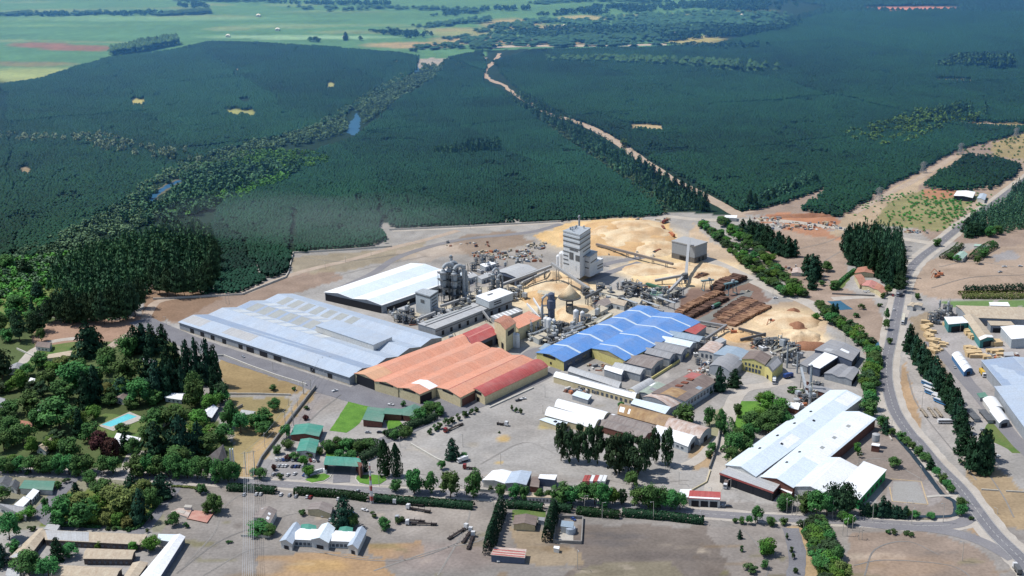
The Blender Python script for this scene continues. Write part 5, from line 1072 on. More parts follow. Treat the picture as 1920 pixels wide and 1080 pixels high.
TW = tower('plant_tower', 'tall grey clad industrial tower with dark louvre bands', '1056,433 1080,424 1107,428 1087,441', 48, W_tw, M_steel, bd, base=5, vents=7, lm='the tall grey tower')
tower('tower_block', 'stepped grey middle block clinging to the tall tower', '1086,477 1104,468 1120,472 1106,482', 24, W_tw, M_steel, [('R', 17, 18, .1, .9), ('F', 12, 13, .1, .9), ('F', 18, 19, .1, .9)], base=4)
tower('tower_block', 'lower white-roofed block beside the tall tower', '1094,493 1118,483 1131,485 1109,496', 15, W_tw, M_white, [('F', 9, 10, .2, .5), ('F', 6, 7, .2, .5), ('R', 10, 11, .5, .95), ('R', 7, 8, .5, .95)], base=3)
mb = MB()
for x, y in P('1062,502 1070,504 1078,506 1087,508 1098,503 1110,498 1120,502 1128,495 1104,509'): g = G(x, y); mb.box((g.x, g.y, 0), (1, 1, 7))
for a, b in (((1062, 502), (1087, 508)), ((1087, 508), (1128, 495)), ((1098, 503), (1104, 509))): mb.beam(G(*a, 3.5), G(*b, 3.5), .8)
mb.build('leg_frame', M_dsteel, TW, TW.location)
# silo house on legs
tower('silo_house', 'grey silo house with pale gable roof beside the long chute', '1260,452 1283,444 1326,454 1303,462', 17.5, W_grey, M_lgrey, [('F', 0, 5.5, 0, 1, mat('concrete base', A(128, 126, 122))), ('R', 0, 5.5, 0, 1, mat('concrete base', A(128, 126, 122))), ('F', 0, 4.5, .35, .65, M_dark), ('R', 0, 4.5, .3, .45, M_dark), ('R', 0, 4.5, .6, .75, M_dark)], lm='the silo house', cat='building')
tower('control_block', 'square pale grey process block with overhanging top', '779,548 793,542 821,546 806,556', 19, W_pale, M_steel, [('F', 17.2, 18.2, 0, 1, M_dsteel), ('R', 17.2, 18.2, 0, 1), ('R', 11, 12, .2, .8), ('R', 8, 9, .2, .8), ('R', 14, 15, .2, .8), ('F', 11, 14, .35, .6, M_dsteel)], lm='the square process block', cat='building')
# long press hall with conveyor roof
building('press_hall', 'long low press hall with pale roof running to the dryers', '784,608 938,553 960,560 816,617', 8, 'mono', .4, 1, M_lgrey, W_grey, .3, rowd('R', .04, .98, 9, 0, 4, .28, M_dark, 'door')+[('R', 0, 1, 5.2, 5.9, M_dsteel, 'gutter')], [(.0, 1, .4, .46, M_dsteel, 'pipe_tray', .3), (.05, .6, .12, .22, M_skyd, 'roof_panel', .5)], 'hall', 'the long press hall')
building('press_hall', 'raised pale box on top of the long press hall', '892,556 937,541 962,549 917,566', 15, 'mono', .4, 1, M_white, W_pale, .3, [('R', .2, .5, 10, 11), ('R', .2, .5, 12, 13), ('F', .0, 1, 8, 9, M_dsteel, 'band')], [(.3, .5, .3, .4, M_dsteel, 'roof_vent', .4)], 'hall', base=8.2)
building('flat_shed', 'white ribbed canopy in front of the long press hall', '920,594 968,578 980,583 932,600', 4, 'mono', .4, 1, M_lgrey, W_grey, .2, [], [(u, u+.05, .05, .95, M_white, 'roof_panel', .05) for u in (.1, .25, .4, .55, .7, .85)], 'shed')
# ------------------------------------------------------------------ process equipment builders (local coords, first use then dup)
def unit(name, label, cat, px, py, parts, rz=0.0, group=None, scale=1.0):
    r = thing(name, label, cat, G(px, py), rz, group)
    for nm, mb, m_ in parts: mb.build(nm, m_, r)
    r.scale = (scale,)*3
    return r
def cyclone_parts(h=30, rad=2.4):
    a = MB().lathe((0, 0, 0), [(rad*.35, 3), (rad*.4, h*.3), (rad, h*.48), (rad, h*.8), (rad*.8, h*.82)], 14)
    b = MB(); pts = [(0, 0, h*.8)]
    for k in range(9): t = math.pi*k/8; pts.append((rad*1.6-rad*1.6*math.cos(t), 0, h*.86+rad*1.5*math.sin(t)))
    pts += [(rad*3.2, 0, h*.5), (rad*3.2, 0, 1)]; b.tube(pts, rad*.55, 10)
    c = MB()
    for x in (-rad*1.2, rad*1.3):
        for y in (-rad*1.2, rad*1.2): c.box((x, y, 0), (.4, .4, h*.8))
    for z in (h*.2, h*.4, h*.6, h*.78):
        c.box((0, 0, z), (rad*3, rad*3, .25))
        for x in (-rad*1.3, rad*1.3): c.beam((x, -rad*1.3, z+1.1), (x, rad*1.3, z+1.1), .12)
    return [('cyclone', a, M_steel), ('duct', b, M_steel), ('platform', c, M_dsteel)]
cyc = unit('dryer_cyclone', 'tall steel dryer cyclone with bent duct, leftmost of the dryer group', 'cyclone', 833, 566, cyclone_parts(36, 3.2), .4, 'steel dryer cyclones')
landmark(845, 560, 'the dryer cyclones')
for (x, y, s, lb) in ((843, 564, 1.0, 'second tall steel dryer cyclone with bent duct'), (853, 566, .95, 'third tall dryer cyclone in the dense steel group'), (861, 562, .78, 'shorter dryer cyclone at the right of the dryer group'), (868, 560, .6, 'small cyclone at the back right of the dryer group'),
                      (925, 552, .68, 'steel cyclone with bent duct behind the long press hall'), (934, 554, .55, 'smaller steel cyclone behind the long press hall')):
    dup(cyc, G(x, y), .3+random.random()*.5, (s,)*3, lb)
stk = unit('chimney', 'slim steel chimney in the middle of the dryer group', 'chimney', 848, 560, [('pipe', MB().tube([(0, 0, 0), (0, 0, 42)], [1.3, 1.1], 12), M_steel), ('ladder', MB().box((1.4, 0, 0), (.3, .8, 40)), M_dsteel), ('top_ring', MB().lathe((0, 0, 40), [(1.9, 0), (1.9, .6)], 12), M_dsteel)])
dup(stk, G(857, 561), 0, (.8, .8, .85), 'second slim steel chimney of the dryer group'); dup(stk, G(1084, 430+78), 1, (.9, .9, 1.22), 'thin steel chimney rising behind the tall grey tower').location = G(1086, 497)
dup(stk, G(1494, 700), 0, (.5, .5, .42), 'thin dark stack behind the yellow office'); dup(stk, G(1475, 690), 0, (.5, .5, .5), 'second thin stack behind the yellow office')
dup(stk, G(1518, 745), 0, (.7, .7, .62), 'tall pale steel stack behind the long pale works'); dup(stk, G(980, 512), 0, (.5, .5, .3), 'short steel stack on the yard beside the grey hall')
boil = unit('boiler_tower', 'dark grey cylindrical boiler with elbow duct behind the orange hall', 'boiler', 1034, 608, [('shell', MB().lathe((0, 0, 0), [(3, 0), (3, 14), (3.8, 15), (3.8, 22), (2.8, 23), (2.8, 28), (1.4, 29)], 16), W_dark), ('duct', MB().tube([(0, 0, 25), (-4, 0, 27), (-7.5, 0, 24), (-8, 0, 16), (-8, 0, 2)], 1.2, 10), M_steel), ('frame', MB().box((-4, 3, 8), (10, 4, .3)).box((-4, 3, 16), (10, 4, .3)).box((-8.5, 4.6, 0), (.4, .4, 20)).box((.5, 4.6, 0), (.4, .4, 20)), M_dsteel)]); landmark(1034, 600, 'the dark boiler')
sil = unit('silo', 'white steel silo, left of the pair by the cream tower', 'silo', 964, 650, [('shell', MB().lathe((0, 0, 0), [(2.2, 0), (2.2, 11), (1.9, 11.6), (.3, 12.8)], 14), M_white), ('ladder', MB().box((2.3, 0, 0), (.25, .6, 11)), M_dsteel)], 0, 'white steel silos')
for x, y, s, lb in ((970, 651, 1, 'white steel silo, right of the pair by the cream tower'), (1024, 622, 1.1, 'white silo in the maze of pipes, left of three'), (1030, 624, 1.1, 'white silo in the maze of pipes, middle of three'), (1038, 621, .9, 'shorter white silo in the maze of pipes, right of three'),
                    (1080, 608, 1.1, 'pale round silo above the blue roof'), (1092, 606, .9, 'smaller pale silo above the blue roof'), (1054, 504, 1.45, 'white twin silo standing left of the tall tower'), (1060, 505, 1.45, 'second white silo standing left of the tall tower'), (1047, 500, 1.0, 'short white silo behind the twin silos')):
    dup(sil, G(x, y), 0, (s,)*3, lb)
# cone roof feeder
r = thing('cone_silo', 'yellow chip cone resting on a round steel dish and trestle', 'silo', G(1068, 590)); landmark(1072, 590, 'the chip cone'); zc = 16
mb = MB().lathe((0, 0, zc), [(10.2, 0), (10.2, 1.0), (9.6, 1.1)], 32); mb.build('dish', M_dsteel, r); mb = MB().lathe((0, 0, zc+1.1), [(9.5, 0), (5, 5.2), (.4, 11)], 32); mb.build('chip_cone', M_chip, r, smooth=True)
mb = MB()
for a in range(4): x, y = 4*math.cos(a*1.57+.8), 4*math.sin(a*1.57+.8); mb.beam((x, y, 0), (x*.9, y*.9, zc), .6)
for z in (4, 9, 13): mb.box((0, 0, z), (6.5, 6.5, .3))
mb.build('trestle', M_dsteel, r)
# ------------------------------------------------------------------ conveyors
def conveyor(label, a, za, b, zb, w_=2.6, m_=None, legs=3, name='conveyor', cov=True):
    p, q = G(*a, za), G(*b, zb); r = thing(name, label, 'conveyor', (p.x, p.y, 0), 0, 'conveyors and chutes'); mb = MB(); mb.beam(p, q, w_, 2.2 if cov else .5); mb.build('gallery', m_ or M_lgrey, r, r.location); mb = MB()
    for k in range(legs):
        t = (k+.5)/legs; c = p.lerp(q, t); d = (q-p).normalized(); n = Vector((-d.y, d.x, 0)).normalized()*w_*.5
        if c.z > 2.5:
            for s in (-1, 1): mb.beam((c.x+n.x*1.6*s, c.y+n.y*1.6*s, 0), (c.x+n.x*s, c.y+n.y*s, c.z-1), .4)
            mb.beam((c.x+n.x*1.4, c.y+n.y*1.4, c.z*.5), (c.x-n.x*1.4, c.y-n.y*1.4, c.z*.5), .25)
    if mb.f: mb.build('trestle', M_dsteel, r, r.location)
    return r
conveyor('long pale chute falling from the tower to the chip cone', (1034, 494), 20, (1104, 541), 6)
conveyor('pale gallery rising from the press hall to the tower', (940, 534), 6, (1034, 499), 17, legs=4)
conveyor('lower parallel gallery beside the grey hall', (975, 532), 4, (1030, 507), 11, 1.6, legs=3)
conveyor('steep pale chute leaning on the silo house', (1292, 448), 24, (1285, 530), 3, 2.6, M_lgrey, 2)
conveyor('pale conveyor running left from the chute foot', (1228, 526), 4, (1283, 516), 8, 2.2, M_lgrey, 2)
conveyor('inclined conveyor from the chute foot to the sorting deck', (1280, 520), 9, (1250, 551), 3, 2.2, M_lgrey, 2)
conveyor('long dark conveyor crossing behind the tall tower', (1118, 458), 5, (1262, 495), 6, 2, M_fibre, 6)
conveyor('dark belt from the chip cone to the hopper', (1098, 558), 14, (1128, 543), 8, 2, M_dsteel, 2)
conveyor('second dark belt beside the chip cone', (1092, 550), 12, (1122, 552), 6, 1.5, M_dsteel, 2)
conveyor('pale gallery from the square process block to the press hall', (812, 577), 6, (846, 586), 6, 2.4, M_lgrey, 2)
conveyor('pale gallery beside the dryer cyclones', (826, 574), 4, (882, 556), 6, 2, M_lgrey, 3)
conveyor('low pale gallery under the square process block', (780, 600), 3, (816, 586), 5, 2, M_lgrey, 2)
conveyor('cream covered gallery above the blue roof', (1120, 607), 6, (1146, 590), 7, 3, M_cream, 2)
conveyor('green log deck left of the log yard', (1212, 532), 2, (1244, 541), 2, 3, mat('green steel', A(80, 130, 105)), 0)
conveyor('long beige debarking line', (1130, 545), 3, (1172, 553), 3, 4, M_tan, 0)
conveyor('second beige line beside the debarking line', (1130, 553), 3, (1160, 562), 3, 4, M_cream, 0)
conveyor('grey line along the back of the blue roof', (1192, 572), 4, (1244, 584), 4, 2, M_lgrey, 3)
conveyor('thin conveyor over the orange chip heap', (1385, 616), 4, (1436, 629), 3, 1.2, M_dsteel, 3)
conveyor('second thin conveyor over the orange chip heap', (1388, 637), 2, (1436, 626), 4, 1.2, M_dsteel, 2)
conveyor('feed line below the log yard', (1300, 601), 3, (1362, 612), 3, 2.5, M_grey, 3)
conveyor('grey line rising to the gabled sheds', (1322, 636), 4, (1362, 610), 5, 1.8, M_grey, 3)
conveyor('white pipe bridge above the orange hall', (1000, 560), 12, (1020, 592), 8, .8, M_white, 1)
conveyor('second white pipe bridge above the orange hall', (988, 570), 10, (1012, 596), 8, .7, M_white, 1)
conveyor('dark pipe rack between the orange and blue halls', (975, 620), 4, (1032, 637), 4, 2, M_dsteel, 4)
conveyor('grey leaning conveyor beside the truck gate of the works', (1502, 690), 14, (1514, 742), 3, 1.6, M_steel, 2)
conveyor('thin chute from the press hall to the red roof', (905, 583), 8, (918, 600), 3, .9, M_lgrey, 1)
# gantry cranes
def gantry(label, px, py, s=1.0, rz=.5):
    mb = MB()
    for x in (-5, 5):
        for y in (-3, 3): mb.beam((x, y, 0), (x*.7, y*.6, 10), .6)
        mb.beam((x, -3, .6), (x, 3, .6), .7); mb.beam((x*.85, -2.4, 5), (x*.85, 2.4, 5), .3)
    return unit('gantry_crane', label, 'crane', px, py, [('frame', mb, mat('teal grey steel', A(120, 150, 155))), ('beam', MB().box((0, 0, 10), (14, 3, 1.2)), mat('teal grey steel', A(120, 150, 155))), ('cabin', MB().box((2, 0, 11.2), (2.4, 2, 2)), M_steel)], rz, None, s)
gantry('grey-green gantry crane over the log yard', 1370, 552, 1.05); gantry('darker gantry crane at the back of the log yard', 1326, 544, .9, .3)
hop = unit('hopper_tower', 'dark hopper tower at the foot of the long chute', 'hopper', 1284, 536, [('hopper', MB().lathe((0, 0, 0), [(1, 5), (3, 8), (3, 12), (2.6, 12.4)], 10), M_dsteel), ('frame', MB().box((-3, -3, 0), (.5, .5, 11)).box((3, -3, 0), (.5, .5, 11)).box((3, 3, 0), (.5, .5, 11)).box((-3, 3, 0), (.5, .5, 11)).box((0, 0, 7), (7, 7, .3)), M_steel)])
# ------------------------------------------------------------------ smaller equipment, repeated
tank = unit('round_tank', '', 'tank', 1, 600, [('shell', MB().lathe((0, 0, 0), [(3.2, 0), (3.2, 5), (3.0, 5.4), (.3, 6.4)], 18), M_lgrey), ('manhole', MB().lathe((1, 0, 5.4), [(.5, 0), (.5, .9)], 8), M_dsteel)])
frame_mb = MB()
for x in (-4, 0, 4):
    for y in (-3, 3): frame_mb.box((x, y, 0), (.4, .4, 11))
for z in (3.5, 7.2, 10.8): frame_mb.box((0, 0, z), (8.6, 6.6, .25)).beam((-4, -3.2, z+1.1), (4, -3.2, z+1.1), .12)
vess = MB().lathe((-2, 0, 3.6), [(1.3, 0), (1.3, 5.5), (.4, 6.5)], 10).lathe((2, .5, 0), [(1.6, 0), (1.6, 7), (.5, 8.4)], 10)
pipes = MB().tube([(-2, 0, 10), (-2, 0, 12.5), (2, .5, 12.5), (2, .5, 8)], .4, 6).tube([(3.8, -2, 0), (3.8, -2, 9), (0, -3.6, 9.4), (-3.8, -3.6, 4), (-3.8, -3.6, 0)], .35, 6)
frm = unit('process_skid', '', 'plant equipment', 1, 610, [('frame', frame_mb, M_dsteel), ('vessel', vess, M_steel), ('pipe', pipes, M_cream)])
gen = unit('machine_house', '', 'machine house', 1, 620, [('casing', MB().box((0, 0, .3), (7, 4, 3.6)), M_lgrey), ('roof', MB().box((0, 0, 3.9), (7.4, 4.4, .3)), M_white), ('fan', MB().lathe((-1.5, 0, 4.2), [(1, 0), (1, .8)], 10).lathe((1.8, 0, 4.2), [(1, 0), (1, .8)], 10), M_dsteel), ('door', MB().box((1, -2.06, .3), (1.2, .1, 2.2)), W_dark)])
fil = unit('bag_filter', '', 'filter', 1, 630, [('casing', MB().box((0, 0, 5), (5, 3.4, 5)), M_steel), ('hopper', MB().hexa([(-.4, -.4, 2.4), (.4, -.4, 2.4), (.4, .4, 2.4), (-.4, .4, 2.4)], [(-2.4, -1.6, 5), (2.4, -1.6, 5), (2.4, 1.6, 5), (-2.4, 1.6, 5)]), M_dsteel), ('leg', MB().box((-2.2, -1.5, 0), (.35, .35, 5)).box((2.2, -1.5, 0), (.35, .35, 5)).box((2.2, 1.5, 0), (.35, .35, 5)).box((-2.2, 1.5, 0), (.35, .35, 5)), M_dsteel), ('duct', MB().tube([(2, 0, 9), (2, 0, 12), (4.5, 0, 12.5), (5.5, 0, 8), (5.5, 0, 0)], .6, 8), M_cream)])
scb = unit('steel_column', '', 'column', 1, 640, [('shell', MB().lathe((0, 0, 0), [(1.1, 0), (1.1, 14), (.3, 15)], 10), M_steel), ('platform', MB().lathe((0, 0, 6), [(1.9, 0), (1.9, .2)], 8).lathe((0, 0, 11), [(1.9, 0), (1.9, .2)], 8), M_dsteel), ('pipe', MB().tube([(0, 0, 14), (0, 0, 17), (2.2, 0, 17), (2.2, 0, 0)], .3, 6), M_cream)])
for o in (tank, frm, gen, fil, scb): THINGS.remove(o)
rr = random.Random(5)
EQ = {'t': (tank, 'round pale storage tank'), 'f': (frm, 'steel frame with vessels and pipes'), 'g': (gen, 'low machine house with fans'), 'b': (fil, 'steel bag filter on legs with duct'), 's': (scb, 'thin steel column with platforms')}
spots = '''f980,618 f998,612 b1006,622 g992,628 f1012,634 g1004,640 t1020,640 f1032,640 b1044,634 g1050,642 f1048,622 f1060,616 t1066,626 b1074,620 g1086,620 f1100,612 t1112,604 g1108,616 b1120,600 f1062,634 g1078,630
f866,578 b878,574 f884,566 g895,568 b900,562 t888,578 f874,586 g862,590 f858,596 b846,592 g838,600 f830,596 t820,604 g850,574
t742,592 f752,598 b764,590 g772,604 f758,606 g790,606 t804,598 b744,604 f888,508 f905,500 b917,506 g900,512 f922,498 g884,518 t930,494 f893,496 b870,508 g912,516
f945,556 b952,562 f960,552 g968,562 f972,556 b984,564 g950,570 t942,564 f1098,552 b1110,556 g1118,562 f1126,550 b1140,568 g1150,574 f1165,568 g1158,560 t1176,566
f1178,544 f1190,548 b1200,544 g1208,550 f1216,556 b1226,560 g1238,566 f1232,552 f1246,556 b1256,562 g1266,566 f1270,556 g1190,556 b1180,538
f1440,650 f1452,655 b1466,660 g1430,656 f1475,668 b1484,676 f1420,648 g1448,664 f1484,660 t1500,670 f1508,755 g1500,765 b1520,752 g1528,760 t1494,756
b1300,648 f1316,656 g1306,668 b1328,640 g1340,636 f1760,598 t1752,596 b1768,592 f1776,590 g1756,606 t1784,588 f1748,606 g660,650 b846,640 f870,646 g856,652'''.split()
for s in spots:
    x, y = map(float, s[1:].split(',')); base, lb = EQ[s[0]]; k = rr.uniform(.55, .95); kz = k*rr.uniform(.7, 1.15)
    dup(base, G(x, y), rr.random()*3.14, (k, k*rr.uniform(.7, 1.2), kz), lb+' '+where(x, y), 'process equipment of the factory')
M_beige = mat('beige sheet roof', A(222, 212, 190), .8, A(196, 184, 160), streak=(.5, .1), amt=.9)
for q, m_, lb in (('1130,541 1172,549 1166,556 1122,547', M_beige, 'beige long roof at the back of the sorting area'), ('1132,556 1176,566 1170,574 1124,563', M_tan, 'tan long roof in the sorting area'), ('1110,570 1140,558 1158,563 1128,577', M_fibre, 'brown patched shed behind the blue roof'),
                  ('1098,590 1128,574 1140,578 1110,594', M_beige, 'small beige shed behind the blue roof'), ('1176,556 1204,562 1198,570 1170,563', M_beige, 'cream shed right of the debarking line'), ('1052,628 1072,618 1084,622 1064,632', M_lgrey, 'low grey roof in the pipe maze'),
                  ('1000,632 1020,624 1030,628 1010,637', M_beige, 'low beige roof in the pipe maze'), ('820,588 840,580 850,584 830,592', M_lgrey, 'flat pale roof beside the square process block'), ('745,580 762,574 770,578 753,585', M_lgrey, 'small pale roof beside the white warehouse'),
                  ('895,520 918,512 926,516 903,524', M_lgrey, 'pale roof left of the grey hall'), ('1010,545 1040,548 1036,554 1006,551', M_beige, 'beige low bin wall in the chip pit'), ('900,497 920,490 930,494 910,501', M_white, 'white roofed cabin at the scrap yard'), ('1222,545 1244,550 1238,556 1216,551', M_green, 'green sorting cabin in the log line'),
                  ('868,520 888,513 896,517 876,524', M_lgrey, 'pale cabin behind the dryer group'), ('1340,640 1352,634 1362,638 1350,644', M_lgrey, 'pale cabin right of the red shed')):
    building('plant_shed', lb, q, 4.5, 'mono', .5, 1, m_, W_pale, .2, rowd('R', .1, .9, 3, .5, 2.6, .4), [], 'shed')
def infill(poly, n, seed, wts, smin=.35, smax=.8):
    r_ = random.Random(seed); pl = P(poly); xs = [p[0] for p in pl]; ys = [p[1] for p in pl]; k = 0
    while k < n:
        x, y = r_.uniform(min(xs), max(xs)), r_.uniform(min(ys), max(ys))
        if not pip(np.array([x]), np.array([y]), pl)[0]: continue
        k += 1; t = r_.choice(wts); base, lb = EQ[t]; s = r_.uniform(smin, smax)
        dup(base, G(x, y), r_.choice((.45, .45+1.57, r_.random()*3)), (s, s*r_.uniform(.7, 1.5), s*r_.uniform(.6, 1.3)), lb+' '+where(x, y), 'process equipment of the factory')
infill('975,612 1030,588 1060,612 1110,598 1130,604 1080,632 1040,648 990,640', 46, 31, 'ffbbggts')
infill('730,590 790,592 840,600 785,612 745,606', 16, 32, 'fbbgs'); infill('860,560 890,552 950,545 985,552 960,568 900,556', 22, 33, 'ffbgts')
infill('1120,548 1180,540 1290,552 1270,570 1190,572 1140,566', 46, 34, 'ffbggs'); infill('1420,645 1490,650 1515,690 1480,690 1440,655', 22, 35, 'fbgts')
infill('830,535 880,520 900,545 880,575 840,578', 18, 36, 'ffbs'); infill('1495,745 1535,735 1545,745 1510,765', 10, 37, 'fbgs'); infill('1745,590 1790,585 1800,602 1760,612', 12, 38, 'fbgts')
infill('880,500 960,480 1000,490 940,510 890,515', 14, 39, 'gbt', .3, .6); infill('1290,650 1360,640 1350,680 1310,700', 16, 40, 'gfbs', .3, .6)
for k in range(14):
    rp = random.Random(100+k); x, y = rp.choice(((985, 622), (1020, 610), (1060, 620), (1095, 605), (870, 575), (905, 560), (1150, 555), (1220, 555), (780, 598), (1455, 655))); x += rp.uniform(-18, 18); y += rp.uniform(-8, 8); dx, dy = rp.choice(((38, -15), (34, 12), (26, -10))); z = rp.uniform(3, 9)
    mb = MB(); p, q = G(x, y, z), G(x+dx, y+dy, z)
    for s in (-.9, 0, .9): n_ = Vector((-(q-p).y, (q-p).x, 0)).normalized()*s; mb.tube([p+n_, q+n_], .38, 6)
    r = thing('pipe_rack', 'overhead rack of pale parallel pipes '+where(x, y), 'pipes', (p.x, p.y, 0), 0, 'overhead pipe racks'); mb.build('pipe', M_cream if k % 2 else M_steel, r, r.location); mb = MB()
    for t in (.05, .35, .65, .95): c_ = p.lerp(q, t); mb.box((c_.x, c_.y, 0), (.4, .4, z-.3)); 
    mb.build('post', M_dsteel, r, r.location)
for o in (tank, frm, gen, fil, scb):
    for c in list(o.children): bpy.data.objects.remove(c)
    bpy.data.objects.remove(o)
# ------------------------------------------------------------------ lumber, scrap and containers
M_lum = mat('sawn lumber', A(238, 212, 166), .9, A(214, 180, 134), .8, .8, fine=.08)
M_band = mat('stack bearer', A(120, 95, 72), .9)
def lumber(px, py, L_, W_, h, rz, first=[None]):
    if first[0] is None:
        a = MB(); b = MB()
        for k in range(3): a.box((0, 0, .1+k*1.0), (1, 1, .85)); 
        for k in range(3): b.box((-.3, 0, k*1.0-.03), (.06, 1.02, .14)).box((.3, 0, k*1.0-.03), (.06, 1.02, .14))
        first[0] = unit('lumber_stack', '', 'lumber', px, py, [('lumber', a, M_lum), ('bearer', b, M_band)], rz, 'stacks of pale sawn lumber'); o = first[0]
    else: o = dup(first[0], G(px, py), rz)
    o.scale = (L_, W_, h/3); o['label'] = 'stack of pale sawn lumber '+where(px, py); o['group'] = 'stacks of pale sawn lumber'; return o
landmark(1745, 640, 'the lumber yard strip'); landmark(1820, 660, 'the sawmill yard')
for x, y in P('1731,612 1736,617 1741,621 1733,619 1739,626 1744,630 1749,625 1746,634 1738,632 1750,638 1744,640 1754,644 1749,648 1757,638 1760,650 1766,645 1773,646 1753,655 1747,652 1744,658 1750,662 1756,660 1761,656 1768,650 1753,674 1758,678 1756,684 1735,606 1742,612'):
    lumber(x, y, rr.uniform(4, 7.5), rr.uniform(2.4, 4.5), rr.uniform(1.4, 3.2), rr.uniform(-1.3, .5))
for x, y in P('1776,610 1780,614 1814,621 1818,628 1822,634 1828,636 1815,626 1866,643 1870,648 1862,648 1815,656 1822,657 1829,659 1816,662 1824,664 1832,666 1818,668 1826,670 1858,660 1864,664 1872,662 1876,668 1850,672 1842,670'):
    lumber(x, y, rr.uniform(5, 8), rr.uniform(4, 5), rr.uniform(2.2, 4), rr.uniform(-.1, .2))
cont = unit('container', 'red-brown trailer box standing on the parking strip, leftmost', 'trailer', 1098, 905, [('body', MB().box((0, 0, .9), (2.6, 9, 2.4)), M_redr), ('wheel', MB().tube([(-1.3, -3, .5), (1.3, -3, .5)], .5, 8).tube([(-1.3, 3, .5), (1.3, 3, .5)], .5, 8), M_dark)], -.25)
for x, lb in ((1104, 'second'), (1110, 'third'), (1118, 'fourth'), (1126, 'fifth'), (1133, 'sixth')):
    o = dup(cont, G(x, 905), -.25, None, lb+' trailer box from the left on the parking strip'); 
    if lb in ('third', 'fifth', 'sixth'):
        c = o.children[0]; c.data = c.data.copy(); c.data.materials[0] = M_white
SC = [mat('scrap '+n, A(*c), .8) for n, c in (('rust', (150, 108, 92)), ('white', (228, 226, 220)), ('grey', (150, 152, 155)), ('blue', (112, 130, 150)), ('tan', (200, 185, 158)), ('orange', (205, 130, 95)))]
def scrap(px, py, n, sx, sy, label, seed):
    r_ = random.Random(seed); cols = [MB() for _ in SC]; g0 = G(px, py); r = thing('scrap_heap', label, 'scrap', g0); r['kind'] = 'stuff'; THINGS.remove(r)
    for _ in range(n):
        g = G(px+r_.uniform(-sx, sx), py+r_.uniform(-sy, sy)); m_ = cols[r_.choice((0, 0, 1, 1, 1, 2, 2, 2, 3, 4, 4, 4, 5))]; k = r_.random()
        if k < .6: m_.box((g.x, g.y, 0), (r_.uniform(1, 6), r_.uniform(.8, 2.6), r_.uniform(.5, 2.6)), r_.random()*3)
        elif k < .8: m_.lathe((g.x, g.y, 0), [(r_.uniform(.5, 1.3), 0), (r_.uniform(.5, 1.3), r_.uniform(1, 3))], 8)
        else: d = Vector((r_.uniform(-4, 4), r_.uniform(-4, 4), 0)); m_.beam(g+Vector((0, 0, .5)), g+d+Vector((0, 0, .8)), .5)
    for k, m_ in enumerate(cols):
        if m_.f: m_.build('scrap', SC[k], r, g0)['kind'] = 'stuff'
landmark(965, 470, 'the scrap yard')
for a in ((960, 478, 70, 42, 9, 'long mixed scrap yard behind the grey hall', 1), (990, 486, 46, 26, 6, 'rusty scrap strip right of the scrap yard', 2), (1005, 462, 30, 20, 5, 'blue and grey scrap laid at the plantation side', 3), (905, 478, 30, 20, 6, 'pipes and parts at the left of the scrap yard', 4), (1510, 424, 90, 66, 7, 'long strip of scrap and wrecks beside the dirt bank', 5),
          (1430, 412, 26, 30, 3, 'rusty machines beside the dirt crossing', 6), (1720, 436, 26, 26, 2, 'red scrap row at the nursery edge', 7), (1340, 690, 40, 24, 8, 'white and rusty clutter between the old works halls', 8), (1310, 700, 34, 22, 8, 'pipes and timber scrap behind the old works', 9), (1095, 735, 40, 34, 4, 'wooden and iron clutter along the long white shed', 10),
          (835, 545, 20, 40, 10, 'steel parts between the dryers and white warehouse', 11), (1070, 640, 60, 50, 8, 'pipes and small machines above the blue roof', 12), (1150, 560, 50, 46, 10, 'sorting machinery clutter behind the blue roof', 13), (1215, 545, 40, 40, 8, 'green and grey sorting deck machinery', 14), (790, 602, 40, 36, 8, 'ducts and parts below the square process block', 15),
          (1430, 650, 40, 24, 6, 'burner ruins and beams behind the yellow office', 16), (1335, 650, 36, 20, 6, 'white sheets and rubble right of the gabled sheds', 17), (1880, 670, 40, 30, 6, 'rows of low timber bearers in the sawmill yard', 18), (870, 460, 14, 60, 5, 'few white drums on the empty dirt field', 19), (1225, 415, 20, 30, 3, 'machines near the plantation corner', 20),
          (1485, 505, 18, 22, 5, 'rubble around the ruined cottage', 21), (1512, 756, 30, 24, 6, 'tanks and parts behind the long pale works', 22), (935, 900, 10, 30, 4, 'tarpaulins beside the white roadside shed', 23), (1165, 478, 10, 60, 6, 'vehicles parts on the chip field', 24), (1130, 690, 20, 30, 6, 'bins beside the small gabled shed', 25)):
    scrap(a[0], a[1], a[2], a[3], a[4], a[5], a[6])
# ------------------------------------------------------------------ walls and fences
def wall(label, s, h, th, m_, cat='wall', name='boundary_wall'):
    c = [G(x, y).to_2d() for x, y in P(s)]; mb = MB()
    for a, b in zip(c[:-1], c[1:]):
        d = (b-a).normalized(); n = Vector((-d.y, d.x))*th/2; mb.hexa([(*(a-n), 0), (*(b-n), 0), (*(b+n), 0), (*(a+n), 0)], [(*(a-n), h), (*(b-n), h), (*(b+n), h), (*(a+n), h)])
    return tag(mb.build(name, m_, None, (c[0].x, c[0].y, 0)), label, cat)
W_conc = mat('pale wall', A(222, 218, 208), .9, A(195, 190, 178), .3, .6); W_gry = mat('grey wall', A(158, 155, 150), .9, A(135, 132, 128), .3, .6)
wall('long white wall along the road in front of the grey warehouse', '406,668 420,668 470,688 520,706 575,723', 1.6, .8, W_conc)
wall('short white wall left of the fenced lane', '425,740 485,740 546,742', 1.4, .6, W_conc); wall('dark diagonal wall beside the gravel lane', '592,727 545,787 520,822 490,862 482,880', 2.4, 1.0, W_gry)
wall('white garden wall of the suburb', '32,655 65,670 66,674', 1.4, .8, W_conc); wall('grey wall between lane and suburb', '455,762 440,770', 2, .6, W_gry)
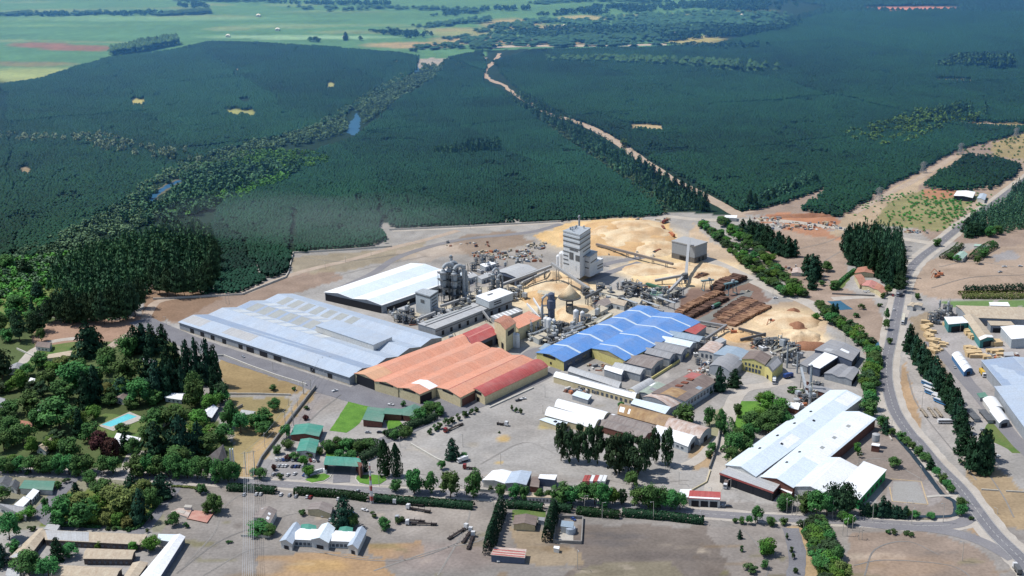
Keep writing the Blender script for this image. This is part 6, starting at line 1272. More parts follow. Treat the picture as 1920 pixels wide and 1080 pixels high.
wall('white wall beside the roadside conifer', '770,834 820,863 832,868', 1.6, .9, W_conc); wall('white wall bordering the entrance road', '918,765 962,745 1000,728', 1.0, 1.0, W_conc)
wall('white low wall in front of the roadside shed', '898,922 935,925 940,928', 2.2, .6, W_conc); wall('pale wall at the bottom of the gravel square', '452,1006 505,1008 508,1003', 1.6, .5, W_conc)
wall('perimeter wall along the plantation', '287,562 385,557 455,553 487,540 536,521 541,512 550,475 640,470 735,463', 1.8, .7, W_conc); wall('upper perimeter wall behind the dirt field', '730,432 800,429 882,425 960,421 1052,416', 1.8, .7, W_conc)
wall('wall around the walled yard', '1044,971 1093,973 1090,1020 1038,1018 1044,971', 2.0, .7, W_gry); wall('yellow wall beside the gabled sheds', '1222,712 1260,688 1300,660', 2.2, .7, W_yellow)
wall('yellow striped wall beside the truck gate', '1298,920 1325,905 1332,883', 1.1, .5, W_cream); wall('dark wall along the works drive', '1330,880 1345,838 1352,800', 2.4, .7, W_gry)
wall('white wall stub on the far right lot', '1840,919 1872,921', 1, .6, W_conc); wall('longer white wall on the far right lot', '1886,922 1940,925', 1, .6, W_conc)
wall('dark fence on the road below the nursery', '1560,552 1600,554 1640,556', 1.6, .5, W_gry); wall('red wall along the boiler shed', '1512,722 1545,732', 3, .6, W_brick)
wall('stone wall on the ruin side of the dirt yard', '1330,690 1310,705', 2, 1, W_gry)
wall('pale kerb round the left lawn island', '572,902 585,907 605,904 618,896 622,890', .35, .5, W_conc); wall('pale kerb round the right lawn island', '668,891 667,899 674,907 692,911 705,910', .35, .5, W_conc)
wall('pale bank wall of the ditch beside the sports court', '1664,812 1672,826', 1, .8, W_conc)
# curved entrance sign
r = thing('entrance_sign', 'curved white entrance sign with dark lettering band on the left lawn', 'sign', G(590, 892)); mb = MB(); c = [G(x, y) for x, y in P('573,897 578,892 588,889 598,886 606,884 612,888')]
for a, b in zip(c[:-1], c[1:]): d = (b-a).normalized(); n = Vector((-d.y, d.x, 0))*.6; mb.hexa([a-n, b-n, b+n, a+n], [a-n+Vector((0, 0, 2.4)), b-n+Vector((0, 0, 2.4)), b+n+Vector((0, 0, 2.4)), a+n+Vector((0, 0, 2.4))])
mb.build('panel', M_white, r, r.location); mb = MB()
for k in range(9):
    a = c[1].lerp(c[3], k/9); b = c[1].lerp(c[3], (k+.6)/9); d = (b-a).normalized(); n = Vector((d.y, -d.x, 0)); n = n if n.y < 0 else -n; a, b = a+n*.75, b+n*.75
    mb.poly([a+Vector((0, 0, .9)), b+Vector((0, 0, .9)), b+Vector((0, 0, 1.7)), a+Vector((0, 0, 1.7))])
mb.build('lettering', W_dark, r, r.location); landmark(595, 892, 'the curved white sign')
# ------------------------------------------------------------------ hedges
def hedge(label, s, w_, h, m_, seed, name='hedge', dens=10, taper=0.0):
    c = smooth_path([G(x, y).to_2d() for x, y in P(s)], 6); r = np.random.default_rng(seed); c = np.array([tuple(v) for v in c]); sg = np.linalg.norm(np.diff(c, axis=0), axis=1); L_ = np.r_[0, np.cumsum(sg)]
    n = int(L_[-1]*(w_+2*h)*dens*.35); t = r.random(n)*L_[-1]; x = np.interp(t, L_, c[:, 0]); y = np.interp(t, L_, c[:, 1]); i = np.clip(np.searchsorted(L_, t)-1, 0, len(sg)-1); d = (c[i+1]-c[i])/sg[i][:, None]; nn = np.stack([-d[:, 1], d[:, 0]], 1)
    a = r.random(n)*np.pi; lump = .8+.4*fbm(t/5, t*0, seed)+.2*np.sin(t*1.7); hh = h*(lump if taper else .88+.12*lump); off = np.cos(a)*w_/2*np.abs(np.cos(a))**-.35*(.9+.2*fbm(t/4, t*0+3, seed)); z = hh*np.sin(a)**.45*(.9+.12*r.random(n)); z = np.where(r.random(n) < .35, z*r.random(n), z)
    if taper: off = off*(1-.6*(z/hh)**1.5)
    P3 = np.stack([x+nn[:, 0]*off, y+nn[:, 1]*off, z], 1); N3 = np.stack([nn[:, 0]*np.cos(a), nn[:, 1]*np.cos(a), np.sin(a)+.1], 1)+r.normal(size=(n, 3))*.3
    V, Q = quads(P3, N3, .42*(.6+.8*r.random(n)), r); c0 = c[0]; V -= np.array([c0[0], c0[1], 0])
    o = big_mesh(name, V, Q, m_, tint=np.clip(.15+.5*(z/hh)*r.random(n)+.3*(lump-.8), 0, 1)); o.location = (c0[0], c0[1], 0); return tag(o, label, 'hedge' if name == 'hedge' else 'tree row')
HG = LEAF['spire']; CANAL = []
for k, (lb, s) in enumerate((('clipped dark hedge at the left of the street, in front of parked cars', '427,918 470,920 517,924'), ('long clipped dark hedge in front of the gate forecourt', '553,925 600,928 650,932 690,938'), ('long clipped hedge above the parked log trucks', '700,938 760,943 820,947 888,953'),
    ('short clipped hedge left of the walled yard', '948,950 985,952 1018,956'), ('clipped hedge right of the column trees', '1034,955 1072,959'), ('clipped hedge with a lamp post above the dark field', '1082,963 1140,968'), ('ragged hedge piece above the dark field', '1142,968 1162,970'), ('longest clipped hedge at the right end of the dark field', '1167,966 1240,972 1320,981'))):
    hedge(lb, s, 6, 4.2 if k < 3 else 4.5, HG, 60+k)
hedge('tall dark column tree row left of the brown roofed house', '915,1042 922,1015 932,985 941,960', 7, 11, LEAF['conifer'], 70, 'tree_row', 7, 1); hedge('tall dark column tree row right of the brown roofed house', '1026,1018 1032,990 1040,962', 7, 10, LEAF['conifer'], 71, 'tree_row', 7, 1)
hedge('low hedge along the bottom of the corner park', '90,985 140,987 190,990', 2, 1.5, LEAF['broad'], 72); hedge('low hedge on the right of the corner park', '212,991 255,992 280,965 300,940', 2, 1.5, LEAF['broad'], 73); hedge('low hedge along the street beside the gravel square', '322,913 345,914 375,917', 1.6, 1.4, LEAF['olive'], 74)
hedge('long green shrub strip between the offices and entrance road', '612,848 640,842 668,838 700,836 708,845 680,862 650,866', 8, 5, LEAF['gum'], 75); hedge('shrub strip beside the administration building', '722,820 745,815 768,803 790,795 815,785', 7, 5, LEAF['gum'], 76)
hedge('row of small conifers behind the white green-sided hall', '1612,965 1640,967 1700,972', 5, 7, LEAF['conifer'], 78, 'tree_row', 9, 1)
rb = random.Random(8)
for pth, n, sp_ in (('1522,996 1535,1020 1545,1050 1556,1082 1564,1105', 60, 15), ('1536,574 1552,592 1572,610 1592,625 1612,640 1626,652', 26, 6), ('1636,660 1640,690 1628,715 1634,745', 18, 6), ('1312,420 1340,445 1375,476 1405,504 1440,532 1475,556', 38, 5), ('1345,412 1375,430 1405,456 1440,496 1480,532 1505,556', 40, 5), ('1350,440 1400,485 1450,525', 16, 4)):
    c_ = P(pth)
    for k in range(n):
        t = (k+rb.random())/n*(len(c_)-1); i = int(min(t, len(c_)-2)); u = t-i; x = c_[i][0]*(1-u)+c_[i+1][0]*u+rb.uniform(-sp_, sp_); y = c_[i][1]*(1-u)+c_[i+1][1]*u+rb.uniform(-sp_*.5, sp_*.5)
        s = rb.uniform(.6, 1.25)*(1.0+min(1.2, (y-420)/320)); CANAL.append((rb.choice(('broad', 'bright', 'shrub', 'bright', 'gum', 'broad')), x, y, 11.5*s, 14*s))
hedge('green bank of the lower canal', '1634,655 1636,690 1624,715 1632,740', 9, 3.5, LEAF['shrub'], 82, dens=6)
hedge('vine rows beyond the sawmill', '1800,556 1860,556 1930,556', 16, 4, LEAF['olive'], 83, 'tree_row', 5); hedge('dark trees behind the sawmill vine rows', '1808,548 1870,546 1930,544', 8, 6, LEAF['conifer'], 84, 'tree_row', 5, 1)
hedge('green hedge in front of the terracotta roofed house', '1562,545 1580,526 1603,508', 4, 3, LEAF['broad'], 85); hedge('olive garden strip beside the mint roofed house', '1826,488 1840,475 1862,462', 12, 6, LEAF['shrub'], 86, dens=5); hedge('orchard strip left of the mint roofed house', '1768,486 1790,472 1800,462', 8, 5, LEAF['shrub'], 87, dens=5)
hedge('low shrubs between the driveway and canal, works garden', '1362,790 1372,830 1362,850', 9, 4, LEAF['broad'], 88, dens=6)
# ------------------------------------------------------------------ individual trees: kind x,y,height,width (photo pixels)
T = '''P38,640,66,28 P5,712,62,34 C165,668,62,48 C178,664,52,36 B240,668,42,34 C255,662,50,30 C270,658,56,28 C288,666,60,30 C305,655,50,26
C315,716,76,28 C335,713,80,28 C355,717,82,28 C373,719,84,26 C392,722,88,28 C408,724,82,26 C292,747,74,36 C312,744,72,32 C330,738,68,30 C160,762,72,34 C180,757,72,32 C280,722,60,30 C345,740,60,26 C405,742,50,22
C436,795,50,22 B366,762,58,36 C300,872,80,52 C340,856,78,48 C372,850,60,36 C150,817,56,26 R190,858,46,38 R210,862,40,30
B140,724,46,60 B238,718,52,58 B112,804,64,72 B200,694,46,42 L38,730,36,36 L178,786,30,32 B52,706,28,26 B92,728,36,42 B62,772,38,42 L152,812,44,30 B230,814,22,22 B262,758,52,50 B290,806,40,36
L371,800,36,36 L395,768,30,34 B416,757,30,30 B365,748,52,36 B284,832,40,42 B430,802,54,34 B452,812,38,32 B120,750,40,40 B330,800,44,40 B20,820,40,40 B45,835,40,40 B72,800,34,36 B170,830,40,34 L232,742,30,34 L100,700,26,30 B80,690,30,30 B180,720,36,36 B330,880,44,50 B395,850,40,40 L375,845,36,34
L365,820,30,34 B420,830,36,34 L395,825,28,30 L335,785,26,30 B20,780,34,34 B5,800,36,36 B8,845,38,40 L20,735,24,24 B300,800,40,34 B252,858,40,30 L100,845,30,30 L60,850,30,26 B130,860,42,40 C232,850,40,22 L20,880,26,28 B150,700,28,30 O120,690,26,28 O200,740,24,28 O300,700,24,28
B5,886,30,30 B22,886,32,30 B40,886,34,30 B58,887,34,32 B76,887,36,32 B94,888,36,32 B112,889,38,32 B130,890,38,32 B148,891,36,30 B165,886,36,30 B195,888,36,30 B212,888,34,32
B262,893,42,34 B280,893,44,32 B298,894,40,32 B316,895,42,32 B334,896,44,34 B352,897,42,32 B370,899,42,32 B388,900,44,34 B410,903,42,36 B428,903,44,34 B440,902,38,26 B345,880,40,34
B500,795,32,34 B486,802,28,28 B515,770,24,22 B470,800,26,26 S455,790,12,16 B495,815,26,26 S513,733,12,16 S551,732,8,10
B117,984,50,46 B160,985,48,46 O150,960,40,44 O212,958,48,56 O232,965,44,44 B193,930,36,40 C248,928,38,34 C304,936,50,38 C262,980,64,34 B286,952,44,36 B170,908,26,26 C146,938,36,20 L225,985,24,26 L185,960,36,36 O270,935,34,36 O200,985,24,28 O240,990,20,24 B130,960,36,36 L175,985,32,30
S380,925,22,22 B403,960,36,34 B390,962,24,20 B328,985,28,22 B18,1012,50,36 B28,1038,24,24 C107,1050,46,26 B130,1045,26,30 L185,1028,14,14 L252,1032,18,18 L286,1032,28,32 B55,1076,42,46 B92,1084,38,40 C0,1062,46,26 L57,972,24,22 B5,940,30,26 L36,975,16,24 B110,915,14,14 B86,955,24,14 S22,886,10,12 S52,889,10,12 S125,905,10,12 S60,995,12,14
S150,988,8,10 S163,988,8,10 S175,989,8,10 S202,994,8,10 S215,994,8,10 S240,996,10,10 S276,998,8,8 S314,982,10,10 S348,990,12,12 S375,922,12,20 S430,1018,6,10 B488,1000,22,42 B505,1004,20,26
Y722,893,64,26 Y745,894,58,22 B777,926,48,36 B808,926,40,26 B845,933,50,38 B888,934,52,34 B742,922,26,24 C850,862,40,22 B828,880,18,16 B872,862,14,14 Y686,885,24,10 C645,990,58,36 B660,990,30,26 B721,993,24,24 S749,980,16,18 S698,970,12,14 S567,966,14,14 S620,955,10,12 L580,893,22,20
B490,898,22,20 B476,896,20,18 S525,898,12,12 B615,848,26,26 B632,842,24,24 B652,845,24,26 B672,848,22,24 B692,842,22,26 B640,866,22,24 B660,868,24,24 B600,852,16,14 B785,790,24,26 B800,782,26,28 B818,775,22,24 B825,780,18,20 B758,822,20,20 B740,824,18,20 B805,768,16,20 B765,815,18,20
S806,814,14,12 S815,808,14,12 S824,804,14,12 S838,798,16,12 S848,793,16,12 S858,788,14,12 S872,782,14,12 S884,776,12,10 S893,772,12,10 S960,770,12,8 S968,773,12,8 S976,776,12,8 S936,812,4,6 L570,872,18,16 B537,820,24,24 B520,852,16,18 B540,842,20,22 B552,862,16,16 S583,858,14,16 R573,787,9,12 S575,768,10,10 S758,762,12,14 R540,862,10,14 R514,882,12,10 S722,813,8,10
G1052,864,74,24 G1068,868,72,24 G1085,866,76,24 G1102,868,72,24 G1120,870,78,26 G1140,872,60,20 G1155,890,80,36 G1178,884,82,30 G1194,896,90,36 G1210,882,70,24 G1228,869,66,20 G1252,874,72,24 G1165,880,66,24
B1185,914,32,30 B1055,945,38,34 B1072,945,36,28 B1095,944,42,34 B1115,946,40,32 B1132,948,42,32 L1148,946,34,28 G1165,946,30,20 B1198,950,38,32 B1216,952,44,36 B1238,953,40,34 B1258,955,38,34 B1275,956,32,24 B965,936,28,20 B982,936,30,20 B1012,938,24,18 B1040,940,20,20 B1030,935,18,16 B940,932,26,20 S920,924,14,12
C1835,886,80,40 C1820,872,56,34 C1808,850,42,32 C1845,862,60,36 C1852,880,58,24 C1705,658,50,24 C1716,674,52,29 C1729,692,54,29 C1741,706,52,29 C1754,722,54,30 C1766,740,54,30 C1778,757,56,32 C1789,775,54,32 C1796,793,52,30 C1736,698,46,25 C1760,732,46,25 C1784,766,46,25 C1722,682,44,23 C1804,812,44,29 C1808,830,36,27 C1748,716,44,25 C1772,750,44,25
B1690,824,16,18 B1700,834,16,18 B1710,844,16,18 B1722,855,18,18 B1733,864,18,20 C1745,880,24,16 B1755,894,18,18 B1768,906,18,18 B1776,916,18,20 B1783,924,14,16 B1738,868,16,16 B1801,953,22,20 B1803,967,22,20 B1677,876,20,22 L1608,850,22,14 S1612,858,12,8 S1822,975,10,10
B1530,967,46,40 B1550,967,42,38 B1512,962,36,28 P1562,965,56,30 P1578,965,60,32 P1590,966,58,28 B1465,957,26,24 B1475,952,28,24 C1655,968,36,20 C1665,968,30,18 C1680,970,24,16 B1700,970,18,16 B1715,971,14,16 B1745,972,12,18 C1626,966,26,16 C1640,967,24,16
L1590,985,22,20 B1578,978,20,18 O1580,1086,34,34 B1540,1010,34,30 B1528,1000,28,24 B1555,1030,36,30 B1560,1060,36,32 B1545,1075,36,34 B1570,1050,26,24 L1440,1040,32,30 B1445,985,16,18 B1470,984,14,16 B1420,980,32,20 B1404,983,16,14 B1392,982,14,12 B1378,980,10,10 C1387,1010,18,10 S1390,1034,14,8 S1405,1072,16,26 B1434,1066,16,14 L1435,1042,30,26 S1665,1000,8,10 S1675,1001,10,12 S1705,1003,8,22 S1475,1012,14,8 S1484,1035,12,8 S1487,1048,12,8 S1492,1075,14,10
C1350,734,50,22 C1376,726,34,22 B1288,794,38,36 B1330,798,38,22 B1352,816,48,20 B1335,850,22,18 B1328,858,16,16 B1383,782,30,16 B1408,805,36,38 B1380,850,42,32 L1440,768,34,32 B1452,800,48,40 B1440,810,40,40 L1425,790,30,30 B1400,825,34,34 B1385,830,30,24 L1460,775,32,34 B1372,868,30,26 B1395,850,34,34 B1470,800,34,30 L1430,760,24,26 B1165,768,16,14 S1325,740,12,20 S1140,720,8,14 S1500,742,12,22 S1485,735,12,20
B1540,582,18,18 L1552,596,20,20 B1565,608,20,22 L1578,618,20,22 B1590,628,20,22 L1603,638,22,22 B1617,648,22,22 L1628,656,20,20 C1562,600,34,14 B1622,722,20,18 B1638,730,26,24 B1628,768,34,30 B1632,782,30,28 B1655,800,22,20 C1660,812,26,18 B1672,818,16,14 B1620,715,14,24 S1558,708,12,20 B1636,714,18,20 B1645,700,14,14 B1648,690,14,12 B1668,645,14,10 B1662,600,24,10 B1660,618,20,14 B1655,560,12,8 S1650,575,10,10
C1392,438,28,18 C1403,442,32,18 C1413,450,38,20 C1424,458,42,22 C1435,465,44,22 C1446,471,44,22 C1456,476,44,20 C1466,480,42,20 C1477,482,38,18 C1488,481,32,16 C1430,452,36,20 C1442,460,38,20 C1462,468,38,20 C1478,472,32,18 C1418,444,30,18 B1320,425,14,20 B1355,425,18,18 B1335,440,14,18 L1370,440,18,20 L1385,450,18,22 B1398,470,22,22 L1390,485,18,20 B1415,490,20,20 L1445,490,16,22 L1485,555,26,26 L1500,555,22,22 B1400,500,22,20 L1425,515,18,20
C1523,524,52,30 C1514,514,40,22 C1530,518,38,20 C1522,542,32,18 B1550,508,20,22 B1566,542,18,18 S1540,535,10,12 L1530,600,16,14 C1568,592,24,10 S1605,595,10,12 S1615,580,12,12 P1690,548,40,18 B1665,552,18,14 L1637,546,10,8
C1585,470,46,18 C1592,484,50,18 C1600,497,52,18 C1612,502,54,20 C1624,506,56,20 C1636,512,58,20 C1648,520,60,20 C1660,530,62,20 C1672,538,60,20 C1684,540,58,18 C1690,520,56,18 C1590,462,44,16 C1604,460,44,16 C1618,462,46,16 C1640,458,40,16 C1660,464,42,16 C1678,468,42,16
C1818,445,26,18 C1830,442,28,18 C1812,435,30,18 C1826,425,30,18 C1842,438,26,18 B1855,444,20,20 B1870,440,18,18 B1757,462,16,14 B1783,486,14,16 B1795,490,12,14 B1832,495,16,14 B1846,482,18,16 B1720,562,14,10 B1860,462,12,10
C1310,388,34,16 C1322,396,38,18 C1300,382,34,16 C1290,374,34,16 C1278,368,32,16 C1265,360,30,16 C1250,350,30,16 C1236,342,28,16 C1224,334,28,14 C1210,326,26,14 C1196,318,26,14 C1270,374,28,14 C1256,364,26,14 B1172,276,16,16 C1082,262,18,14 C1105,268,16,12 C1055,243,16,10
C1405,390,34,14 C1416,392,30,14 C1438,382,26,14 C1450,376,24,14 C1475,366,22,12 C1490,360,22,12 C1510,352,22,12 C1530,346,20,12
P150,605,60,22 P165,606,62,22 P180,607,64,24 P196,608,66,24 P210,606,66,24 P225,603,68,24 P240,600,70,24 P254,592,70,22 P262,578,66,22 P136,610,56,22 P120,606,54,22 P104,600,54,22 P92,606,50,22 P300,552,52,22 P314,556,54,22 P330,558,56,22 P346,556,56,22 P362,554,56,22 P378,553,56,22 P394,546,54,22 P402,530,52,20 P405,512,50,20 P288,540,50,20 P405,496,46,20 P130,590,54,22 P230,588,60,22 P75,622,46,22 P60,630,44,20
C70,560,34,24 B20,600,26,26 B0,620,30,30 B30,580,26,34 B55,600,20,22 B140,560,26,26 C60,590,30,16 B78,640,26,20 O110,560,22,34 B15,640,26,26 C50,520,34,24 B10,505,30,34
G105,829,24,35 G1,737,21,33 G80,744,30,25 G206,728,19,24 B246,764,19,33 B202,703,39,25 S177,713,18,35 S22,797,34,28 G112,775,19,28 S304,706,29,22 S213,750,30,22 G3,704,20,27 G59,734,21,24 B22,837,34,35 B207,760,24,28 G83,790,18,32 G3,801,29,31 G418,755,37,29 S359,758,36,25 C230,743,35,35 B288,756,26,34 G136,703,21,27 B583,78,10,12 B592,79,11,12 B596,79,9,10 C648,72,13,10 B676,76,9,9 C648,76,10,8 B780,98,10,8'''.split()
KM = {'C': 'conifer', 'P': 'pine', 'Y': 'spire', 'B': 'broad', 'L': 'bright', 'O': 'olive', 'G': 'gum', 'R': 'red', 'S': 'shrub'}
for s in T:
    a = list(map(float, s[1:].split(','))); tree(KM[s[0]], *a)
landmark(1400, 490, 'the canal bank')
for a in CANAL: tree(*a, nm2='bush')
landmark(255, 560, 'the tall pine wood'); print('trees', len(T))
# ------------------------------------------------------------------ vehicles
CARM = {n: mat('car paint '+n, A(*c), .35, A(*[v*.95 for v in c]), spec=.5) for n, c in (('white', (240, 240, 240)), ('silver', (188, 192, 198)), ('dark', (52, 58, 72)), ('blue', (52, 82, 150)), ('red', (150, 48, 46)), ('cream', (222, 212, 190)))}
M_tyre = mat('tyre', (.02, .02, .02), .9); M_lamp = mat('headlight', A(240, 240, 230), .3); M_cg = mat('car glass', (.02, .03, .045), .12, spec=.6)
def car_proto(pick):
    b = MB(); g = MB(); xs = [(-2.15, .55), (-2.1, .95), (-1.3, 1.0), (1.0, .98), (2.05, .82), (2.15, .5)]
    if pick: xs = [(-2.4, .6), (-2.4, 1.05), (-.6, 1.05), (1.1, 1.1), (2.3, .95), (2.4, .55)]
    for (x0, z0), (x1, z1) in zip(xs[:-1], xs[1:]):
        if abs(x1-x0) < .12: continue
        b.hexa([(x0, -.85, .35), (x1, -.85, .35), (x1, .85, .35), (x0, .85, .35)], [(x0, -.82, z0), (x1, -.82, z1), (x1, .82, z1), (x0, .82, z0)])
    c0, c1 = (-1.7, 1.05) if not pick else (-.5, 1.2); zt = 1.48 if not pick else 1.75
    b.hexa([(c0+.5, -.62, zt-.06), (c1-.55, -.62, zt-.06), (c1-.55, .62, zt-.06), (c0+.5, .62, zt-.06)], [(c0+.55, -.6, zt), (c1-.6, -.6, zt), (c1-.6, .6, zt), (c0+.55, .6, zt)])
    g.hexa([(c0, -.78, .97), (c1, -.78, .97), (c1, .78, .97), (c0, .78, .97)], [(c0+.5, -.62, zt-.06), (c1-.55, -.62, zt-.06), (c1-.55, .62, zt-.06), (c0+.5, .62, zt-.06)])
    return b, g
CPROT = {}
def car(px, py, dx, dy, col='white', kind='car', label=None):
    key = (col, kind)
    a, b_ = G(px, py), G(px+dx, py+dy); rz = math.atan2(b_.y-a.y, b_.x-a.x)
    nm = 'parked_car' if kind == 'car' else 'pickup_truck'; lb = label or (('dark blue' if col == 'dark' else col)+(' car' if kind == 'car' else ' pickup')+' '+where(px, py))
    if key not in CPROT:
        r = thing(nm, lb, kind, a, rz, 'cars parked and driving'); b, g = car_proto(kind != 'car'); b.build('body', CARM[col], r); g.build('window', M_cg, r)
        for x in (-1.35, 1.35):
            for s in (-1, 1): MB().tube([(x, .88*s, .33), (x, .68*s, .33)], .33, 10).build('wheel', M_tyre, r)
        for s in (-.6, .6): MB().box((2.14 if kind == 'car' else 2.38, s, .58), (.08, .3, .16)).build('headlight', M_lamp, r)
        CPROT[key] = r
    else: r = dup(CPROT[key], a, rz, None, lb)
    r.location.z = .18; return r
ws = ['white', 'silver', 'dark', 'blue', 'red', 'white', 'silver', 'dark', 'cream']; rr = random.Random(3)
landmark(545, 876, 'the car park'); landmark(500, 935, 'the street hedge cars'); landmark(1900, 1065, 'the lower road'); landmark(1762, 760, 'the bus row')
for k, (x, c) in enumerate(((518, 'white'), (525, 'silver'), (531, 'blue'), (537, 'dark'), (548, 'silver'), (557, 'dark'), (574, 'silver'), (582, 'red'), (588, 'white'), (596, 'dark'))): car(x, 863+k*.25, -2, -4, c)
for k, (x, y, c) in enumerate(((524, 875, 'silver'), (531, 875, 'white'), (537, 875, 'white'), (549, 876, 'dark'), (555, 876, 'blue'), (561, 876, 'dark'), (568, 876, 'silver'), (513, 891, 'silver'), (521, 891, 'dark'), (527, 892, 'silver'), (540, 892, 'white'), (553, 890, 'white'), (571, 892, 'blue'))): car(x, y, 3, -2.5, c)
for x, y, c in ((458, 929, 'silver'), (481, 928, 'white'), (489, 928, 'white'), (527, 929, 'white'), (543, 930, 'silver'), (555, 932, 'silver'), (576, 933, 'white'), (582, 934, 'red'), (634, 937, 'white'), (663, 925, 'white'), (671, 922, 'silver'), (606, 968, 'white'), (619, 976, 'silver')): car(x, y, 2, -3, c)
for x, y, dx, dy, c, k in ((686, 853, 4, -2, 'white', 'pickup'), (692, 849, 5, -2, 'dark', 'car'), (628, 734, 4, -1, 'white', 'pickup'), (733, 760, 4, .6, 'white', 'pickup'), (878, 777, 5, -2.5, 'silver', 'car'), (456, 670, 5, 3, 'silver', 'car'), (690, 812, 4, 0, 'silver', 'car'), (712, 812, 5, 0, 'dark', 'car'), (684, 958, 4, 1, 'white', 'pickup'),
    (663, 965, 4, 1, 'blue', 'car'), (668, 968, 4, 2, 'dark', 'car'), (384, 925, 4, -1, 'silver', 'car'), (314, 930, 3, -2, 'white', 'car'), (410, 948, 4, 1, 'dark', 'car'), (216, 850, 4, -2, 'silver', 'car'), (222, 845, 4, -2, 'dark', 'car'), (234, 843, 4, 1, 'blue', 'car'), (228, 848, 4, 1, 'red', 'car'), (1333, 949, 5, 0, 'white', 'car'), (1344, 949, 5, 0, 'white', 'car'),
    (1356, 950, 5, 0, 'silver', 'car'), (1366, 951, 5, 0, 'dark', 'car'), (972, 752, 6, -1, 'dark', 'pickup'), (981, 749, 6, -1, 'white', 'pickup'), (1075, 975, 3, 2, 'blue', 'car'), (1870, 857, 4, -1, 'white', 'car'), (1852, 820, 3, 2, 'white', 'car'), (1843, 808, 3, 1, 'silver', 'car'), (1649, 790, 4, 1, 'silver', 'car'), (1622, 548, 4, 2, 'white', 'car'), (1628, 547, 4, 2, 'white', 'car'),
    (1560, 541, 5, 0, 'red', 'car'), (1674, 555, 1, 4, 'red', 'car'), (1676, 582, 1, -4, 'white', 'car'), (1883, 501, 5, 0, 'white', 'pickup'), (1875, 511, 5, -1, 'silver', 'pickup'), (1913, 500, 5, 0, 'white', 'car'), (1318, 413, 5, 0, 'white', 'car'), (1402, 547, 4, -1, 'cream', 'pickup'), (1454, 560, 4, 0, 'white', 'car'), (933, 1052, 2, 4, 'white', 'pickup'), (1790, 690, 2, 3, 'silver', 'car'), (815, 785, 4, -2, 'silver', 'car')):
    car(x, y, dx, dy, c, k)
M_trk = mat('dark chassis', A(62, 54, 54), .8)
def orient(a, b): p, q = G(*a), G(*b); return p, math.atan2(q.y-p.y, q.x-p.x), (q-p).length
def truck(label, front, back, cabm, load='frame', name='log_truck', cat='truck', loadm=None, maxL=26):
    p, rz, L_ = orient(front, back); L_ = min(max(L_, 9), maxL); r = thing(name, label, cat, (p.x, p.y, .15), rz, 'heavy trucks'); cab = MB()
    cab.hexa([(0, -1.2, .6), (2.4, -1.2, .6), (2.4, 1.2, .6), (0, 1.2, .6)], [(.25, -1.15, 3.3), (2.4, -1.15, 3.5), (2.4, 1.15, 3.5), (.25, 1.15, 3.3)]); cab.build('cab', cabm, r)
    g = MB(); g.hexa([(-.05, -1.05, 1.9), (.1, -1.05, 1.9), (.1, 1.05, 1.9), (-.05, 1.05, 1.9)], [(.1, -1, 2.9), (.3, -1, 2.9), (.3, 1, 2.9), (.1, 1, 2.9)]); g.build('windscreen', M_cg, r); b = MB()
    b.box((L_/2+1.2, 0, .9), (L_-2.6, 1.5, .35)); b.build('chassis', M_trk, r); w_ = MB(); xs = [1.2, 4.6, 5.9]+[L_-k*1.3-1 for k in range(3 if L_ > 12 else 1)]+([L_*.55, L_*.55+1.3] if L_ > 20 else [])
    for x in xs:
        for s in (-1, 1): MB().tube([(x, 1.2*s, .5), (x, .75*s, .5)], .5, 10).build('wheel', M_tyre, r)
    if load == 'frame':
        f = MB()
        for k in range(int((L_-4)/4)+1): x = 4+k*4; f.box((x, -1.1, 1.25), (.12, .12, 1.1)).box((x, 1.1, 1.25), (.12, .12, 1.1)).box((x, 0, 1.25), (.3, 2.3, .2))
        f.build('bunk', M_trk, r)
    else: MB().box((L_/2+1.4, 0, 1.25), (L_-3, 2.5, 2.5)).build('load', loadm or M_lgrey, r)
    return r
landmark(790, 960, 'the parked log trucks')
truck('empty log truck below the long hedge, uppermost of four', (737, 944), (795, 950), CARM['white']); truck('empty log truck, second from the top, below the hedge', (762, 954), (808, 962), CARM['white']); truck('empty log truck beside the two round shrubs', (741, 976), (797, 980), CARM['silver'])
truck('lowest empty log truck of the parked four', (760, 984), (820, 985), CARM['white']); truck('log truck of the fan, pointing left to its long trailer', (877, 990), (840, 1013), CARM['white']); truck('middle log truck of the fan of three', (884, 996), (868, 1020), CARM['white']); truck('right log truck of the fan of three', (888, 1004), (878, 1032), CARM['white'])
truck('white truck with long brown load on the works drive', (1359, 918), (1368, 897), CARM['white'], 'box', 'lorry', 'truck', M_brown, 16); truck('dark bodied truck driving on the lower road', (1901, 1063), (1912, 1080), CARM['white'], 'box', 'lorry', 'truck', M_dsteel, 14)
truck('red flatbed trailer rig beside the entrance road', (833, 812), (868, 796), CARM['red'], 'frame', 'lorry', 'truck', M_redr, 20); truck('teal truck and trailer in front of the orange hall', (703, 727), (732, 738), CARM['white'], 'box', 'lorry', 'truck', M_teal, 20)
truck('white truck on the open gravel yard', (953, 799), (940, 797), CARM['white'], 'frame', 'lorry'); truck('yellow lorry beside the right edge warehouse', (1846, 709), (1837, 697), CARM['white'], 'box', 'lorry', 'truck', mat('yellow lorry', A(230, 190, 80)), 12); truck('long pale lorry parked along the main road', (1692, 610), (1695, 592), CARM['white'], 'box', 'lorry', 'truck', M_cream, 22)
truck('dark truck on the main road behind the pine block', (1688, 558), (1691, 550), CARM['dark'], 'box', 'lorry', 'truck', M_dsteel, 10); truck('red rig parked beside the road above the street trees', (868, 879), (888, 880), CARM['red'], 'frame', 'lorry'); truck('second dark truck on the main road', (1683, 557), (1684, 551), CARM['silver'], 'box', 'lorry', 'truck', M_dsteel, 8)
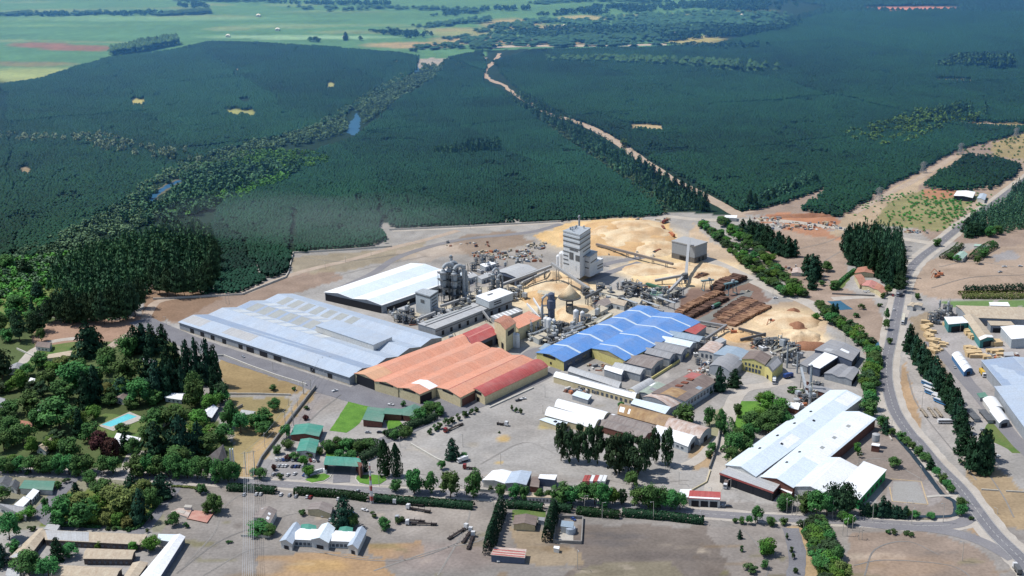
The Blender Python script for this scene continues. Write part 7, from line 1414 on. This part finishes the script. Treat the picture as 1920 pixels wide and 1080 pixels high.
truck('red truck at the curve of the chip yard', (1242, 420), (1252, 416), CARM['red'], 'box', 'lorry', 'truck', M_rustm, 12); truck('orange truck at the foot of the chip slope', (1255, 440), (1264, 446), CARM['red'], 'box', 'lorry', 'truck', SC[5], 14); truck('rusty truck below the curve of the chip yard', (1241, 428), (1247, 436), CARM['red'], 'box', 'lorry', 'truck', M_rustm, 14)
truck('rusty lorry left of the silo house', (1225, 478), (1238, 473), CARM['dark'], 'box', 'lorry', 'truck', M_rustm, 14); truck('green loader between the log stacks', (1334, 580), (1352, 573), CARM['silver'], 'box', 'lorry', 'truck', mat('green steel', A(80, 130, 105)), 12); truck('blue lorry beside the yellow office', (1486, 706), (1472, 710), CARM['blue'], 'box', 'lorry', 'truck', CARM['blue'], 12)
truck('white tanker truck in front of the yellow office', (1451, 722), (1452, 712), CARM['white'], 'box', 'lorry', 'truck', M_white, 9); truck('white pickup rig by the orange stained yard', (858, 869), (868, 866), CARM['white'], 'box', 'lorry', 'truck', M_white, 8)
def bus(px, py, dx, dy, m_, label, L_=12):
    p, rz, _ = orient((px, py), (px+dx, py+dy)); r = thing('bus', label, 'bus', (p.x, p.y, .1), rz, 'buses in the lot'); MB().box((L_/2, 0, .6), (L_, 2.5, 2.4)).build('body', m_, r); MB().box((L_/2, 0, 3.0), (L_-.2, 2.3, .2)).build('roof', CARM['white'], r)
    for s in (-1, 1): MB().box((L_/2, 1.27*s, 1.7), (L_-.8, .05, .8)).build('window', M_cg, r)
    for x in (2.2, L_-2.8):
        for s in (-1, 1): MB().tube([(x, 1.26*s, .45), (x, .9*s, .45)], .48, 10).build('wheel', M_tyre, r)
bb = mat('bus blue', A(80, 150, 205), .4)
for k, (x, y) in enumerate(((1729, 719), (1732, 728), (1735, 736), (1748, 745), (1752, 752), (1740, 714))): bus(x, y, 12, 5, bb if k % 2 == 0 else CARM['white'], ('blue' if k % 2 == 0 else 'white')+' bus parked against the dark conifer row, '+('first', 'second', 'third', 'fourth', 'fifth', 'sixth')[k]+' from the top')
bus(1758, 794, 16, 0, CARM['white'], 'white bus standing across the lot below the trailers', 12)
def flatbed(px, py, qx, qy, label):
    p, rz, L_ = orient((px, py), (qx, qy)); r = thing('flatbed_trailer', label, 'trailer', (p.x, p.y, .1), rz, 'empty flatbed trailers'); f = MB().box((L_/2, 0, 1.0), (L_, .9, .3))
    for k in range(6): f.box((L_*(k+.5)/6, 0, 1.3), (.3, 2.5, .2))
    f.box((L_/2, 1.2, 1.3), (L_, .15, .25)).box((L_/2, -1.2, 1.3), (L_, .15, .25)); f.build('bed', M_tan, r)
    for x in (L_-2, L_-3.3, 2): MB().tube([(x, -1.1, .5), (x, 1.1, .5)], .5, 10).build('wheel', M_tyre, r)
for k, a in enumerate(((1726, 768, 1738, 784), (1740, 766, 1754, 785), (1752, 767, 1766, 784))): flatbed(*a, ('left', 'middle', 'right')[k]+' empty flatbed trailer in the bus lot')
for k, a in enumerate(((1814, 772, 1832, 792), (1840, 774, 1858, 795))):
    p, rz, L_ = orient(a[:2], a[2:]); r = thing('shade_roof', ('left', 'right')[k]+' long dark car shade roof near the sawmill road', 'canopy', (p.x, p.y, 0), rz); MB().box((L_/2, 0, 2.6), (L_, 5.5, .2)).build('roof', M_dsteel, r)
    MB().box((1, 0, 0), (.2, 4, 2.6)).box((L_-1, 0, 0), (.2, 4, 2.6)).box((L_/2, 0, 0), (.2, 4, 2.6)).build('post', M_steel, r)
car(1886, 1000, 0, 1, 'white') if False else None
r = thing('excavator', 'orange excavators working on the dirt lot', 'excavator', G(1757, 520)); MB().box((0, 0, .8), (3, 5, 2)).build('body', SC[5], r); MB().box((-1.6, 0, 0), (.7, 5.5, .9)).box((1.6, 0, 0), (.7, 5.5, .9)).build('track', M_dsteel, r); MB().tube([(0, 2.5, 2.5), (0, 6, 5.5), (0, 9, 1)], .35, 6).build('arm', SC[5], r); MB().box((.8, 1.2, 2.8), (1.2, 1.6, 1.5)).build('cab', M_cg, r)
r.rotation_euler = (0, 0, 2.2); dup(r, G(1763, 516), 1.0, None, 'second orange excavator on the dirt lot'); dup(r, G(1226, 438), .4, None, 'dark excavator on the chip slope'); dup(r, G(1448, 606), 2.4, None, 'machine working beside the tan chip mound'); dup(r, G(1376, 625), 1.4, None, 'small digger at the orange chip heap'); dup(r, G(1318, 520), 2.0, None, 'digger beside the silo house chips')
r = thing('water_tank', 'round pale tank beside the pump house', 'tank', G(1070, 999)); MB().lathe((0, 0, 0), [(3, 0), (3, 3.4), (2.8, 3.7), (.4, 4.2)], 20).build('shell', M_bluegrey, r)
r = thing('water_tank', 'white water tank on a brick base near the ditch', 'tank', G(1641, 838)); MB().lathe((0, 0, 4.5), [(2.6, 0), (2.6, 5), (.3, 5.8)], 16).build('shell', M_lgrey, r)
r = thing('goal', 'white goal frame at the near end of the sports court', 'goal', G(1706, 944)); MB().beam((-1.8, 0, 0), (-1.8, 0, 2.2), .2).beam((1.8, 0, 0), (1.8, 0, 2.2), .2).beam((-1.8, 0, 2.2), (1.8, 0, 2.2), .2).build('frame', M_white, r)
# ------------------------------------------------------------------ poles, pylons and wires
M_pole = mat('concrete pole', A(215, 208, 196), .8)
def lamp(px, py, hp, label=None, first=[None]):
    if first[0] is None:
        r = thing('street_lamp', '', 'street lamp', G(px, py), 0, 'street lamps and posts'); MB().tube([(0, 0, 0), (0, 0, 1)], [.19, .12], 8).build('post', M_pole, r); MB().beam((0, 0, .985), (1.8, 0, 1.0), .16, .012).build('lamp_arm', M_pole, r); MB().box((1.9, 0, .985), (.9, .35, .02)).build('lamp_head', M_steel, r); first[0] = r
    else: r = dup(first[0], G(px, py), random.random()*6)
    r.scale = (1, 1, hm(px, py, hp)); r['label'] = 'thin pale lamp post '+where(px, py); r['group'] = 'street lamps and posts'
for s in '1096,956,26 1129,973,30 1225,975,34 1315,982,26 1083,1067,36 1475,962,28 1485,966,28 1494,963,32 1517,962,36 1561,972,34 1636,977,34 1709,983,28 1768,980,36 1506,1005,32 1804,1052,36 1870,964,10 1160,940,22 925,950,16 711,912,22 750,838,18 868,838,24 939,872,22 1022,745,22 1018,775,18 1726,900,24 1610,870,20 1671,812,24 1728,770,36 1584,650,24 1273,908,24 1370,918,20 1334,932,18 512,695,16 630,690,14 570,738,16 558,762,16 547,780,18 497,840,26 541,760,16 882,430,14 648,492,12 610,505,12 696,480,12 312,610,16 424,570,18 430,570,18 1449,555,12 1757,600,18 1800,622,18 1752,462,12 1890,700,20 908,706,16 1598,995,26 1610,1012,22 1616,1012,22 1588,1005,30 1580,1005,30'.split():
    lamp(*map(float, s.split(',')))
def pylon(px, py, hp, label, wb=7.0, m_=None, arms=True):
    h = hm(px, py, hp); r = thing('pylon', label, 'pylon', G(px, py), .5, 'lattice pylons'); mb = MB(); n = 7
    for k in range(n):
        z0, z1 = h*k/n, h*(k+1)/n; f0, f1 = wb/2*(1-.85*k/n), wb/2*(1-.85*(k+1)/n); c0 = [(-f0, -f0), (f0, -f0), (f0, f0), (-f0, f0)]; c1 = [(-f1, -f1), (f1, -f1), (f1, f1), (-f1, f1)]
        for i in range(4): j = (i+1) % 4; mb.beam((*c0[i], z0), (*c1[i], z1), .3); mb.beam((*c0[i], z0), (*c1[j], z1), .18); mb.beam((*c0[j], z0), (*c1[i], z1), .18)
    mb.build('lattice', m_ or M_lgrey, r)
    if arms:
        mb = MB()
        for z, w_ in ((.72, 6), (.84, 7), (.96, 5)): mb.beam((-w_, 0, h*z), (w_, 0, h*z), .35); mb.beam((-w_, 0, h*z), (0, 0, h*z+1.6), .2); mb.beam((w_, 0, h*z), (0, 0, h*z+1.6), .2)
        mb.build('cross_arm', m_ or M_lgrey, r)
    return r, h
pylon(1648, 376, 24, 'lattice pylon nearest the dirt crossing in the clearing'); pylon(1731, 324, 20, 'second lattice pylon up the clearing'); pylon(1801, 289, 20, 'third lattice pylon up the clearing'); pylon(1905, 258, 18, 'farthest lattice pylon by the right edge')
rw, hh = pylon(697, 943, 74, 'slim red and white radio mast behind the street hedge', 1.5, M_white, False); rw['category'] = 'mast'; rw.name = 'radio_mast'; mb = MB()
for k in range(4): z = hh*(.06+k*.25); mb.box((0, 0, z), (1.5*(1-.85*z/hh)+.25, 1.5*(1-.85*z/hh)+.25, hh*.11))
mb.build('red_section', mat('mast red', A(196, 84, 72)), rw)
# portal frames and wires of the power line down the lane
fr = []
for k, (x, y, hp) in enumerate(((470, 888, 42), (543, 800, 30), (576, 738, 26), (612, 690, 22))):
    h = hm(x, y, hp); g = G(x, y); r = thing('power_line_frame', 'portal pole frame of the power line, '+('nearest the street', 'second along the lane', 'third along the lane', 'by the grey warehouse')[k], 'power pole', g, .35, 'power line frames')
    mb = MB()
    for s in (-3, 3): mb.tube([(s, 0, 0), (s*.95, 0, h)], [.3, .2], 7)
    mb.build('pole', M_pole, r); MB().beam((-4.5, 0, h-1), (4.5, 0, h-1), .25).build('cross_arm', M_pole, r); fr.append((g, h))
ends = [(fr[0][0]+Vector((s*math.cos(.35), s*math.sin(.35), fr[0][1]-1.2)), s) for s in (-3.2, -2, -.8, .8, 2, 3.2)]
gE = G(459, 1180, 22); r = thing('power_line_frame', 'portal pole frame of the power line nearest the camera', 'power pole', (gE.x, gE.y, 0), 0, 'power line frames'); mb = MB()
for s in (-3, 3): mb.tube([(s, 0, 0), (s, 0, 22.5)], [.3, .2], 7)
mb.build('pole', M_pole, r); MB().beam((-4.5, 0, 22), (4.5, 0, 22), .25).build('cross_arm', M_pole, r)
M_wire = mat('power wire', A(225, 228, 232), .5, metal=.1)
for k, (e, s) in enumerate(ends):
    q = G(449+k*4.0, 1180, 22); pts = [e.lerp(q, t)-Vector((0, 0, 9*math.sin(math.pi*t))) for t in [j/16 for j in range(17)]]
    o = MB().tube(pts, .075, 4).build('power_cable', M_wire, None, e); tag(o, 'thin pale power cable crossing the gravel square, '+('first', 'second', 'third', 'fourth', 'fifth', 'sixth')[k]+' from the left', 'cable', 'power cables')
for k in range(3):
    a, ha = fr[k]; b, hb = fr[k+1]; mb = MB()
    for s in (-5.5, 0, 5.5): o_ = Vector((s*.94, s*.34, 0)); p, q = a+o_+Vector((0, 0, ha-1.2)), b+o_+Vector((0, 0, hb-1.2)); mb.tube([p.lerp(q, t)-Vector((0, 0, 3*math.sin(math.pi*t))) for t in [j/8 for j in range(9)]], .07, 4)
    tag(mb.build('power_cable', M_wire, None, a), 'span of thin cables over the lane, '+('near', 'middle', 'far')[k]+' span', 'cable')
# ------------------------------------------------------------------ haze
def haze(name, x0, x1, y0, y1, z1, dens, col, aniso=.3):
    m = bpy.data.materials.new(name); m.use_nodes = True; t = m.node_tree; n = t.nodes; n.remove(n['Principled BSDF']); v = n.new('ShaderNodeVolumeScatter'); v.inputs['Color'].default_value = (*col, 1); v.inputs['Density'].default_value = dens; v.inputs['Anisotropy'].default_value = aniso
    t.links.new(v.outputs[0], n['Material Output'].inputs['Volume']); o = MB().box(((x0+x1)/2, (y0+y1)/2, -5), (x1-x0, y1-y0, z1+5)).build('haze', m); o['kind'] = 'stuff'; o['label'] = 'thin bluish summer haze over the whole plain'; o['category'] = 'haze'; return o
HAZE = haze('summer haze', -9000, 9000, 1300, 16000, 300, 0.00026, (.12, .42, 1.0))
sm = bpy.data.materials.new('thin smoke'); sm.use_nodes = True; t_ = sm.node_tree; t_.nodes.remove(t_.nodes['Principled BSDF']); v_ = t_.nodes.new('ShaderNodeVolumeScatter'); v_.inputs['Color'].default_value = (.8, .9, 1, 1); v_.inputs['Density'].default_value = .00055; t_.links.new(v_.outputs[0], t_.nodes['Material Output'].inputs['Volume'])
for k, (x, y, sx, sy, sz) in enumerate(((690, 448, 70, 26, 14), (640, 430, 90, 34, 18), (560, 410, 120, 46, 20), (470, 400, 110, 50, 18), (760, 420, 70, 30, 18), (700, 395, 90, 36, 16), (850, 415, 50, 24, 16))):
    g = G(x, y, 22); mb = MB(); mb.lathe((0, 0, 0), [(max(.02, math.sin(math.pi*j/12)), -math.cos(math.pi*j/12)) for j in range(13)], 20)
    o = mb.build('smoke', sm, None); o.location = g; o.scale = (sx, sy*1.6, sz); tag(o, 'faint bluish smoke veil drifting over the plantation edge', 'smoke', kind='stuff')
# ------------------------------------------------------------------ unique labels
from collections import defaultdict
grp = defaultdict(list)
for o in THINGS:
    if o.get('label'): grp[o['label']].append(o)
ORD = ['first', 'second', 'third', 'fourth', 'fifth', 'sixth', 'seventh', 'eighth', 'ninth', 'tenth', 'eleventh', 'twelfth', 'thirteenth', 'fourteenth', 'fifteenth', 'sixteenth']
bpy.context.view_layer.update()
for lb, os_ in grp.items():
    if len(os_) < 2: continue
    x, y, _ = proj([tuple(o.location) for o in os_]); idx = sorted(range(len(os_)), key=lambda i: x[i])
    for r_, i in enumerate(idx):
        n = len(os_); t = ('the left' if r_ == 0 else 'the right') if n == 2 else ('leftmost' if r_ == 0 else 'rightmost' if r_ == n-1 else (ORD[r_]+' from left' if r_ < 16 else 'number %d' % (r_+1)))
        os_[i]['label'] = lb+', '+t
for o in THINGS:
    if len(o.get('label', '').split()) > 16: print('LONG', o['label'])
print('things', len(THINGS), 'objects', len(sc.objects))
